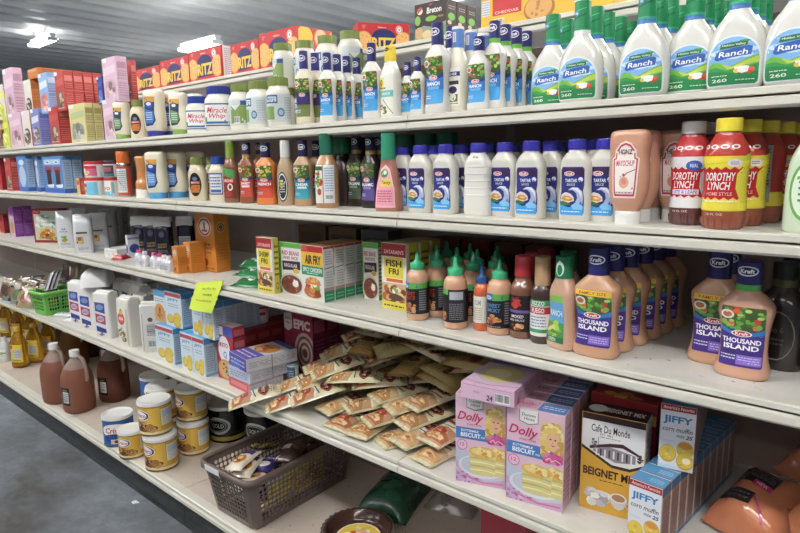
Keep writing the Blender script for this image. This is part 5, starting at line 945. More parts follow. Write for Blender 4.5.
def basket(name, w, d, h, r, taper, col, nu, nv, hole, margin, rimw, kind='satin', label=None):
    P, L = rrect_path(w, d, r); mb = MB()
    def solid(i, j):
        u = (i + .5) / nu; x, y = np.interp(u, L, P[:, 0]), np.interp(u, L, P[:, 1])
        return 0 < j < nv - 1 and not (abs(x) > w / 2 - r - margin and abs(y) > d / 2 - r - margin)
    def wall(u, v):
        u = u % 1.0 if u < 1 else 1.0
        x, y = np.interp(u, L, P[:, 0]), np.interp(u, L, P[:, 1]); k = taper + (1 - taper) * v
        return (x * k, y * (taper + .02 + (1 - taper - .02) * v), .004 + (h - .010) * v)
    vs, fs = lattice(nu, nv, wall, hole, -.0025, solid); mb.add(vs, fs, col, kind)
    mb.box(-w / 2 * taper * .985, -d / 2 * taper * .985, 0, w / 2 * taper * .985, d / 2 * taper * .985, .004, col, kind, .001)
    rim = MB(); n = len(P) - 1; rings = []
    for i in range(n):
        x, y = P[i]; nx, ny = P[(i + 1) % n] - P[i - 1]; q = math.hypot(nx, ny); nx, ny = ny / q, -nx / q
        rings.append([(x + nx * a, y + ny * a, h + b) for a, b in ((-.003, -.006), (-.002, .002), (rimw * .5, .005), (rimw, .0), (rimw, -.014), (rimw - .004, -.014), (rimw - .005, -.002), (.001, -.006))])
    rings.append(rings[0]); rim.loft(rings, col, kind, True, False, False)
    subs = ()
    if label:
        lm = MB(); lm.box(*label, '#dcdce2', 'paper', .0005); subs = (('price_sticker', lm.mesh('s'), 'white sticker strip'),)
    parts = [('rim', rim.mesh('rim'), None, subs)]
    return Tpl(name, mb.mesh(name), 'basket', parts)
def pie_crust():
    mb = MB(); N = 64; prof = [(.064, .0), (.066, .001), (.076, .020), (.083, .040), (.089, .041), (.093, .038)]
    rings = []
    for r, z in prof: rings.append([(math.cos(2 * PI * j / N) * (r + (.0022 * (j % 2) if r > .085 else 0)), math.sin(2 * PI * j / N) * (r + (.0022 * (j % 2) if r > .085 else 0)), z + (.002 * (j % 2) if r > .085 else 0)) for j in range(N)])
    mb.loft(rings, '#9a8c88', 'foil', True, True, False)
    cr = MB(); rings = [[(math.cos(2 * PI * j / N) * r, math.sin(2 * PI * j / N) * r, z) for j in range(N)] for r, z in ((.087, .042), (.084, .044), (.080, .042), (.073, .018), (.066, .010), (.02, .010), (.002, .010))]
    cr.loft(rings, '#4a3029', 'gloss', True, False, True)
    lm = MB(); a = Art(.116, .116, 0, -.058); a.ell(.5, .5, .5, .5, '#e0c02c', 32); a.blobs(.5, .55, .3, .3, 14, ['#e8dcc8', '#7a4030', '#d8a8a0', '#c0392b'], 3, .08); a.text('Crust', .5, .4, .5, .14, '#7a2a20', .1, .02); a.ring(.5, .5, .5, .5, .03, '#f0e8d0')
    decal(lm, a, lambda x, y, o: (x, y, .0125 + o), None, None, 'paper'); N2 = 40; lm.loft([[(math.cos(2 * PI * j / N2) * .058, math.sin(2 * PI * j / N2) * .058, z) for j in range(N2)] for z in (.0108, .0125)], '#e0c02c', 'paper')
    return Tpl('pie_crust', mb.mesh('tin'), 'pie crust', [('crust', cr.mesh('crust'), 'brown crumb crust', ()), ('label', lm.mesh('label'), 'round yellow paper label', ())])
# ================================================================== setting
def nodemat(name, build):
    m = bpy.data.materials.new(name); m.use_nodes = True; build(m.node_tree, m.node_tree.nodes['Principled BSDF']); return m
def ramp(nt, fac, stops):
    r = nt.nodes.new('ShaderNodeValToRGB'); e = r.color_ramp.elements
    for i, (p, c) in enumerate(stops):
        q = e[i] if i < 2 else e.new(p)
        q.position = p; q.color = H(c)
    nt.links.new(fac, r.inputs['Fac']); return r.outputs['Color']
def noise(nt, scale, detail=4, rough=.55, stretch=None):
    n = nt.nodes.new('ShaderNodeTexNoise'); n.inputs['Scale'].default_value = scale; n.inputs['Detail'].default_value = detail; n.inputs['Roughness'].default_value = rough
    tc = nt.nodes.new('ShaderNodeTexCoord'); mp = nt.nodes.new('ShaderNodeMapping'); nt.links.new(tc.outputs['Object'], mp.inputs['Vector'])
    if stretch: mp.inputs['Scale'].default_value = stretch
    nt.links.new(mp.outputs['Vector'], n.inputs['Vector']); return n.outputs['Fac']
def painted(c1, c2, rough=.4, scale=6, spots=True):
    def b(nt, p):
        col = ramp(nt, noise(nt, scale, 5), [(.3, c1), (.7, c2)])
        if spots:
            v = noise(nt, 95, 2, .5); k = ramp(nt, v, [(.27, '#8a827a'), (.31, '#ffffff')])
            mx = nt.nodes.new('ShaderNodeMix'); mx.data_type = 'RGBA'; mx.blend_type = 'MULTIPLY'; mx.inputs[0].default_value = .8
            nt.links.new(col, mx.inputs[6]); nt.links.new(k, mx.inputs[7]); col = mx.outputs[2]
        nt.links.new(col, p.inputs['Base Color']); p.inputs['Roughness'].default_value = rough
    return b
M_SHELF = nodemat('shelf_enamel', painted('#cfccc6', '#dad7d1'))
M_LIP = nodemat('shelf_edge_enamel', painted('#cfccbf', '#d8d5c9', .33, 9, False))
M_DECK = nodemat('deck_enamel', painted('#bfb0a2', '#cbbdb0', .5, 3))
M_BACK = nodemat('back_panel_paint', painted('#a8938a', '#b39e94', .55, 3, False))
def floor_nodes(nt, p):
    a = ramp(nt, noise(nt, .9, 7, .62, (1, 1.6, 1)), [(.36, '#4d4b4a'), (.50, '#777e86'), (.62, '#9aa3ad')])
    s = ramp(nt, noise(nt, 26, 5, .7), [(.3, '#b4b4b4'), (.62, '#ffffff')])
    mx = nt.nodes.new('ShaderNodeMix'); mx.data_type = 'RGBA'; mx.blend_type = 'MULTIPLY'; mx.inputs[0].default_value = .55
    nt.links.new(a, mx.inputs[6]); nt.links.new(s, mx.inputs[7]); nt.links.new(mx.outputs[2], p.inputs['Base Color']); p.inputs['Roughness'].default_value = .48
M_FLOOR = nodemat('sealed_concrete', floor_nodes)
def kick_nodes(nt, p):
    nt.links.new(ramp(nt, noise(nt, 14, 6, .7, (1, 1, 3)), [(.35, '#1f2326'), (.55, '#33383b'), (.72, '#55534f')]), p.inputs['Base Color']); p.inputs['Roughness'].default_value = .5
M_KICK = nodemat('scuffed_black_metal', kick_nodes)
def ceil_nodes(nt, p):
    nt.links.new(ramp(nt, noise(nt, 1.2, 4), [(.3, '#c0c5ca'), (.7, '#d0d4d8')]), p.inputs['Base Color']); p.inputs['Roughness'].default_value = .42; p.inputs['Metallic'].default_value = 0.0
M_CEIL = nodemat('corrugated_sheet', ceil_nodes)
def emit(name, strength, col=(1, .975, .93)):
    m = bpy.data.materials.new(name); m.use_nodes = True; nt = m.node_tree; nt.nodes.clear()
    o = nt.nodes.new('ShaderNodeOutputMaterial'); e = nt.nodes.new('ShaderNodeEmission'); e.inputs['Color'].default_value = (*col, 1); e.inputs['Strength'].default_value = strength
    nt.links.new(e.outputs['Emission'], o.inputs['Surface']); return m
M_TUBE = emit('lit_tube', 66.0); M_TUBE2 = emit('dim_tube', 22.0)
M_WHITE = nodemat('white_enamel', painted('#c8ccd0', '#d4d8dc', .4, 5, False))

def prism(mb, prof, x0, x1, mt, closed=True):
    n = len(prof); vs = [(x0, y, z) for y, z in prof] + [(x1, y, z) for y, z in prof]
    fs = [(i, (i + 1) % n, n + (i + 1) % n, n + i) for i in range(n if closed else n - 1)]
    mb.add(vs, fs, '#ffffff', mt)
    if closed: mb.add(vs, [tuple(reversed(range(n))), tuple(range(n, 2 * n))], '#ffffff', mt)

# floor, ceiling, walls
mb = MB(); mb.add([(-16, -7, 0), (7, -7, 0), (7, 12, 0), (-16, 12, 0)], [(0, 1, 2, 3)], '#ffffff', M_FLOOR); struct('floor', mb.mesh('floor'))
ZC = 3.25
mb = MB(); pr = []; x = -16.0; pit = .42
while x < 7:
    pr += [(x, ZC), (x + .20, ZC), (x + .25, ZC - .05), (x + .37, ZC - .05)]; x += pit
vs = [(q, y, z) for y in (-7, 12) for q, z in pr]; n = len(pr)
mb.add(vs, [(i, n + i, n + i + 1, i + 1) for i in range(n - 1)], '#ffffff', M_CEIL); struct('ceiling', mb.mesh('ceiling'))
mb = MB(); pr = []; y = -7.0
while y < 12: pr += [(y, -13.6), (y + .13, -13.6), (y + .155, -13.565), (y + .225, -13.565)]; y += .25
n = len(pr); vs = [(xx, yy, z) for z in (0, ZC) for yy, xx in pr]
mb.add(vs, [(i, i + 1, n + i + 1, n + i) for i in range(n - 1)], '#ffffff', M_CEIL); struct('wall_left', mb.mesh('wall'))
mb = MB(); mb.box(-16, 11.5, 0, 7, 11.6, ZC, '#8a8e94', 'matte'); struct('wall_back', mb.mesh('wall'))
# steel beam and hanging rod under the sheet
def rod(px, y, label):
    p = hity(px, 20, y); mb = MB(); mb.tube([(p[0], y, 1.9), (p[0], y, ZC)], .012, '#7d8288', 'satin', 8); mb.box(p[0] - .05, y - .05, ZC - .06, p[0] + .05, y + .05, ZC - .035, '#8a9096', 'satin')
    o = new('hanging_rod', mb.mesh('rod')); o['kind'] = 'structure'; o['label'] = label; o['category'] = 'rod'

# ceiling lamps
def lamp_tpl(L, wd=.09, tubes=2, gap=.13, mt=None):
    mb = MB(); prism(mb, [(-wd / 2, 0), (-wd * .28, -.055), (wd * .28, -.055), (wd / 2, 0)], -L / 2, L / 2, M_WHITE)
    parts = []
    for k in range(tubes):
        tb = MB(); yy = (k - (tubes - 1) / 2) * gap; tb.tube([(-L / 2 + .03, yy, -.075), (0, yy, -.075), (L / 2 - .03, yy, -.075)], .018, '#ffffff', mt or M_TUBE, 10); parts.append(('tube', tb.mesh('tube'), 'lit white tube', ()))
    for sx in (-1, 1):
        bk = MB(); bk.box(sx * (L / 2 - .02) - .012, -.07, -.10, sx * (L / 2 - .02) + .012, .07, -.0551, '#c8ccd0', 'satin'); parts.append(('end_bracket', bk.mesh('bracket'), None, ()))
    return Tpl('ceiling_lamp', mb.mesh('housing'), 'ceiling lamp', parts)
T_LAMP = lamp_tpl(2.3); T_FILL = lamp_tpl(2.3, mt=M_TUBE2); T_LAMPS = lamp_tpl(1.2)
p0, p1 = hitz(31, 46, 3.05), hitz(55, 39, 3.05)
put(lamp_tpl(abs(p1[0] - p0[0]), mt=M_TUBE2), ((p0[0] + p1[0]) / 2, (p0[1] + p1[1]) / 2, 3.13), 'short lit ceiling lamp far over the cake mix boxes', 'lit ceiling lamps')
p0, p1 = hitz(183, 51, 2.62), hitz(218, 42, 2.62)
put(lamp_tpl(abs(p1[0] - p0[0]), .09, 2, mt=M_TUBE2), ((p0[0] + p1[0]) / 2, (p0[1] + p1[1]) / 2, 2.70), 'hanging lit lamp just above the red cracker boxes', 'lit ceiling lamps')
AISLE = [(-7.0, 'far'), (-4.2, 'middle'), (-1.4, 'near'), (1.4, 'nearest')]
for i, (x, w_) in enumerate(AISLE):
    put(T_LAMP, (x, -1.6, 3.02), 'white twin tube lamp over the shelf aisle, %s from the floor lamp end' % ['fourth', 'third', 'second', 'first'][i], 'aisle ceiling lamps')
for i, (x, y) in enumerate([(1.2, 2.2), (-1.2, 2.2), (3.6, 2.2), (3.6, 5.2)]):  # out of frame lamps added to bring more light to the ceiling
    put(T_LAMP, (x, y, 3.02), 'added unseen twin tube lamp over the next aisles, %s along' % ['first', 'second', 'third', 'fourth'][i], 'added lamps of the next aisles')

for i, (x, y) in enumerate([(-1.2, 3.0), (-3.6, 3.2), (-6.2, 3.4), (-3.8, 5.4), (-9.0, 4.6)]):  # low lamps added, hidden behind the top boxes, to brighten the ceiling
    put(T_FILL, (x, y, 2.12), 'added low hung fill lamp for the ceiling behind the shelves, %s along' % ['first', 'second', 'third', 'fourth', 'fifth'][i], 'added ceiling fill lamps')
for i, x in enumerate((-3.4, -.4, 2.6)):  # unseen lamp row added to light the lower shelf fronts
    put(T_FILL, (x, -4.3, 3.02), 'added twin tube fill lamp for the lower shelf fronts, %s along' % ['first', 'second', 'third'][i], 'added shelf front fill lamps')
# bright roof light over the brown cracker boxes
c0, c1, c2 = hitz(447, 3, ZC - .06), hitz(530, -16, ZC - .06), hitz(560, -90, ZC - .06)
mb = MB(); mb.box(min(c0[0], c1[0]), min(c1[1], c2[1]), ZC - .07, max(c1[0], c2[0]), max(c0[1], c1[1]), ZC - .04, '#ffffff', emit('roof_light', 2.0))
o = new('roof_light', mb.mesh('roof_light')); o['label'] = 'bright white roof light above the brown cracker boxes'; o['category'] = 'roof light'
if globals().get('VERB'): print('ROOF', c0, c1, c2)
# shelving
BW = .914; XB = [0.0 + BW * k for k in range(-5, 3)]
BAYS = ['farthest along the run', 'of the jumbled snack packets', 'of the green basket and oil', 'of the flour bags and cans', 'of the brown basket', 'of the biscuit mixes', 'past the peach bags']
LIP = lambda y0, z: [(y0 + .030, z), (y0 + .003, z), (y0, z - .002), (y0, z - .010), (y0 + .004, z - .0115), (y0 + .004, z - .0140), (y0 - .005, z - .0165), (y0 - .0055, z - .027), (y0 - .002, z - .031), (y0 + .004, z - .031), (y0 + .004, z - .006), (y0 + .030, z - .004)]
def shelf(x0, x1, y0, y1, z, label, group, m=M_SHELF, ml=M_LIP, name='gondola_shelf'):
    b = MB(); b.add([(x0, y0 + .03, z - .004), (x1, y0 + .03, z - .004), (x1, y1, z - .004), (x0, y1, z - .004), (x0, y0 + .03, z), (x1, y0 + .03, z), (x1, y1, z), (x0, y1, z)],
          [(4, 5, 6, 7), (3, 2, 1, 0), (0, 1, 5, 4), (1, 2, 6, 5), (2, 3, 7, 6), (3, 0, 4, 7)], '#ffffff', m)
    o = new(name, None if False else b.mesh(name)); l = MB(); prism(l, LIP(y0, z), x0, x1, ml); e = new('shelf_edge', l.mesh('edge'), o)
    o['label'] = label; o['category'] = 'shelf'; o['group'] = group; return o
LV = [('S5', 'upper white metal shelf'), ('S4', 'second white metal shelf from above'), ('S3', 'third white metal shelf from above'), ('S2', 'fourth white metal shelf from above')]
for b in range(7):
    x0, x1 = XB[b] + .0012, XB[b + 1] - .0012
    for s, d in LV: shelf(x0, x1, YF[s], .455, ZS[s], '%s, bay %s' % (d, BAYS[b]), 'white shelves of the bay ' + BAYS[b])
    shelf(x0, x1, YF['S1'], .455, ZS['S1'], 'beige base deck in the bay %s' % BAYS[b], 'beige base decks', M_DECK, M_LIP, 'base_deck')
    shelf(x0, x1, YF['S6'], .66, ZS['S6'], 'narrow topmost cracker shelf in the bay %s' % BAYS[b], 'topmost shelves', M_SHELF, M_LIP, 'top_shelf')
    fr = MB(); fr.box(x0, .457, .02, x1, .467, ZS['S6'] - .035, '#ffffff', M_BACK)
    o = new('gondola_divider', fr.mesh('back')); o['label'] = 'beige back sheet of the bay ' + BAYS[b]; o['category'] = 'shelving back'; o['group'] = 'shelving backs'
    u = MB(); u.box(x0 - .012, .4555, .02, x0 + .012, .457, ZS['S6'] - .035, '#a8a49e', 'satin'); new('upright', u.mesh('upright'), o)
    k = MB(); k.box(x0, -.058, 0, x1, -.050, .099, '#ffffff', M_KICK); k.box(x0, -.062, .0, x1, -.0581, .012, '#ffffff', M_KICK)
    o = new('toe_kick', k.mesh('kick')); o['label'] = 'scuffed black kick plate under the bay ' + BAYS[b]; o['category'] = 'kick plate'; o['group'] = 'kick plates'

# ================================================================== placement helpers
def yat(px, x, z):
    a = MW.T @ (np.array([x, 0, z]) - CAM); b = MW.T @ np.array([0, 1.0, 0]); k = (px - CX) / F
    return -(a[0] + k * a[2]) / (b[0] + k * b[2])
def bottle(T, s, px, desc, group=None, y=None, n=1, pitch=.05, dx=0.0, rz=0.0, dz=0.0, word='file', jr=.05, skip=0):
    z = ZS[s] + dz; y = YF[s] + .045 if y is None else y
    column(T, xat(px, y, z), y, z, n, pitch, desc, group, dx, .0015, rz, skip, jr, word)
def at(T, s, px, py, desc, group=None, r=.0, rz=0.0, dz=0.0, n=1, pitch=.05, **k):
    p = hitz(px, py, ZS[s]); v = p - CAM; v[2] = 0; v = v / np.linalg.norm(v); p = p + v * r
    column(T, p[0], p[1], ZS[s] + dz, n, pitch, desc, group, 0, .0015, rz, word=k.get('word', 'file')); return p
def cartA(fn, s, pl, pm, pr, ytop, desc, group=None, n=1, y=None, dz=0.0, d=None, h=None, word='file', gap=.0022, rz=0.0, **k):
    z = ZS[s] + dz; y = YF[s] + .03 if y is None else y
    x0, x1 = xat(pl, y, z), xat(pm, y, z); w = x1 - x0; d = d or max(.02, yat(pr, x1, z) - y); h = h or zat(x1, y, ytop) - z
    T = fn(w, d, h, **k)
    for i in range(n):
        put(T, ((x0 + x1) / 2 - math.sin(rz) * (d + gap) * i, y + d / 2 + (d + gap) * i, z), desc if n == 1 else '%s, %s in %s' % (desc, ORD[i], word), group, rz + (R.uniform(-.015, .015) if i else 0))
    return (x0 + x1) / 2, y, w, d, h, z
def cartE(fn, s, A, B, d, h, desc, group=None, n=1, dz=0.0, w=None, word='file', gap=.0022, rmax=.5, **k):
    a, b = hitz(A[0], A[1], ZS[s] + dz), hitz(B[0], B[1], ZS[s] + dz); rz = math.atan2(b[1] - a[1], b[0] - a[0]); rz = max(-rmax, min(rmax, rz))
    w = w or math.hypot(b[0] - a[0], b[1] - a[1]); T = fn(w, d, h, **k); cx, sx = math.cos(rz), math.sin(rz)
    if globals().get('VERB'): print('CARTE', desc, 'w %.3f rz %.2f' % (w, math.degrees(rz)), a.round(3), b.round(3))
    for i in range(n):
        q = d / 2 + (d + gap) * i; put(T, (a[0] + cx * w / 2 - sx * q, a[1] + sx * w / 2 + cx * q, ZS[s] + dz), desc if n == 1 else '%s, %s in %s' % (desc, ORD[i], word), group, rz)
    return a, rz, w, T
# ================================================================== topmost shelf
Y6 = .325
for pl, pm, pr, yt, lab in ((134, 161, 165, 65, 'red cracker box at the far end of the topmost shelf'), (161.5, 190, 194, 55, 'red cracker box, second along the topmost shelf'), (190.5, 222, 231.5, 44.5, 'red cracker box with its white side showing by the hanging lamp'),
                            (231.8, 260, 262, 38.5, 'red cracker box behind the blue lidded jars')):
    cartA(ritz, 'S6', pl, pm, pr, yt, lab, 'red cracker boxes on the topmost shelf', y=Y6, d=.075)
def ritzb(w, d, h): return carton('cracker_box', w, d, h, '#c4262b', A_ritz, A_ritz2, seam('#a81f24'))
cartA(ritzb, 'S6', 260.5, 299, 333, 25, 'large red cracker box whose cookie printed side faces the aisle', 'red cracker boxes on the topmost shelf', y=Y6)
rzb = .95; zc_ = ZS['S6']; p = np.array([xat(358, .34, zc_), .34, zc_]); u_ = np.array([math.cos(rzb), math.sin(rzb), 0]); v_ = np.array([-math.sin(rzb), math.cos(rzb), 0])
def pxof(q): c = MW.T @ (np.array(q) - CAM); return CX + F * c[0] / -c[2]
wb = next(k / 200 for k in range(10, 90) if pxof(p + u_ * k / 200) > 409); db = next((k / 400 for k in range(10, 90) if pxof(p + v_ * k / 400) < 341), .08); hb = zat(p[0], p[1], 22) - zc_
if globals().get('VERB'): print('BOX6', wb, db, hb)
q = p + u_ * wb / 2 + v_ * db / 2; put(ritz(wb, db, hb), (q[0], q[1], zc_), 'red cracker box turned at an angle beside the brown cracker boxes', 'red cracker boxes on the topmost shelf', rz=rzb)
def bret(w, d, h): return carton('cracker_box', w, d, h, dict(all='#3a2a26', top='#3a2a26'), A_bret, A_brets, seam('#241a18'))
cartA(bret, 'S6', 415, 446.5, 456.5, -2, 'brown and green cracker box on the topmost shelf', 'brown cracker boxes', n=3, y=Y6)
def chz(w, d, h): return carton('cracker_box', w, d, h, '#e8b41e', A_chz, None, None)
cartA(chz, 'S6', 481, 612, 640, -30, 'big yellow cracker box with one red corner', None, y=Y6, d=.16, dz=.0012)

# ================================================================== upper shelf, far end: cake mixes in two tiers
G1, G2 = 'cake mix boxes, lower tier of the upper shelf', 'cake mix boxes, upper tier of the upper shelf'
def mk(kind, white=False): return lambda w, d, h: cake(kind, w, h, d, white)
low = [('orange', -4, 6, 9, 118, 1, 0, 'orange baking mix box'), ('lime', 3.5, 11, 14, 116, 1, 0, 'lime green cake mix box'), ('pink', 12, 24, 28, 112, 1, 0, 'pink and white cake mix box'), ('orange', 25, 33, 37, 110, 1, 1, 'orange and white brownie box between pink and lilac'), ('lilac', 34, 42, 53, 108, 1, 0, 'lilac blue cake mix box'),
       ('red', 52, 61, 73, 106, 1, 0, 'red brownie mix box'), ('yellow', 72, 87.5, 96, 102.5, 2, 0, 'pale yellow cake mix box'), ('pink', 105.5, 119, 123, 98, 1, 0, 'pink cake mix box holding up the tall pink box')]
tops = {}
for kind, pl, pm, pr, yt, n, wh, lab in low:
    tops[kind, pl] = cartA(mk(kind, wh), 'S5', pl, pm, pr, yt, lab + ' in the lower tier', G1, n=n, y=.055)
HL = .133
up = [('lime', -3, 7, 9, 84, 1, 1, 'white and green mix box at the far end'), ('pink', 8, 17, 27, 67, 1, 0, 'tall pink cake mix box'), ('orange', 27, 34, 43, 79, 1, 1, 'white and orange brownie box'), ('blue', 42, 50.5, 59, 72, 1, 0, 'light blue cake mix box'),
      ('red', 58, 66.5, 76, 70, 4, 0, 'red brownie mix box'), ('navy', 99, 104, 107, 76, 1, 0, 'dark blue mix box behind the tall pink box'), ('pink', 105.5, 119, 130, 55.5, 1, 0, 'pink chocolate cake mix box standing tallest')]
for kind, pl, pm, pr, yt, n, wh, lab in up:
    q = cartA(mk(kind, wh), 'S5', pl, pm, pr, yt, lab + ' in the upper tier', G2, n=n, y=.058, dz=HL)
    if n == 4:
        for i in (2, 3): put(cake('red', q[2], HL - .0005, q[3]), (q[0], q[1] + q[3] / 2 + (q[3] + .0022) * i, ZS['S5']), 'red mix box under the upper red file, %s one' % ('nearer', 'farther')[i - 2], G1)
for pl, pm, pr, yt, kind, n in ((8, 17, 27, 112, 'pink', 1), (99, 104, 107, 103, 'navy', 1), (128, 134, 140, 103, 'red', 1)):
    cartA(mk(kind), 'S5', pl, pm, pr, yt, '%s behind the front of the lower tier' % CAKES[kind][3], G1, n=n, y=.125, h=HL - .0005, d=.055 if n > 1 else None)
cartA(mk('red'), 'S5', 127, 133.5, 139, 60, 'red mix box beside the tall pink cake box', G2, y=.125, dz=HL)
x_ = xat(34, .06, 1.5); put(carton('cake_mix_box', .12, .17, .042, '#c8701e', A_side('#e0a060'), A_side('#a85a16')), (x_, .15, zat(x_, .06, 78.5)), 'orange brownie box lying flat on top of the upper tier', G2)

# cream bottles and jars
bottle(T_SQG, 'S5', 124, 'cream squeeze bottle on a green cap beside the cake boxes', 'squeeze mayonnaise on the upper shelf', y=.075, rz=0.55)
bottle(T_SMY, 'S5', 140, 'small cream bottle with an olive cap between two squeeze bottles', 'squeeze mayonnaise on the upper shelf', y=.085, rz=0.55)
bottle(T_SQN, 'S5', 157, 'big cream squeeze bottle on a violet blue cap', 'squeeze mayonnaise on the upper shelf', y=.075, n=2, pitch=.062, rz=0.55)
bottle(T_SQG, 'S5', 181, 'cream squeeze bottle with a dark label, next to the blue lidded jars', 'squeeze mayonnaise on the upper shelf', y=.080, n=2, pitch=.055, rz=0.55)
bottle(T_MWS, 'S5', 200, 'smaller blue lidded dressing jar', 'blue lidded jars', y=.10, rz=.75)
bottle(T_MW, 'S5', 221, 'big blue lidded dressing jar on the upper shelf', 'blue lidded jars', y=.080, rz=.75)
JG = 'green lidded mayonnaise jars'
for i, (px, y, lab) in enumerate(((243, .085, 'green lidded mayonnaise jar next to the blue lids'), (260.5, .085, 'green lidded mayonnaise jar in the middle of the lower row'), (280, .080, 'green lidded jar turned to its green printed side'))):
    bottle(T_HEL[(1, 2, 0)[i]], 'S5', px, lab, JG, y=y, n=1, pitch=.075, rz=(.3, .25, .9)[i])
for i, (px, yt, lab) in enumerate(((283.5, 44, 'first'), (305, 46, 'second'), (327.5, 40, 'third'), (350, 34, 'fourth'))):
    lo_, hi_ = .08, .42
    for _ in range(40):
        y = (lo_ + hi_) / 2; q = zat(xat(px, y, ZS['S5'] + .256), y, yt)
        if q < ZS['S5'] + .256: lo_ = y
        else: hi_ = y
    y = min(max(y, .165), .255); x = xat(px, y, ZS['S5'] + .2)
    put(T_HEL[(2, 0, 1, 2)[i]], (x, y, ZS['S5']), 'green lidded jar under the stacked jars, %s of the lower row' % lab, JG)
    put(T_HEL[(1, 2, 0, 1)[i]], (x, y, ZS['S5'] + .1282), 'green lidded mayonnaise jar stacked on the lower jars, %s of the upper row' % lab, JG, (-.3, -.2, .3, 1.2)[i])

# dressings
bottle(T_KRI, 'S5', 306, 'tan dressing bottle with violet cap before the stacked jars', 'tan dressings on the upper shelf', y=.075, n=2, pitch=.04, rz=0.35)
bottle(T_KRM, 'S5', 329, 'white ranch bottle with blue cap, beside the tan dressings', 'blue capped ranch in the slim file', y=.080, n=4, pitch=.034, rz=0.25)
bottle(T_KRM, 'S5', 373, 'white ranch bottle with blue cap next to the yellow cap', None, y=.070, rz=0.25)
bottle(T_YEL, 'S5', 391.5, 'white dressing bottle with a bright yellow cap', None, y=.085)
bottle(T_KRT, 'S5', 408, 'tiny ranch bottle with blue cap behind the other tiny one', 'tiny ranch bottles', y=.105)
bottle(T_KRT, 'S5', 418, 'tiny ranch bottle with blue cap in the gap by the yellow cap', 'tiny ranch bottles', y=.070)
bottle(T_KR, 'S5', 438, 'big ranch bottle with blue cap before the blue sleeved bottles', 'big blue capped ranch', y=.068, n=2, pitch=.048)
bottle(T_KEN, 'S5', 458, 'dressing bottle with a light blue sleeved neck', 'light blue sleeved dressings', y=.098, n=3, pitch=.046)
bottle(T_KRF, 'S5', 479, 'short ranch bottle with blue cap and white neck', None, y=.066)
bottle(T_KRG, 'S5', 494, 'white dressing bottle with blue cap and lime green neck band', 'lime banded dressings', y=.085, n=4, pitch=.042)
RG = 'green capped ranch bottles on the upper shelf'
RD = 'green capped ranch bottle, '
bottle(T_RANCH, 'S5', 551, RD + 'first file after the lime banded dressings', RG, y=.118, n=2, pitch=.055, jr=.03)
z5 = ZS['S5']; put(T_RANCHW, (xat(580, .066, z5), .066, z5), 'green capped ranch bottle with a white collar', RG, 0)
bottle(T_RANCH, 'S5', 580, RD + 'file behind the white collared bottle', RG, y=.066, n=5, pitch=.054, skip=1, jr=.03)
bottle(T_RANCH, 'S5', 643, RD + 'file next to the white collared bottle', RG, y=.060, n=4, pitch=.054, jr=.03)
bottle(T_RANCH, 'S5', 690, RD + 'file between two nearer ones, over the white cap', RG, y=.087, n=4, pitch=.054, jr=.03)
bottle(T_RANCH, 'S5', 734, RD + 'file above the yellow caps', RG, y=.060, n=4, pitch=.054, jr=.03)
bottle(T_RANCH, 'S5', 793, RD + 'last file at the picture edge', RG, y=.060, n=3, pitch=.054, jr=.03)
bottle(T_RANCH, 'S5', 872, RD + 'file past the picture edge', RG, y=.060, n=2, pitch=.054, jr=.03)

# ================================================================== second shelf
S = 'S4'
def pl_(nm, c, sd, seed=1): return lambda w, d, h: plain(nm, w, d, h, c, sd, 'box', seed)
cartA(pl_('cookie_mix_box', '#b0242e', '#8f1c28', 2), S, -8, 3, 10, 158, 'plain red box at the far end of the second shelf', 'baking boxes on the second shelf', y=.06)
cartA(lambda w, d, h: cake('red', w, h, d), S, 7, 14, 21, 158, 'red and tan mix box leaning by the blue boxes', 'baking boxes on the second shelf', y=.045, rz=-.05)
G = 'blue cookie mix boxes'
cartA(treat, S, 20, 29, 36.5, 155, 'blue cookie box with a pale window, next to the red box', G, y=.045, men=False)
cartA(treat, S, 37.5, 41, 47, 156, 'blue cookie box standing behind, with only its pale side showing', G, y=.06, men=False)
cartA(treat, S, 45.5, 65, 74.5, 156, 'blue cookie box printed with two brown cookies', G, y=.045, n=2)
x_ = xat(83, .05, ZS[S]); put(plain('candy_box', .03, .04, .066, '#d8b83a', '#c8485a', 'box', 6), (x_, .055, ZS[S]), 'small bright candy box before the sprinkled tub', None)
bottle(T_FUN, S, 97, 'red lidded tub with candy dots on white', 'frosting tubs', y=.055); bottle(T_MAY, S, 114, 'small red lidded white and aqua tub', 'frosting tubs', y=.050)
bottle(T_RDT, S, 96, 'pink and red tub stacked on the dotted tub', 'frosting tubs', y=.055, dz=.068); bottle(T_DKT, S, 113, 'dark maroon tub stacked on the aqua tub', 'frosting tubs', y=.050, dz=.070)
bottle(T_SPR, S, 126.5, 'orange spray can with an orange cap', None, y=.052)
bottle(T_TAN, S, 144.5, 'caramel coloured waisted bottle on a white cap', None, y=.048, n=1)
bottle(T_SQB, S, 159, 'cream squeeze bottle on a light blue cap', 'squeeze mayonnaise on the second shelf', y=.050, n=3, pitch=.064, dx=.012, rz=0.55)
bottle(T_SMY, S, 199.5, 'small mayonnaise bottle with olive cap and dark label', 'small mayonnaise bottles', y=.045, n=2, pitch=.055, rz=0.55)
bottle(T_SMB, S, 220, 'small mayonnaise bottle with blue cap and blue framed label', 'small mayonnaise bottles', y=.065, rz=0.5)
DG = 'dressings on the second shelf'
bottle(T_WISH, S, 233, 'brown dressing bottle with an olive green cap', DG, y=.040, rz=0.5); bottle(T_KCAT, S, 249, 'red brown dressing bottle with gold neck band, by the orange one', DG, y=.045 , n=2, pitch=.045, rz=0.45)
bottle(T_KFR, S, 268, 'bright orange dressing bottle with dark blue cap', DG, y=.042, rz=0.45); bottle(T_OVAL, S, 287.5, 'tan dressing bottle with a white sleeved cap', DG, y=.045, rz=0.3)
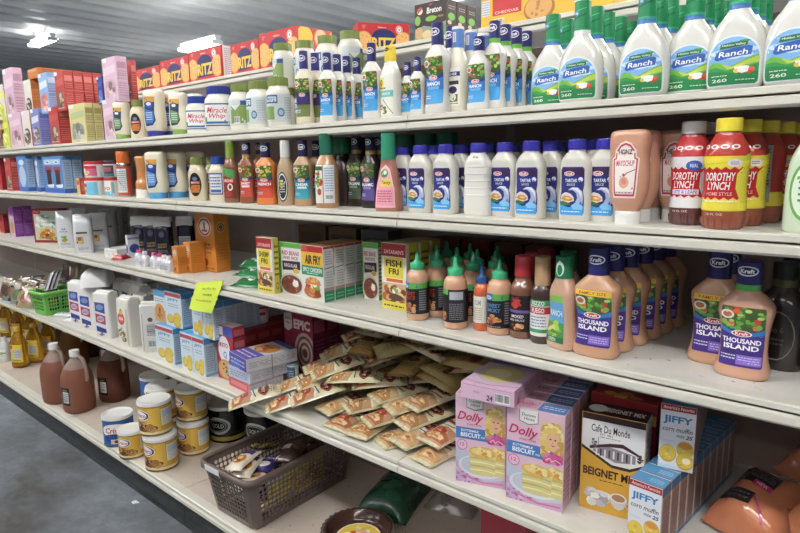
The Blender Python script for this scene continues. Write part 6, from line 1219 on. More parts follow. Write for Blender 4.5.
bottle(T_KTE, S, 305, 'tan dressing bottle with a teal label', DG, y=.052, n=2, pitch=.045, rz=0.42); bottle(T_ITAL, S, 328, 'amber dressing bottle with a tall dark green cap and white back label', DG, y=.038, rz=.5)
bottle(T_DKG, S, 343.5, 'dark bottle with a wide green cap beside the amber dressing', 'dark dressings on the second shelf', y=.115, n=2, pitch=.07)
bottle(T_KDK, S, 358, 'dark dressing bottle with gold neck band next to the wide green cap', 'dark dressings on the second shelf', y=.110, n=2, pitch=.05)
bottle(T_KDP, S, 371.5, 'dark dressing bottle with gold neck band, middle of the dark ones', 'dark dressings on the second shelf', y=.085); bottle(T_KDP, S, 381, 'dark dressing bottle with violet label behind the pink label', 'dark dressings on the second shelf', y=.112, n=2, pitch=.05)
bottle(T_PNK, S, 389.5, 'cone shaped dressing bottle with a pink label and blue green cap', DG, y=.040, rz=.25)
for i, (px, y) in enumerate(((406, .15), (426, .15), (447, .165))): bottle(T_DKG, S, px, 'dark bottle with green cap behind the tartar sauces, %s along' % ORD[i].replace('front', 'first'), 'green caps behind the tartar sauces', y=y)
TG = 'blue capped white sauce bottles'
for px, y, n, lab in ((404, .078, 1, 'beside the pink label'), (421, .043, 2, 'second from the pink label'), (446, .048, 2, 'next to the back turned bottle')): bottle(T_TAR, S, px, 'white sauce bottle with blue cap, ' + lab, TG, y=y, n=n, pitch=.046, dx=.006)
bottle(T_TARB, S, 478, 'white sauce bottle turned to its plain ribbed back', TG, y=.046)
for px, y, n, lab in ((504, .064, 1, 'between the back turned one and its taller neighbour'), (530, .040, 2, 'standing foremost in the row'), (575, .050, 2, 'alone with shadow on both sides'), (603, .066, 1, 'half hidden behind the pink sauce')): bottle(T_TAR, S, px, 'white sauce bottle with blue cap, ' + lab, TG, y=y, n=n, pitch=.048, dx=.016)
for i, (px, y) in enumerate(((440, .13), (462, .14), (487, .12), (512, .14), (556, .14), (592, .13))): bottle(T_TAR, S, px, 'white sauce bottle with blue cap in the shaded back row, %s along' % ORD[i].replace('front', 'first'), TG, y=y)
bottle(T_MCH, S, 627, 'pinkish squeeze bottle on a white cap', 'pinkish squeeze bottles', y=.040, n=3, pitch=.05)
bottle(T_MCH, S, 674, 'pinkish squeeze bottle behind the white capped red one', 'pinkish squeeze bottles', y=.125)
bottle(T_DLL, S, 688, 'red dressing bottle with a white cap', 'red sleeved dressings', y=.078, n=2, pitch=.066, dx=.01)
x_ = xat(722, .042, ZS[S])
for i in range(5): put(T_DLB if i == 2 else T_DL, (x_ + .0125 * i, .042 + .066 * i, ZS[S]), 'red and yellow dressing bottle with a yellow cap, %s in its file' % ORD[i], 'red sleeved dressings', rz=[.0, .05, -.1, .05, .0][i])
bottle(T_GRN, S, 806, 'pale green bottle cut by the picture edge', None, y=.045, n=2, pitch=.05)

# ================================================================== third shelf
S = 'S3'
cartA(pl_('snack_box', '#b3282c', '#7a1c22', 3), S, -4, 5, 10, 214, 'small red box at the far end of the third shelf', 'boxes at the far end of the third shelf', y=.10)
cartA(purple, S, 11, 16, 25, 207, 'purple snack box beside the gingerbread box', 'boxes at the far end of the third shelf', n=2, y=.075)
a_, r_, w_, t_ = cartE(betty, S, (35, 242.5), (61.5, 242.8), .06, .160, 'red framed gingerbread house kit box', None, rmax=.6)
for px, py, T, n, lab, rz in ((68, 248, T_WBA, 1, 'white flour pouch beside the gingerbread box', .95), (85.5, 253, T_WBB, 1, 'white flour pouch standing foremost', 1.0), (101, 250, T_WBB, 1, 'white flour pouch just behind the foremost one', 1.05), (81, 243, T_WBA, 1, 'white flour pouch wedged between two others', .9),
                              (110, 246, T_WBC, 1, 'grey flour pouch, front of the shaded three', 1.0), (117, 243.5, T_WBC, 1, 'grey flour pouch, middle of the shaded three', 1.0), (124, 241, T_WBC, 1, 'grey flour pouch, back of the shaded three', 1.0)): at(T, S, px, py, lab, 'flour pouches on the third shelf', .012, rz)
at(T_CLR, S, 138, 243, 'clear sugar bag tied behind the white tray', None, .03)
p = hitz(112, 258, ZS[S]); put(plain('foam_tray', .09, .09, .035, '#d8d8d8', '#cfcfd2', 'tray', 4), (p[0] - .012, p[1] + .045, ZS[S]), 'white foam tray low before the sugar bag', None, rz=.1)
at(T_RED, S, 121.5, 259.5, 'small red and white candy pack on the shelf edge', None, .01, .5)
cartA(lambda w, d, h: carton('salt_box', w, d, h, '#d8dae2', lambda A: A.ell(.5, .4, .4, .22, '#3a4f9a'), lambda A: (A.ell(.5, .4, .4, .2, '#3a4f9a'), A.rect(0, .8, 1, .9, '#8a9ac8'))), S, 127, 129, 136.5, 235.5, 'small white box with a blue spot by the dark bags', None, y=.09, d=.05)
NG = 'dark blue coffee bags'
for px, py, T, lab, rz in ((143, 256, T_NAV, 'dark blue coffee bag with yellow lettering, beside the white box', .8), (155, 257, T_NAV, 'dark blue coffee bag with yellow lettering, second along', .8), (166, 258.5, T_NAV, 'dark blue coffee bag with yellow lettering, third along', .8), (188, 257, T_NAVB, 'dark blue bag turned to its white back label', .75), (208, 256, T_NAVB, 'dark blue bag behind the small orange boxes', .7), (199, 247, T_NAV, 'dark blue bag in the back of the group', .4)): at(T, S, px, py, lab, NG, .016, rz)
for i, (px, py, T) in enumerate(((140, 264.5, T_COL), (146, 266.5, T_COLW), (155, 268, T_COL), (161, 269.5, T_COL), (165.5, 271, T_COLW), (170, 272, T_COLW))): at(T, S, px, py, 'little white food colour bottle, %s along the shelf edge' % ORD[i].replace('front', 'first'), 'food colour bottles', .008)
cartA(soda, S, 173.5, 178.8, 190, 247, 'smaller orange baking soda box at the shelf edge', 'orange baking soda boxes', y=.022)
cartA(soda, S, 185.5, 192, 206.5, 243, 'middle sized orange baking soda box', 'orange baking soda boxes', y=.055)
cartA(soda, S, 198, 217, 231.5, 213.5, 'tall orange baking soda box with round red badge', 'orange baking soda boxes', y=.11, big=True)
GG = 'green rice packets'
for i, (px, py, dz, rz) in enumerate(((243, 287, 0, .25), (246, 284, .021, .15), (249, 281, .042, .4))): p = hitz(px, py, ZS[S]); put(T_GPK, (p[0], p[1] + .06, ZS[S] + dz), 'green packet in the little stack by the yellow fry box, %s from below' % ['first', 'second', 'third'][i], GG, rz=rz + PI / 2)
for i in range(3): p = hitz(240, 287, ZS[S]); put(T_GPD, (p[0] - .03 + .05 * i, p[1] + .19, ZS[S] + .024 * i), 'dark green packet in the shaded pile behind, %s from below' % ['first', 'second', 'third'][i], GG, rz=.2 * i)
cartA(zatbox, S, 258.5, 274, 280.6, 238.5, 'yellow and white fry mix box by the green packets', None, y=.018, a='SHRIMP', b='FRI')
cartA(chili, S, 280.8, 304, 309, 244, 'green edged rice and beans box', 'green edged rice boxes', y=.045)
cartA(air, S, 302.9, 324.6, 334.8, 246.8, 'air fry chicken coating box', 'air fry boxes', n=4, y=.030)
cartA(chili, S, 363, 379, 384, 243, 'green edged rice and beans box beside the fish fry box', 'green edged rice boxes', y=.13, n=2)
cartA(zatbox, S, 382.3, 407, 413, 244.5, 'red topped fish fry box', 'fish fry boxes', y=.085, n=3, d=.042, a='FISH', b='FRI')
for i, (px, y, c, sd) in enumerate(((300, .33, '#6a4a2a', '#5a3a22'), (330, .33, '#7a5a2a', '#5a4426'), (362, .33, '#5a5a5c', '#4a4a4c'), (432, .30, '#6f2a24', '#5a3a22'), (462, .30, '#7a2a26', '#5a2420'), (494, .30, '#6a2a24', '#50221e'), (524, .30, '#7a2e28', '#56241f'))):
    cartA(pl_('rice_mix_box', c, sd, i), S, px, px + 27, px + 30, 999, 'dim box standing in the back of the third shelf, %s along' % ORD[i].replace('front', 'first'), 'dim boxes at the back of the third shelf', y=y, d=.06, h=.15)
SG = 'green nozzle sauces'
at(T_SEC, S, 418, 321, 'peach sauce bottle with green nozzle next to the fish fry box', SG, .024, -.1); at(T_SEC, S, 437.5, 317.5, 'peach sauce bottle with green nozzle, half behind its two neighbours', SG, .024, -.15)
at(T_SECB, S, 455.5, 330, 'peach sauce bottle turned to its grey back label', SG, .024); at(T_SEC, S, 473, 323, 'peach sauce bottle behind the small orange bottle', SG, .024, -.1)
at(T_ORG, S, 481.5, 331.5, 'small orange sauce bottle with a blue nozzle', None, .016); at(T_SECG, S, 499, 336, 'peach sauce bottle with a blue lettered label', SG, .024, .05)
for i, (px, y) in enumerate(((437, .165), (457, .165), (477, .17), (495, .17), (447, .235), (470, .24), (497, .24))): bottle(T_SEC, S, px, 'peach sauce bottle with green nozzle in the shaded rows behind, %s along' % ORD[i].replace('front', 'first'), SG, y=y)
at(T_BBQ, S, 522.5, 339.5, 'brown barbecue sauce bottle with a tall red cap', None, .025, .1); at(T_GLD, S, 541, 344.5, 'slim dark sauce bottle with a tan capsule', None, .020, .1); at(T_NEW, S, 562, 350.5, 'pinkish dressing bottle with a green cap and landscape label', None, .022, -.35)
bottle(T_BBQ, S, 531, 'brown sauce bottle with red cap in the shade behind', 'shaded red caps', y=.125, n=2, pitch=.06); bottle(T_NEW, S, 566, 'pinkish dressing bottle in the shade behind the landscape label', None, y=.125)
IG = 'pink island dressings'
p = hitz(588.5, 357, ZS[S]); column(T_FAM, p[0] + .004, p[1] + .022, ZS[S], 6, .056, 'pink dressing bottle with violet label beside the green cap', IG, dx=.0055, jr=.04)
at(T_FAM, S, 713, 366, 'pink dressing bottle with yellow topped label behind the fat free one', IG, .026, .04, n=2, pitch=.06); at(T_FF, S, 741, 380, 'pink dressing bottle with a lime green neck band', IG, .025, -.02)
at(T_DRK, S, 777, 371, 'dark round shouldered bottle beside the lime banded dressing', 'dark round shouldered bottles', .03, -.1, n=3, pitch=.075); at(T_DRK, S, 836, 384, 'dark round shouldered bottle cut by the picture edge', 'dark round shouldered bottles', .03, n=2, pitch=.075)
# note hung from the shelf edge
Q = [hity(a, b, -.0065) for a, b in ((196.5, 283), (224, 280), (213, 313), (190, 308.5))]
mb = MB(); nx, ny = 18, 14; P = []
for j in range(ny + 1):
    row = []
    for i in range(nx + 1):
        u, v = i / nx, j / ny; z = [(1 - u) * (1 - v), u * (1 - v), u * v, (1 - u) * v]; q = sum(k * w for k, w in zip(Q, z))
        e = .0022 * ((-1) ** (i + j)); q = q + np.array([(e if i in (0, nx) else 0), -.004 * math.sin(3 * u) * v - .004 * v, (e if j in (0, ny) else 0)]); row.append(tuple(q))
    P.append(row)
mb.grid(P, '#dcf03c', 'matte'); mb.grid([[(a, b + .0004, c) for a, b, c in reversed(r)] for r in P], '#dcf03c', 'matte')
def ns(u, v): i, j = min(u * nx, nx - .01), min(v * ny, ny - .01); a = np.array(P[int(j)][int(i)]); b = np.array(P[int(j) + 1][int(i) + 1]); return tuple(a + (b - a) * np.array([i % 1, (i % 1 + j % 1) / 2, j % 1]) + np.array([0, -.0006, 0]))
ink = MB(); r = random.Random(4)
for row, (u0, u1) in enumerate(((.3, .85), (.42, .78), (.2, .9))):
    pts = []; k = 22
    for i in range(k): u = u0 + (u1 - u0) * i / k; pts.append(ns(u + r.uniform(-.012, .012), .24 + .2 * row + (.045 if i % 2 else -.045) * r.uniform(.3, 1) + (u - .5) * .04))
    ink.tube(pts, .00035, '#6a8a3a', 'matte', 5)
o = new('paper_note', mb.mesh('note')); o['label'] = 'neon yellow zigzag edged price note hung on the third shelf'; o['category'] = 'note'; new('handwriting', ink.mesh('ink'), o)
# ================================================================== fourth shelf
S = 'S2'; Z2 = ZS[S]; r = random.Random(12)
SN = 'small snack packets at the end of the fourth shelf'
k = 0
for row in range(4):
    for j in range(6):
        px = 1 + j * 4.0 + row * 1.5; p = hitz(px, 299 + j * 1.9, Z2); d = np.array([.35, .94]) * (.012 + .055 * row)
        settle(T_SNK[(k * 5 + row) % 6], (p[0] + d[0] * 1.2, p[1] + d[1] * 1.1 + .02, Z2 + .03), 'seed and snack packet leaning in the jumble before the green basket', SN, r.uniform(.1, .8), r.uniform(1.0, 1.35), r.uniform(-.15, .15), 1.05, Z2, (.004, .007, .001), tries=60); k += 1
for i, (dx, dy, z) in enumerate(((-.02, .16, .03), (.06, .18, .05), (.12, .22, .03))): p = hitz(12 + 8 * i, 302, Z2); settle(T_SNK[i], (p[0] + dx, p[1] + dy + .06, Z2 + .08 + z), 'packet standing high at the back of the jumble, %s along' % ORD[i].replace('front', 'first'), SN, .3, 1.2, 0, 1.5, Z2, (.004, .008, .001), tries=30)
p = hitz(30, 309, Z2); cartA(lambda w, d, h: carton('blue_card', w, d, h, '#5f86c8', lambda A: A.lines(.1, .3, .9, .8, 4, '#a8c0e4', 2), lambda A: A.lines(.1, .2, .9, .8, 5, '#a8c0e4', 3)), S, 23, 27, 34, 288, 'thin blue card box leaning on the green basket', None, y=.05)
# green basket
gp = hitz(44.5, 316, Z2); gw, gd, gh = .125, .165, .108
T_GBK = basket('basket', gw, gd, gh, .014, .84, '#6fc04a', 44, 6, .86, .006, .008)
gc = (gp[0] - gw * .36, gp[1] + gd * .42); GRZ = .12
put(T_GBK, (gc[0], gc[1], Z2), 'lime green plastic basket with silver pouches in it', None, rz=GRZ)
POOLS = []
for sx, sy in ((.040, -.037), (.040, .037)): put(T_SNK[4], (gc[0] + sx * math.cos(GRZ) - sy * math.sin(GRZ), gc[1] + sx * math.sin(GRZ) + sy * math.cos(GRZ), Z2 + .064), 'added dark packet behind the holes of the lime green basket', 'added dark packets behind the basket holes', rx=PI / 2 - .06, rz=PI / 2 + GRZ, sc=(.95, .95, .5))  # dark packets added inside so the basket's holes look dark
for sx in (-.02,): put(T_SNK[4], (gc[0] + sx, gc[1] - .060, Z2 + .064), 'added dark packet behind the end holes of the green basket', None, rx=PI / 2 - .06, rz=GRZ, sc=(.95, .95, .4))
for i in range(3): settle(T_SIL, (gc[0] - .012, gc[1] - .020 + .018 * i, Z2 + .116), 'silver icing pouch sticking out of the green basket, %s along' % ORD[i].replace('front', 'first'), 'silver pouches in the green basket', -.30, 1.2, -.05, .92, Z2 + .006, (0, .004, 0), pool=POOLS)
p = hitz(60, 317, Z2); put(T_ZIP, (p[0], p[1] + .03, Z2), 'clear icing bag lying before the green basket', None, rz=-1.0)
p = hitz(67, 321, Z2); put(T_SWT, (p[0], p[1] + .03, Z2), 'small bright sweets pack lying at the first flour bag', None, rz=.6)
FG = 'white flour bags'
for i, (px, py) in enumerate(((72.5, 324), (83.5, 330), (98.5, 338))): p = hitz(px, py, Z2); column(T_FLR, p[0] + .008, p[1] + .040, Z2, 1, .062, ['white flour bag with blue and red panel by the green basket', 'white flour bag with blue and red panel, middle of three', 'white flour bag with blue and red panel, last of three'][i], FG, jr=.02, rz=.34)
p = hitz(84, 331, Z2); put(T_FLIE, (p[0] - .0, p[1] + .075, Z2 + .186), 'white flour bag lying on top of the standing ones', FG, rz=1.0)
put(T_FLIE, (p[0] + .06, p[1] + .26, Z2 + .186), 'white flour bag lying at the back of the top layer', FG, rz=1.3)
for i in range(3): put(T_FLR, (p[0] - .03 + .085 * i, p[1] + .19 + .0 * i, Z2), 'white flour bag in the shaded row behind, %s along' % ORD[i].replace('front', 'first'), FG)
for i in range(3): put(T_FLR, (p[0] - .03 + .085 * i, p[1] + .27, Z2), 'white flour bag in the rearmost row, %s along' % ORD[i].replace('front', 'first'), FG)
p = hitz(124, 346, Z2); column(T_MASA, p[0], p[1] + .03, Z2, 3, .062, 'white flour bag with a round red label', FG, rz=.12, jr=.03)
p = hitz(147, 352, Z2); put(T_MASAB, (p[0], p[1] + .034, Z2), 'white flour bag turned to its printed back', FG, rz=.85)
p = hitz(155, 348, Z2); put(T_MASA, (p[0] + .03, p[1] + .13, Z2), 'white flour bag behind the back turned one', FG, rz=.1)
JG2 = 'pale blue muffin mix boxes'
cartA(jifs, S, 157.5, 175.4, 183, 324, 'pale blue muffin box, lower row, first from the flour bags', JG2, n=4, y=.012, h=.1275)
cartA(jifs, S, 182.3, 194.2, 197, 331, 'pale blue muffin box, lower row, second from the flour bags', JG2, n=4, y=.012, d=.035, h=.1275)
cartA(jifs, S, 194.6, 206, 217, 337, 'pale blue muffin box, lower row, beside the red cookie box', JG2, n=5, y=.012, d=.036, h=.1275)
cartA(jifs, S, 155.5, 166.5, 170, 290, 'muffin box printed with a big cookie, upper row', JG2, y=.035, dz=.128, d=.035, h=.115, cookie=True)
cartA(jifs, S, 166.8, 183, 193, 293, 'pale blue muffin box, upper row, beside the cookie printed one', JG2, n=3, y=.030, dz=.128, d=.036, h=.122)
cartA(jifs, S, 193.5, 204, 207, 301, 'pale blue muffin box, upper row, under the yellow note', JG2, n=2, y=.024, dz=.128, d=.036, h=.122)
cartA(jifs, S, 204.4, 215, 226, 301, 'pale blue muffin box, upper row, last before the shade', JG2, n=5, y=.024, dz=.128, d=.036, h=.122)
cartA(keto, S, 218.6, 235.5, 246, 328, 'red cookie mix box with a white oval', None, y=.040, d=.045)
q = cartA(redb, S, 229, 245.5, 258, 332, 'dark red cake mix box behind the cookie mix box', 'dark red cake mix boxes', n=5, y=.105, d=.052)
p = (xat(262, .215, Z2 + q[4]), .215); put(T_CUP, (p[0] - .01, p[1], Z2 + q[4]), 'red and white baking cup on the dark red boxes', None, rz=.5)
put(T_CUPB, (xat(293, .17, Z2), .17, Z2), 'bluish baking cup before the maroon box', None)
CG_ = 'flat lying cookie boxes'
A_top1 = lambda A: (A.rect(0, 0, 1, 1, '#d8d4d8'), A.rect(0, 0, 1, .36, '#5a4fa8'), A.ell(.5, .58, .42, .22, '#c8843a', 20), A.blobs(.5, .58, .3, .14, 9, ['#a8602a', '#e0b070', '#8a3a2a'], 3, .09), A.rect(.0, .86, 1, 1, '#4a58a8'), A.lines(.1, .08, .9, .28, 2, '#d8d4ee', 2))
A_sd1 = lambda A: (A.rect(0, 0, 1, 1, '#4a45a0'), A.rect(0, .0, .6, .7, '#3f6ac0'), A.lines(.1, .2, .9, .8, 2, '#b8b8e0', 2))
A_sd2 = lambda A: (A.rect(0, 0, 1, 1, '#b8c0d0'), A.lines(.1, .2, .9, .8, 3, '#6a86b8', 2))
A_sd3 = lambda A: (A.rect(0, 0, 1, 1, '#c04a54'), A.rect(.1, .3, .9, .8, '#d87a80'))
a0 = hitz(231.5, 384, Z2); a1 = hitz(247, 395, Z2); rz0 = math.atan2(a1[1] - a0[1], a1[0] - a0[0]); w0 = math.hypot(a1[0] - a0[0], a1[1] - a0[1])
zz = Z2
for i, (c, ta, sa, hh, dd, ddx, drz, lab) in enumerate((('#c8a0a8', A_top1, A_sd3, .030, .12, 0, 0, 'red edged cookie box at the bottom of the flat stack'), ('#c8ccd8', A_top1, A_sd2, .036, .165, .004, .05, 'pale blue edged cookie box in the middle of the flat stack'), ('#d0d0da', A_top1, A_sd1, .040, .170, .002, -.08, 'violet topped cookie box lying on the flat stack'))):
    T = flatbox(w0 * 1.0, dd, hh, c, c, ta, sa); g = rz0 * .4 + drz; qd = dd / 2
    put(T, ((a0[0] + a1[0]) / 2 + ddx - math.sin(g) * qd, (a0[1] + a1[1]) / 2 + math.cos(g) * qd, zz), lab, CG_, g); zz += hh + .0006
cartA(epic, S, 286, 314.5, 328, 315, 'maroon baking kit box with a pale swirl', 'maroon baking kits', n=2, y=.225, d=.055)
# gravy packets
PG = 'cream coloured gravy packets'
block(.13, -.02, Z2, .30, .40, Z2 + .30)
def packet(px, py, z, rz, rx, v, lab, T=None):
    p = hitz(px, py, Z2 + z + .008); return settle(T or T_BIS[v % 4], (p[0], p[1], Z2 + z), lab, PG, rz, rx, 0, 1.0, Z2)
# flat ones spread along the edge
flat = [(352, 417, .002, .05, 0, 0), (372, 426, .002, .12, 0, 1), (405, 434, .002, -.35, .03, 1), (422, 441, .002, -.25, .0, 2), (441, 449, .002, -.1, .0, 2), (345, 404, .014, -.2, .03, 2), (372, 409, .016, -.5, .05, 3), (392, 418, .018, -.42, .06, 0), (425, 424, .018, -.32, .08, 3), (450, 437, .020, -.15, .06, 0), (398, 401, .032, -.4, .08, 1), (414, 410, .034, -.45, .08, 2), (434, 412, .036, -.3, .1, 3), (380, 396, .034, -.8, .06, 0), (356, 398, .030, -1.0, .05, 1)]
FO = ORD + ['thirteenth', 'fourteenth', 'fifteenth']
for i, (px, py, z, rz, rx, v) in enumerate(flat): packet(px, py, z, rz, rx, v, 'cream gravy packet spread flat near the shelf edge, %s of the flat ones' % FO[i].replace('front', 'first'))
# three shingled rows running back into the shelf (pixel of each packet's middle, height, slope)
rows = [('first', [(255, 397, .012), (300, 380, .036), (328, 366, .062), (350, 353, .088), (366, 340, .115)]),
        ('second', [(292, 401, .010), (322, 386, .034), (346, 370, .058), (366, 354, .084), (380, 341, .110)]),
        ('third', [(318, 406, .008), (338, 394, .022), (356, 382, .040), (373, 369, .060)])]
for nm, lst in rows:
    for i, (px, py, z) in enumerate(lst): packet(px, py, z, -.60 + .04 * (i % 2), .24, i, 'cream gravy packet in the %s shingled row from the flat boxes, %s from the edge' % (nm, ORD[i].replace('front', 'first')))
r = random.Random(21)
for i in range(62):
    lay = i // 9; y = .25 + .12 * (i % 2) + r.uniform(-.03, .03); x = -.40 + (i % 9) * .060 + r.uniform(-.02, .02)
    settle((T_BISB, T_BISN, T_BIS[i % 4])[r.choice((0, 1, 1, 2))], (x, y, Z2 + .002 + lay * .012), 'tan gravy packet in the shaded heap at the back of the fourth shelf', PG, r.uniform(-1.9, .6), r.uniform(-.2, .25), r.uniform(-.2, .2), 1.0, Z2, (0, 0, .004), tries=45, skip=True)
# biscuit mix boxes
DGp = 'pink biscuit mix boxes'
aL, rL, wL, TL = cartE(dolly, S, (455.5, 480.5), (505, 490), .043, .196, 'pink biscuit mix box next to the gravy packets', DGp, n=4, gap=.0048)
aR, rR, wR, TR = cartE(dolly, S, (505.6, 497), (562.3, 513.6), .043, .198, 'pink biscuit mix box beside the yellow beignet box', DGp, n=5, gap=.0048)
cartE(dollylie, S, (460.8, 397), (514.2, 408.5), .16, .034, 'pink biscuit mix box lying on top of the standing ones', DGp, dz=.1985)
aB = hitz(578.8, 506, Z2); put_b = cartE(beig, S, (578.8, 506), (641.5, 524), .055, .198, 'yellow and white beignet mix box', None)
cartA(lambda w, d, h: carton('beignet_mix_box', w, d, h, dict(all='#8a1f22', top='#a82a26'), lambda A: A.rect(0, .8, 1, .9, '#d8a83a'), None, lambda A: A.blobs(.5, .5, .4, .3, 8, ['#d8883a', '#e0b040', '#5a1a1a'], 3, .1)), S, 588, 652, 660, 999, 'dark red box behind the beignet mix', 'dark red boxes behind the beignet mix', y=.160, d=.05, h=.205, n=3)
# small muffin mix boxes in two tiers
MG = 'white and blue corn muffin boxes'
hJ = .122; t0 = hitz(629.7, 477, Z2 + hJ); t1 = hitz(662.7, 489, Z2 + hJ); rzJ = math.atan2(t1[1] - t0[1], t1[0] - t0[0]); wJ = math.hypot(t1[0] - t0[0], t1[1] - t0[1])
u0 = hitz(657.5, 466, Z2 + hJ); u1 = hitz(693, 474, Z2 + hJ); wU = math.hypot(u1[0] - u0[0], u1[1] - u0[1]); rzU = math.atan2(u1[1] - u0[1], u1[0] - u0[0])
if globals().get('VERB'): print('JIFF', wJ, math.degrees(rzJ), t0, wU, math.degrees(rzU), u0, zat(u0[0], u0[1], 405) - Z2 - hJ)
wj = (wJ + wU) / 2; dJ = .037; TJ = jiff(wj, dJ, hJ - .0008)
rzJ = min(max(rzJ, -.1), .2); rzU = min(max(rzU, -.1), .2)
for i in range(10):
    q = dJ / 2 + (dJ + .0012) * i; put(TJ, (t0[0] + math.cos(rzJ) * wj / 2 - math.sin(rzJ) * q, t0[1] + math.sin(rzJ) * wj / 2 + math.cos(rzJ) * q, Z2), 'corn muffin box in the lower tier, %s in file' % ORD[i], MG, rzJ)
for i in range(8):
    q = dJ / 2 + (dJ + .0012) * i; put(TJ, (u0[0] + math.cos(rzU) * wj / 2 - math.sin(rzU) * q, u0[1] + math.sin(rzU) * wj / 2 + math.cos(rzU) * q, Z2 + hJ), 'corn muffin box in the upper tier, %s in file' % ORD[i], MG, rzU)
# peach coloured bags
OG = 'peach crumb bags'
POOLP = []
for T, px, py, z, rx, ry, rz, lab in ((T_PEAL, 764, 502, .012, .30, .05, -.30, 'peach crumb bag with black and pink stickers'), (T_PEA[0], 722, 566, .0, .0, .0, 1.2, 'peach crumb bag lowest, at the shelf edge'), (T_PEA[1], 822, 555, .0, .1, .05, .2, 'peach crumb bag in the picture corner'), (T_PEA[1], 826, 500, .06, .15, .1, .4, 'peach crumb bag on top of the heap'), (T_PEA[0], 830, 462, .05, .2, .0, 1.4, 'peach crumb bag high at the back of the heap')):
    p = hitz(px, py, Z2 + z + .04); settle(T, (p[0], p[1], Z2 + z), lab, OG, rz, rx, ry, .82, Z2, (.001, -.0005, .003), pool=POOLP)

# ================================================================== base deck
S = 'S1'; Z1 = ZS[S]
OGp = 'yellow oil bottles'
at(T_OIL, S, 21.5, 368, 'yellow oil bottle with a pale label, foremost', OGp, .034, .5); at(T_OIL, S, 37, 363, 'yellow oil bottle, second of the front three', OGp, .034, .45); at(T_OIL, S, 51, 358, 'yellow oil bottle, third of the front three, in shade', OGp, .034, .4)
at(T_WHB, S, 7, 362, 'little clear bottle with a white label before the oil', None, .026, .5)
for i, (px, y) in enumerate(((8, .20), (20, .20), (33, .20), (2, .32), (17, .32), (30, .32), (42, .32))): bottle(T_OIL, S, px, 'yellow oil bottle in the shaded rows behind', 'yellow oil bottles behind', y=y, rz=.4, jr=.02)
VG = 'brown vinegar jugs'
at(T_JUGN, S, 60, 405, 'brown vinegar jug without a visible label, foremost one', VG, .070, .2)
at(T_JUG, S, 81, 414.5, 'brown vinegar jug with black label, standing at the deck edge', VG, .070, .28)
at(T_JUGD, S, 116, 403.5, 'darker brown vinegar jug with black label beside it', VG, .070, .35)
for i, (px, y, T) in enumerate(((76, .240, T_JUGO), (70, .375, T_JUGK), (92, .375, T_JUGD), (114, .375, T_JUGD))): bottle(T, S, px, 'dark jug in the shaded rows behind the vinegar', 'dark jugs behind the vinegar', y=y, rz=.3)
KG = 'shortening cans'
at(T_CB, S, 120.5, 447, 'blue shortening can with white lid', KG, .055, .6); at(T_CG2, S, 134, 459.5, 'small golden shortening can at the deck edge', KG, .047, 1.35)
p = at(T_CG, S, 163, 472, 'golden shortening can under another, at the deck edge', KG, .055, 1.05)
put(T_CG, (p[0] - .030, p[1] + .004, Z1 + .1215), 'golden shortening can stacked at the deck edge', KG, rz=1.08)
b2 = (p[0] - .130, p[1] + .088)
put(T_CG, (b2[0], b2[1], Z1), 'golden shortening can at the bottom of the middle stack', KG, rz=1.1); put(T_CG, (b2[0] - .005, b2[1], Z1 + .1215), 'golden shortening can on top of the middle stack', KG, rz=1.3)
b3 = (b2[0] - .03, b2[1] + .122); put(T_CG, (b3[0], b3[1], Z1), 'golden shortening can at the bottom of the rear stack', KG, rz=.4); put(T_CG, (b3[0], b3[1], Z1 + .1215), 'golden shortening can on top of the rear stack', KG, rz=.8)
put(T_CB, (b2[0] - .155, b2[1] + .05, Z1), 'blue shortening can at the bottom behind the golden ones', KG, rz=.4); put(T_CB, (b2[0] - .155, b2[1] + .05, Z1 + .1195), 'blue shortening can stacked behind the golden ones', KG, rz=.9)
p = at(T_CG, S, 195.5, 456, 'golden shortening can under another beside the black tub', KG, .055, .95); put(T_CG, (p[0] - .02, p[1] + .012, Z1 + .1215), 'golden shortening can on top beside the black tub', KG, rz=.9)
p = at(T_CF, S, 229, 443, 'black and gold tub with white lid', 'black and gold tubs', .072, 1.0); put(T_CF, (p[0] + .16, p[1] + .06, Z1), 'black and gold tub behind the brown basket', 'black and gold tubs', rz=.9)
# brown basket
hB = .168; f1 = hitz(247, 488, Z1 + hB); f0 = hitz(201.5, 462, Z1 + hB); bk = hitz(372, 440, Z1 + hB); bt = hitz(258, 532, Z1)
if globals().get('VERB'): print('BASKET rim fr', f1, 'fl', f0, 'bottom', bt, 'back', bk)
BWd, BDp, BRZ = .235, .44, .03
T_BBK = basket('basket', BWd, BDp, hB, .030, .86, '#6a5a54', 84, 10, .84, .004, .013, label=(-.075, -BDp / 2 - .0155, hB - .013, -.005, -BDp / 2 - .0130, hB + .004))
by = f1[1] + .012 + BDp / 2; bx = f1[0] - .022 - BWd / 2
put(T_BBK, (bx, by, Z1), 'brown plastic basket with a white price sticker, full of candy packs', None, rz=BRZ)
r = random.Random(5); BG = 'candy packs in the brown basket'
cand = [(-.02, -.11, .012, 0), (.03, -.10, .012, 1), (-.025, -.02, .012, 2), (.03, -.01, .012, 0), (-.02, .07, .012, 2), (.03, .08, .012, 0), (.0, .108, .012, 2), (-.016, -.12, .036, 1), (.025, -.115, .036, 1), (.0, -.05, .036, 0), (.03, .03, .036, 2), (-.03, .04, .036, 2), (.02, .11, .036, 2), (-.02, -.115, .060, 1), (.035, -.10, .060, 0), (-.03, -.05, .060, 0), (.03, -.02, .062, 0), (-.02, .03, .062, 2), (.025, .08, .062, 2), (-.03, .11, .06, 2), (-.035, -.12, .084, 1), (.02, -.12, .084, 1), (.035, -.06, .086, 0), (-.02, -.06, .086, 0), (.02, -.005, .088, 0), (-.035, .0, .088, 2), (.03, .06, .088, 2), (-.02, .09, .086, 2), (0, -.09, .108, 0), (.03, -.03, .110, 0)]
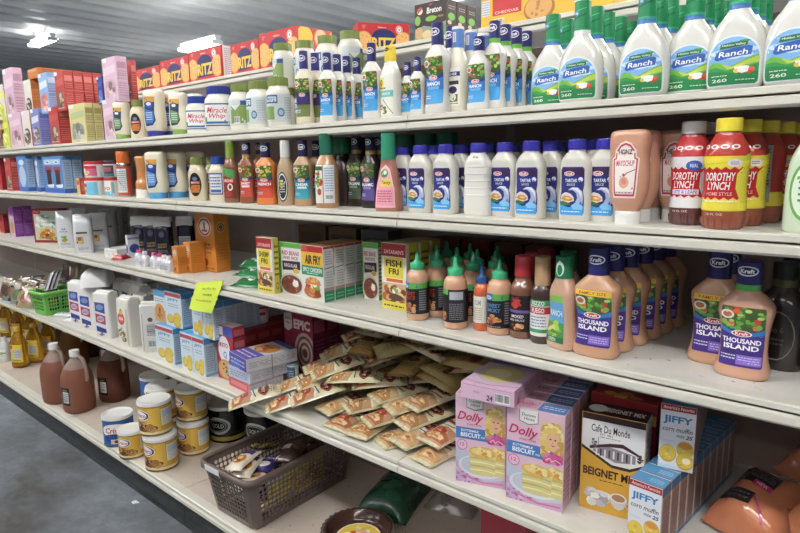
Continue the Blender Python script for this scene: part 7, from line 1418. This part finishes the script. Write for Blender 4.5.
POOLC = []
for i, (x, y, z, c) in enumerate(cand): settle((T_CAN, T_CRM, T_BRN)[c], (bx + x - .016, by + y * .95, Z1 + z * .75 + .002), ['violet candy pack with white lettering heaped in the brown basket', 'cream and gold candy pack heaped in the brown basket', 'brown candy pack with a white tag heaped in the brown basket'][c], ['violet', 'cream', 'brown'][c] + ' ' + BG, r.uniform(-.5, .5), r.uniform(-.14, .18), r.uniform(-.18, .18), .9, Z1 + .006, pool=POOLC, tries=50, zmax=Z1 + .165)
A_mg = lambda A: (A.rect(0, 0, 1, 1, '#d9c63a'), A.rect(.0, .76, .24, 1, '#b8b8d0'), A.text('KITCHEN', .62, .62, .5, .2, '#8a4a2a', .1, .02), A.text('CLASSICS', .60, .36, .55, .2, '#8a4a2a', .1, .02), A.bars(.04, .04, .2, .26), A.bars(.26, .04, .42, .26), A.blobs(.85, .2, .12, .14, 5, ['#c8a02a'], 3, .05))
T_MG = pillow('noodle_pack', .20, .085, .016, '#d9c63a', A_mg, 'film', 'packet', 81)
put(T_MG, (bx + BWd / 2 * .935 - .021, by - .02, Z1 + .088), 'long yellow pack showing through the side of the brown basket', None, rx=PI / 2 - .11, rz=PI / 2 + BRZ, sc=(1.2, 1.2, .8))
pc = hitz(358, 531, Z1 + .03); T_PIE = pie_crust(); rr = abs(xat(395, pc[1], Z1 + .03) - xat(322, pc[1], Z1 + .03)) / 2 / .130
if globals().get('VERB'): print('PIE', pc, 'scale', rr)
for i in (1,): put(T_PIE, (pc[0], pc[1], Z1), 'brown pie crust in a fluted tin with a yellow label', None, sc=(rr - .03 * (1 - i), rr - .03 * (1 - i), 1))
p = hitz(392, 500, Z1); put(T_GRB, (p[0] + .01, p[1] + .0, Z1), 'dark green bag slumped behind the pie crust', None, rz=.3)
p = hitz(440, 494, Z1); put(T_WCR, (p[0] + .06, p[1] + .02, Z1), 'grey white bag slumped beside the green bag', None, rz=.25)
cartA(lambda w, d, h: carton('red_mix_box', w, d, h, dict(all='#a82a3c', top='#8a1f2c'), lambda A: (A.rect(0, 0, 1, .6, '#d86a7a'), A.lines(.1, .1, .9, .5, 5, '#e8b0b8', 2)), None, lambda A: A.blobs(.5, .5, .4, .3, 6, ['#c8384a', '#6a1622'], 3, .12)), S, 480, 524, 545, 524, 'red box low on the base deck under the biscuit mixes', None, y=.10, d=.09)
# scrap on the floor
p = hitz(135, 503, 0); mb = MB(); mb.grid([[(p[0] + a * .012 + .003 * b, p[1] + b * .009, .0006 + .004 * abs(math.sin(2 * a + b))) for a in (-1, -.3, .4, 1)] for b in (-1, 0, 1)], '#e6e6e4', 'matte'); o = new('paper_scrap', mb.mesh('scrap')); o['label'] = 'tiny white paper scrap on the grey floor'; o['category'] = 'scrap'

# ================================================================== light
w = bpy.data.worlds.new('world'); SC.world = w; w.use_nodes = True
bg = w.node_tree.nodes['Background']; bg.inputs['Color'].default_value = (.80, .86, .95, 1); bg.inputs['Strength'].default_value = .15
SC.view_settings.view_transform = 'Standard'; SC.view_settings.look = 'None'; SC.view_settings.gamma = 1.0; SC.view_settings.use_curve_mapping = False
SC.view_settings.exposure = 0.27
SC.cycles.use_denoising = True
SC.cycles.max_bounces = 6
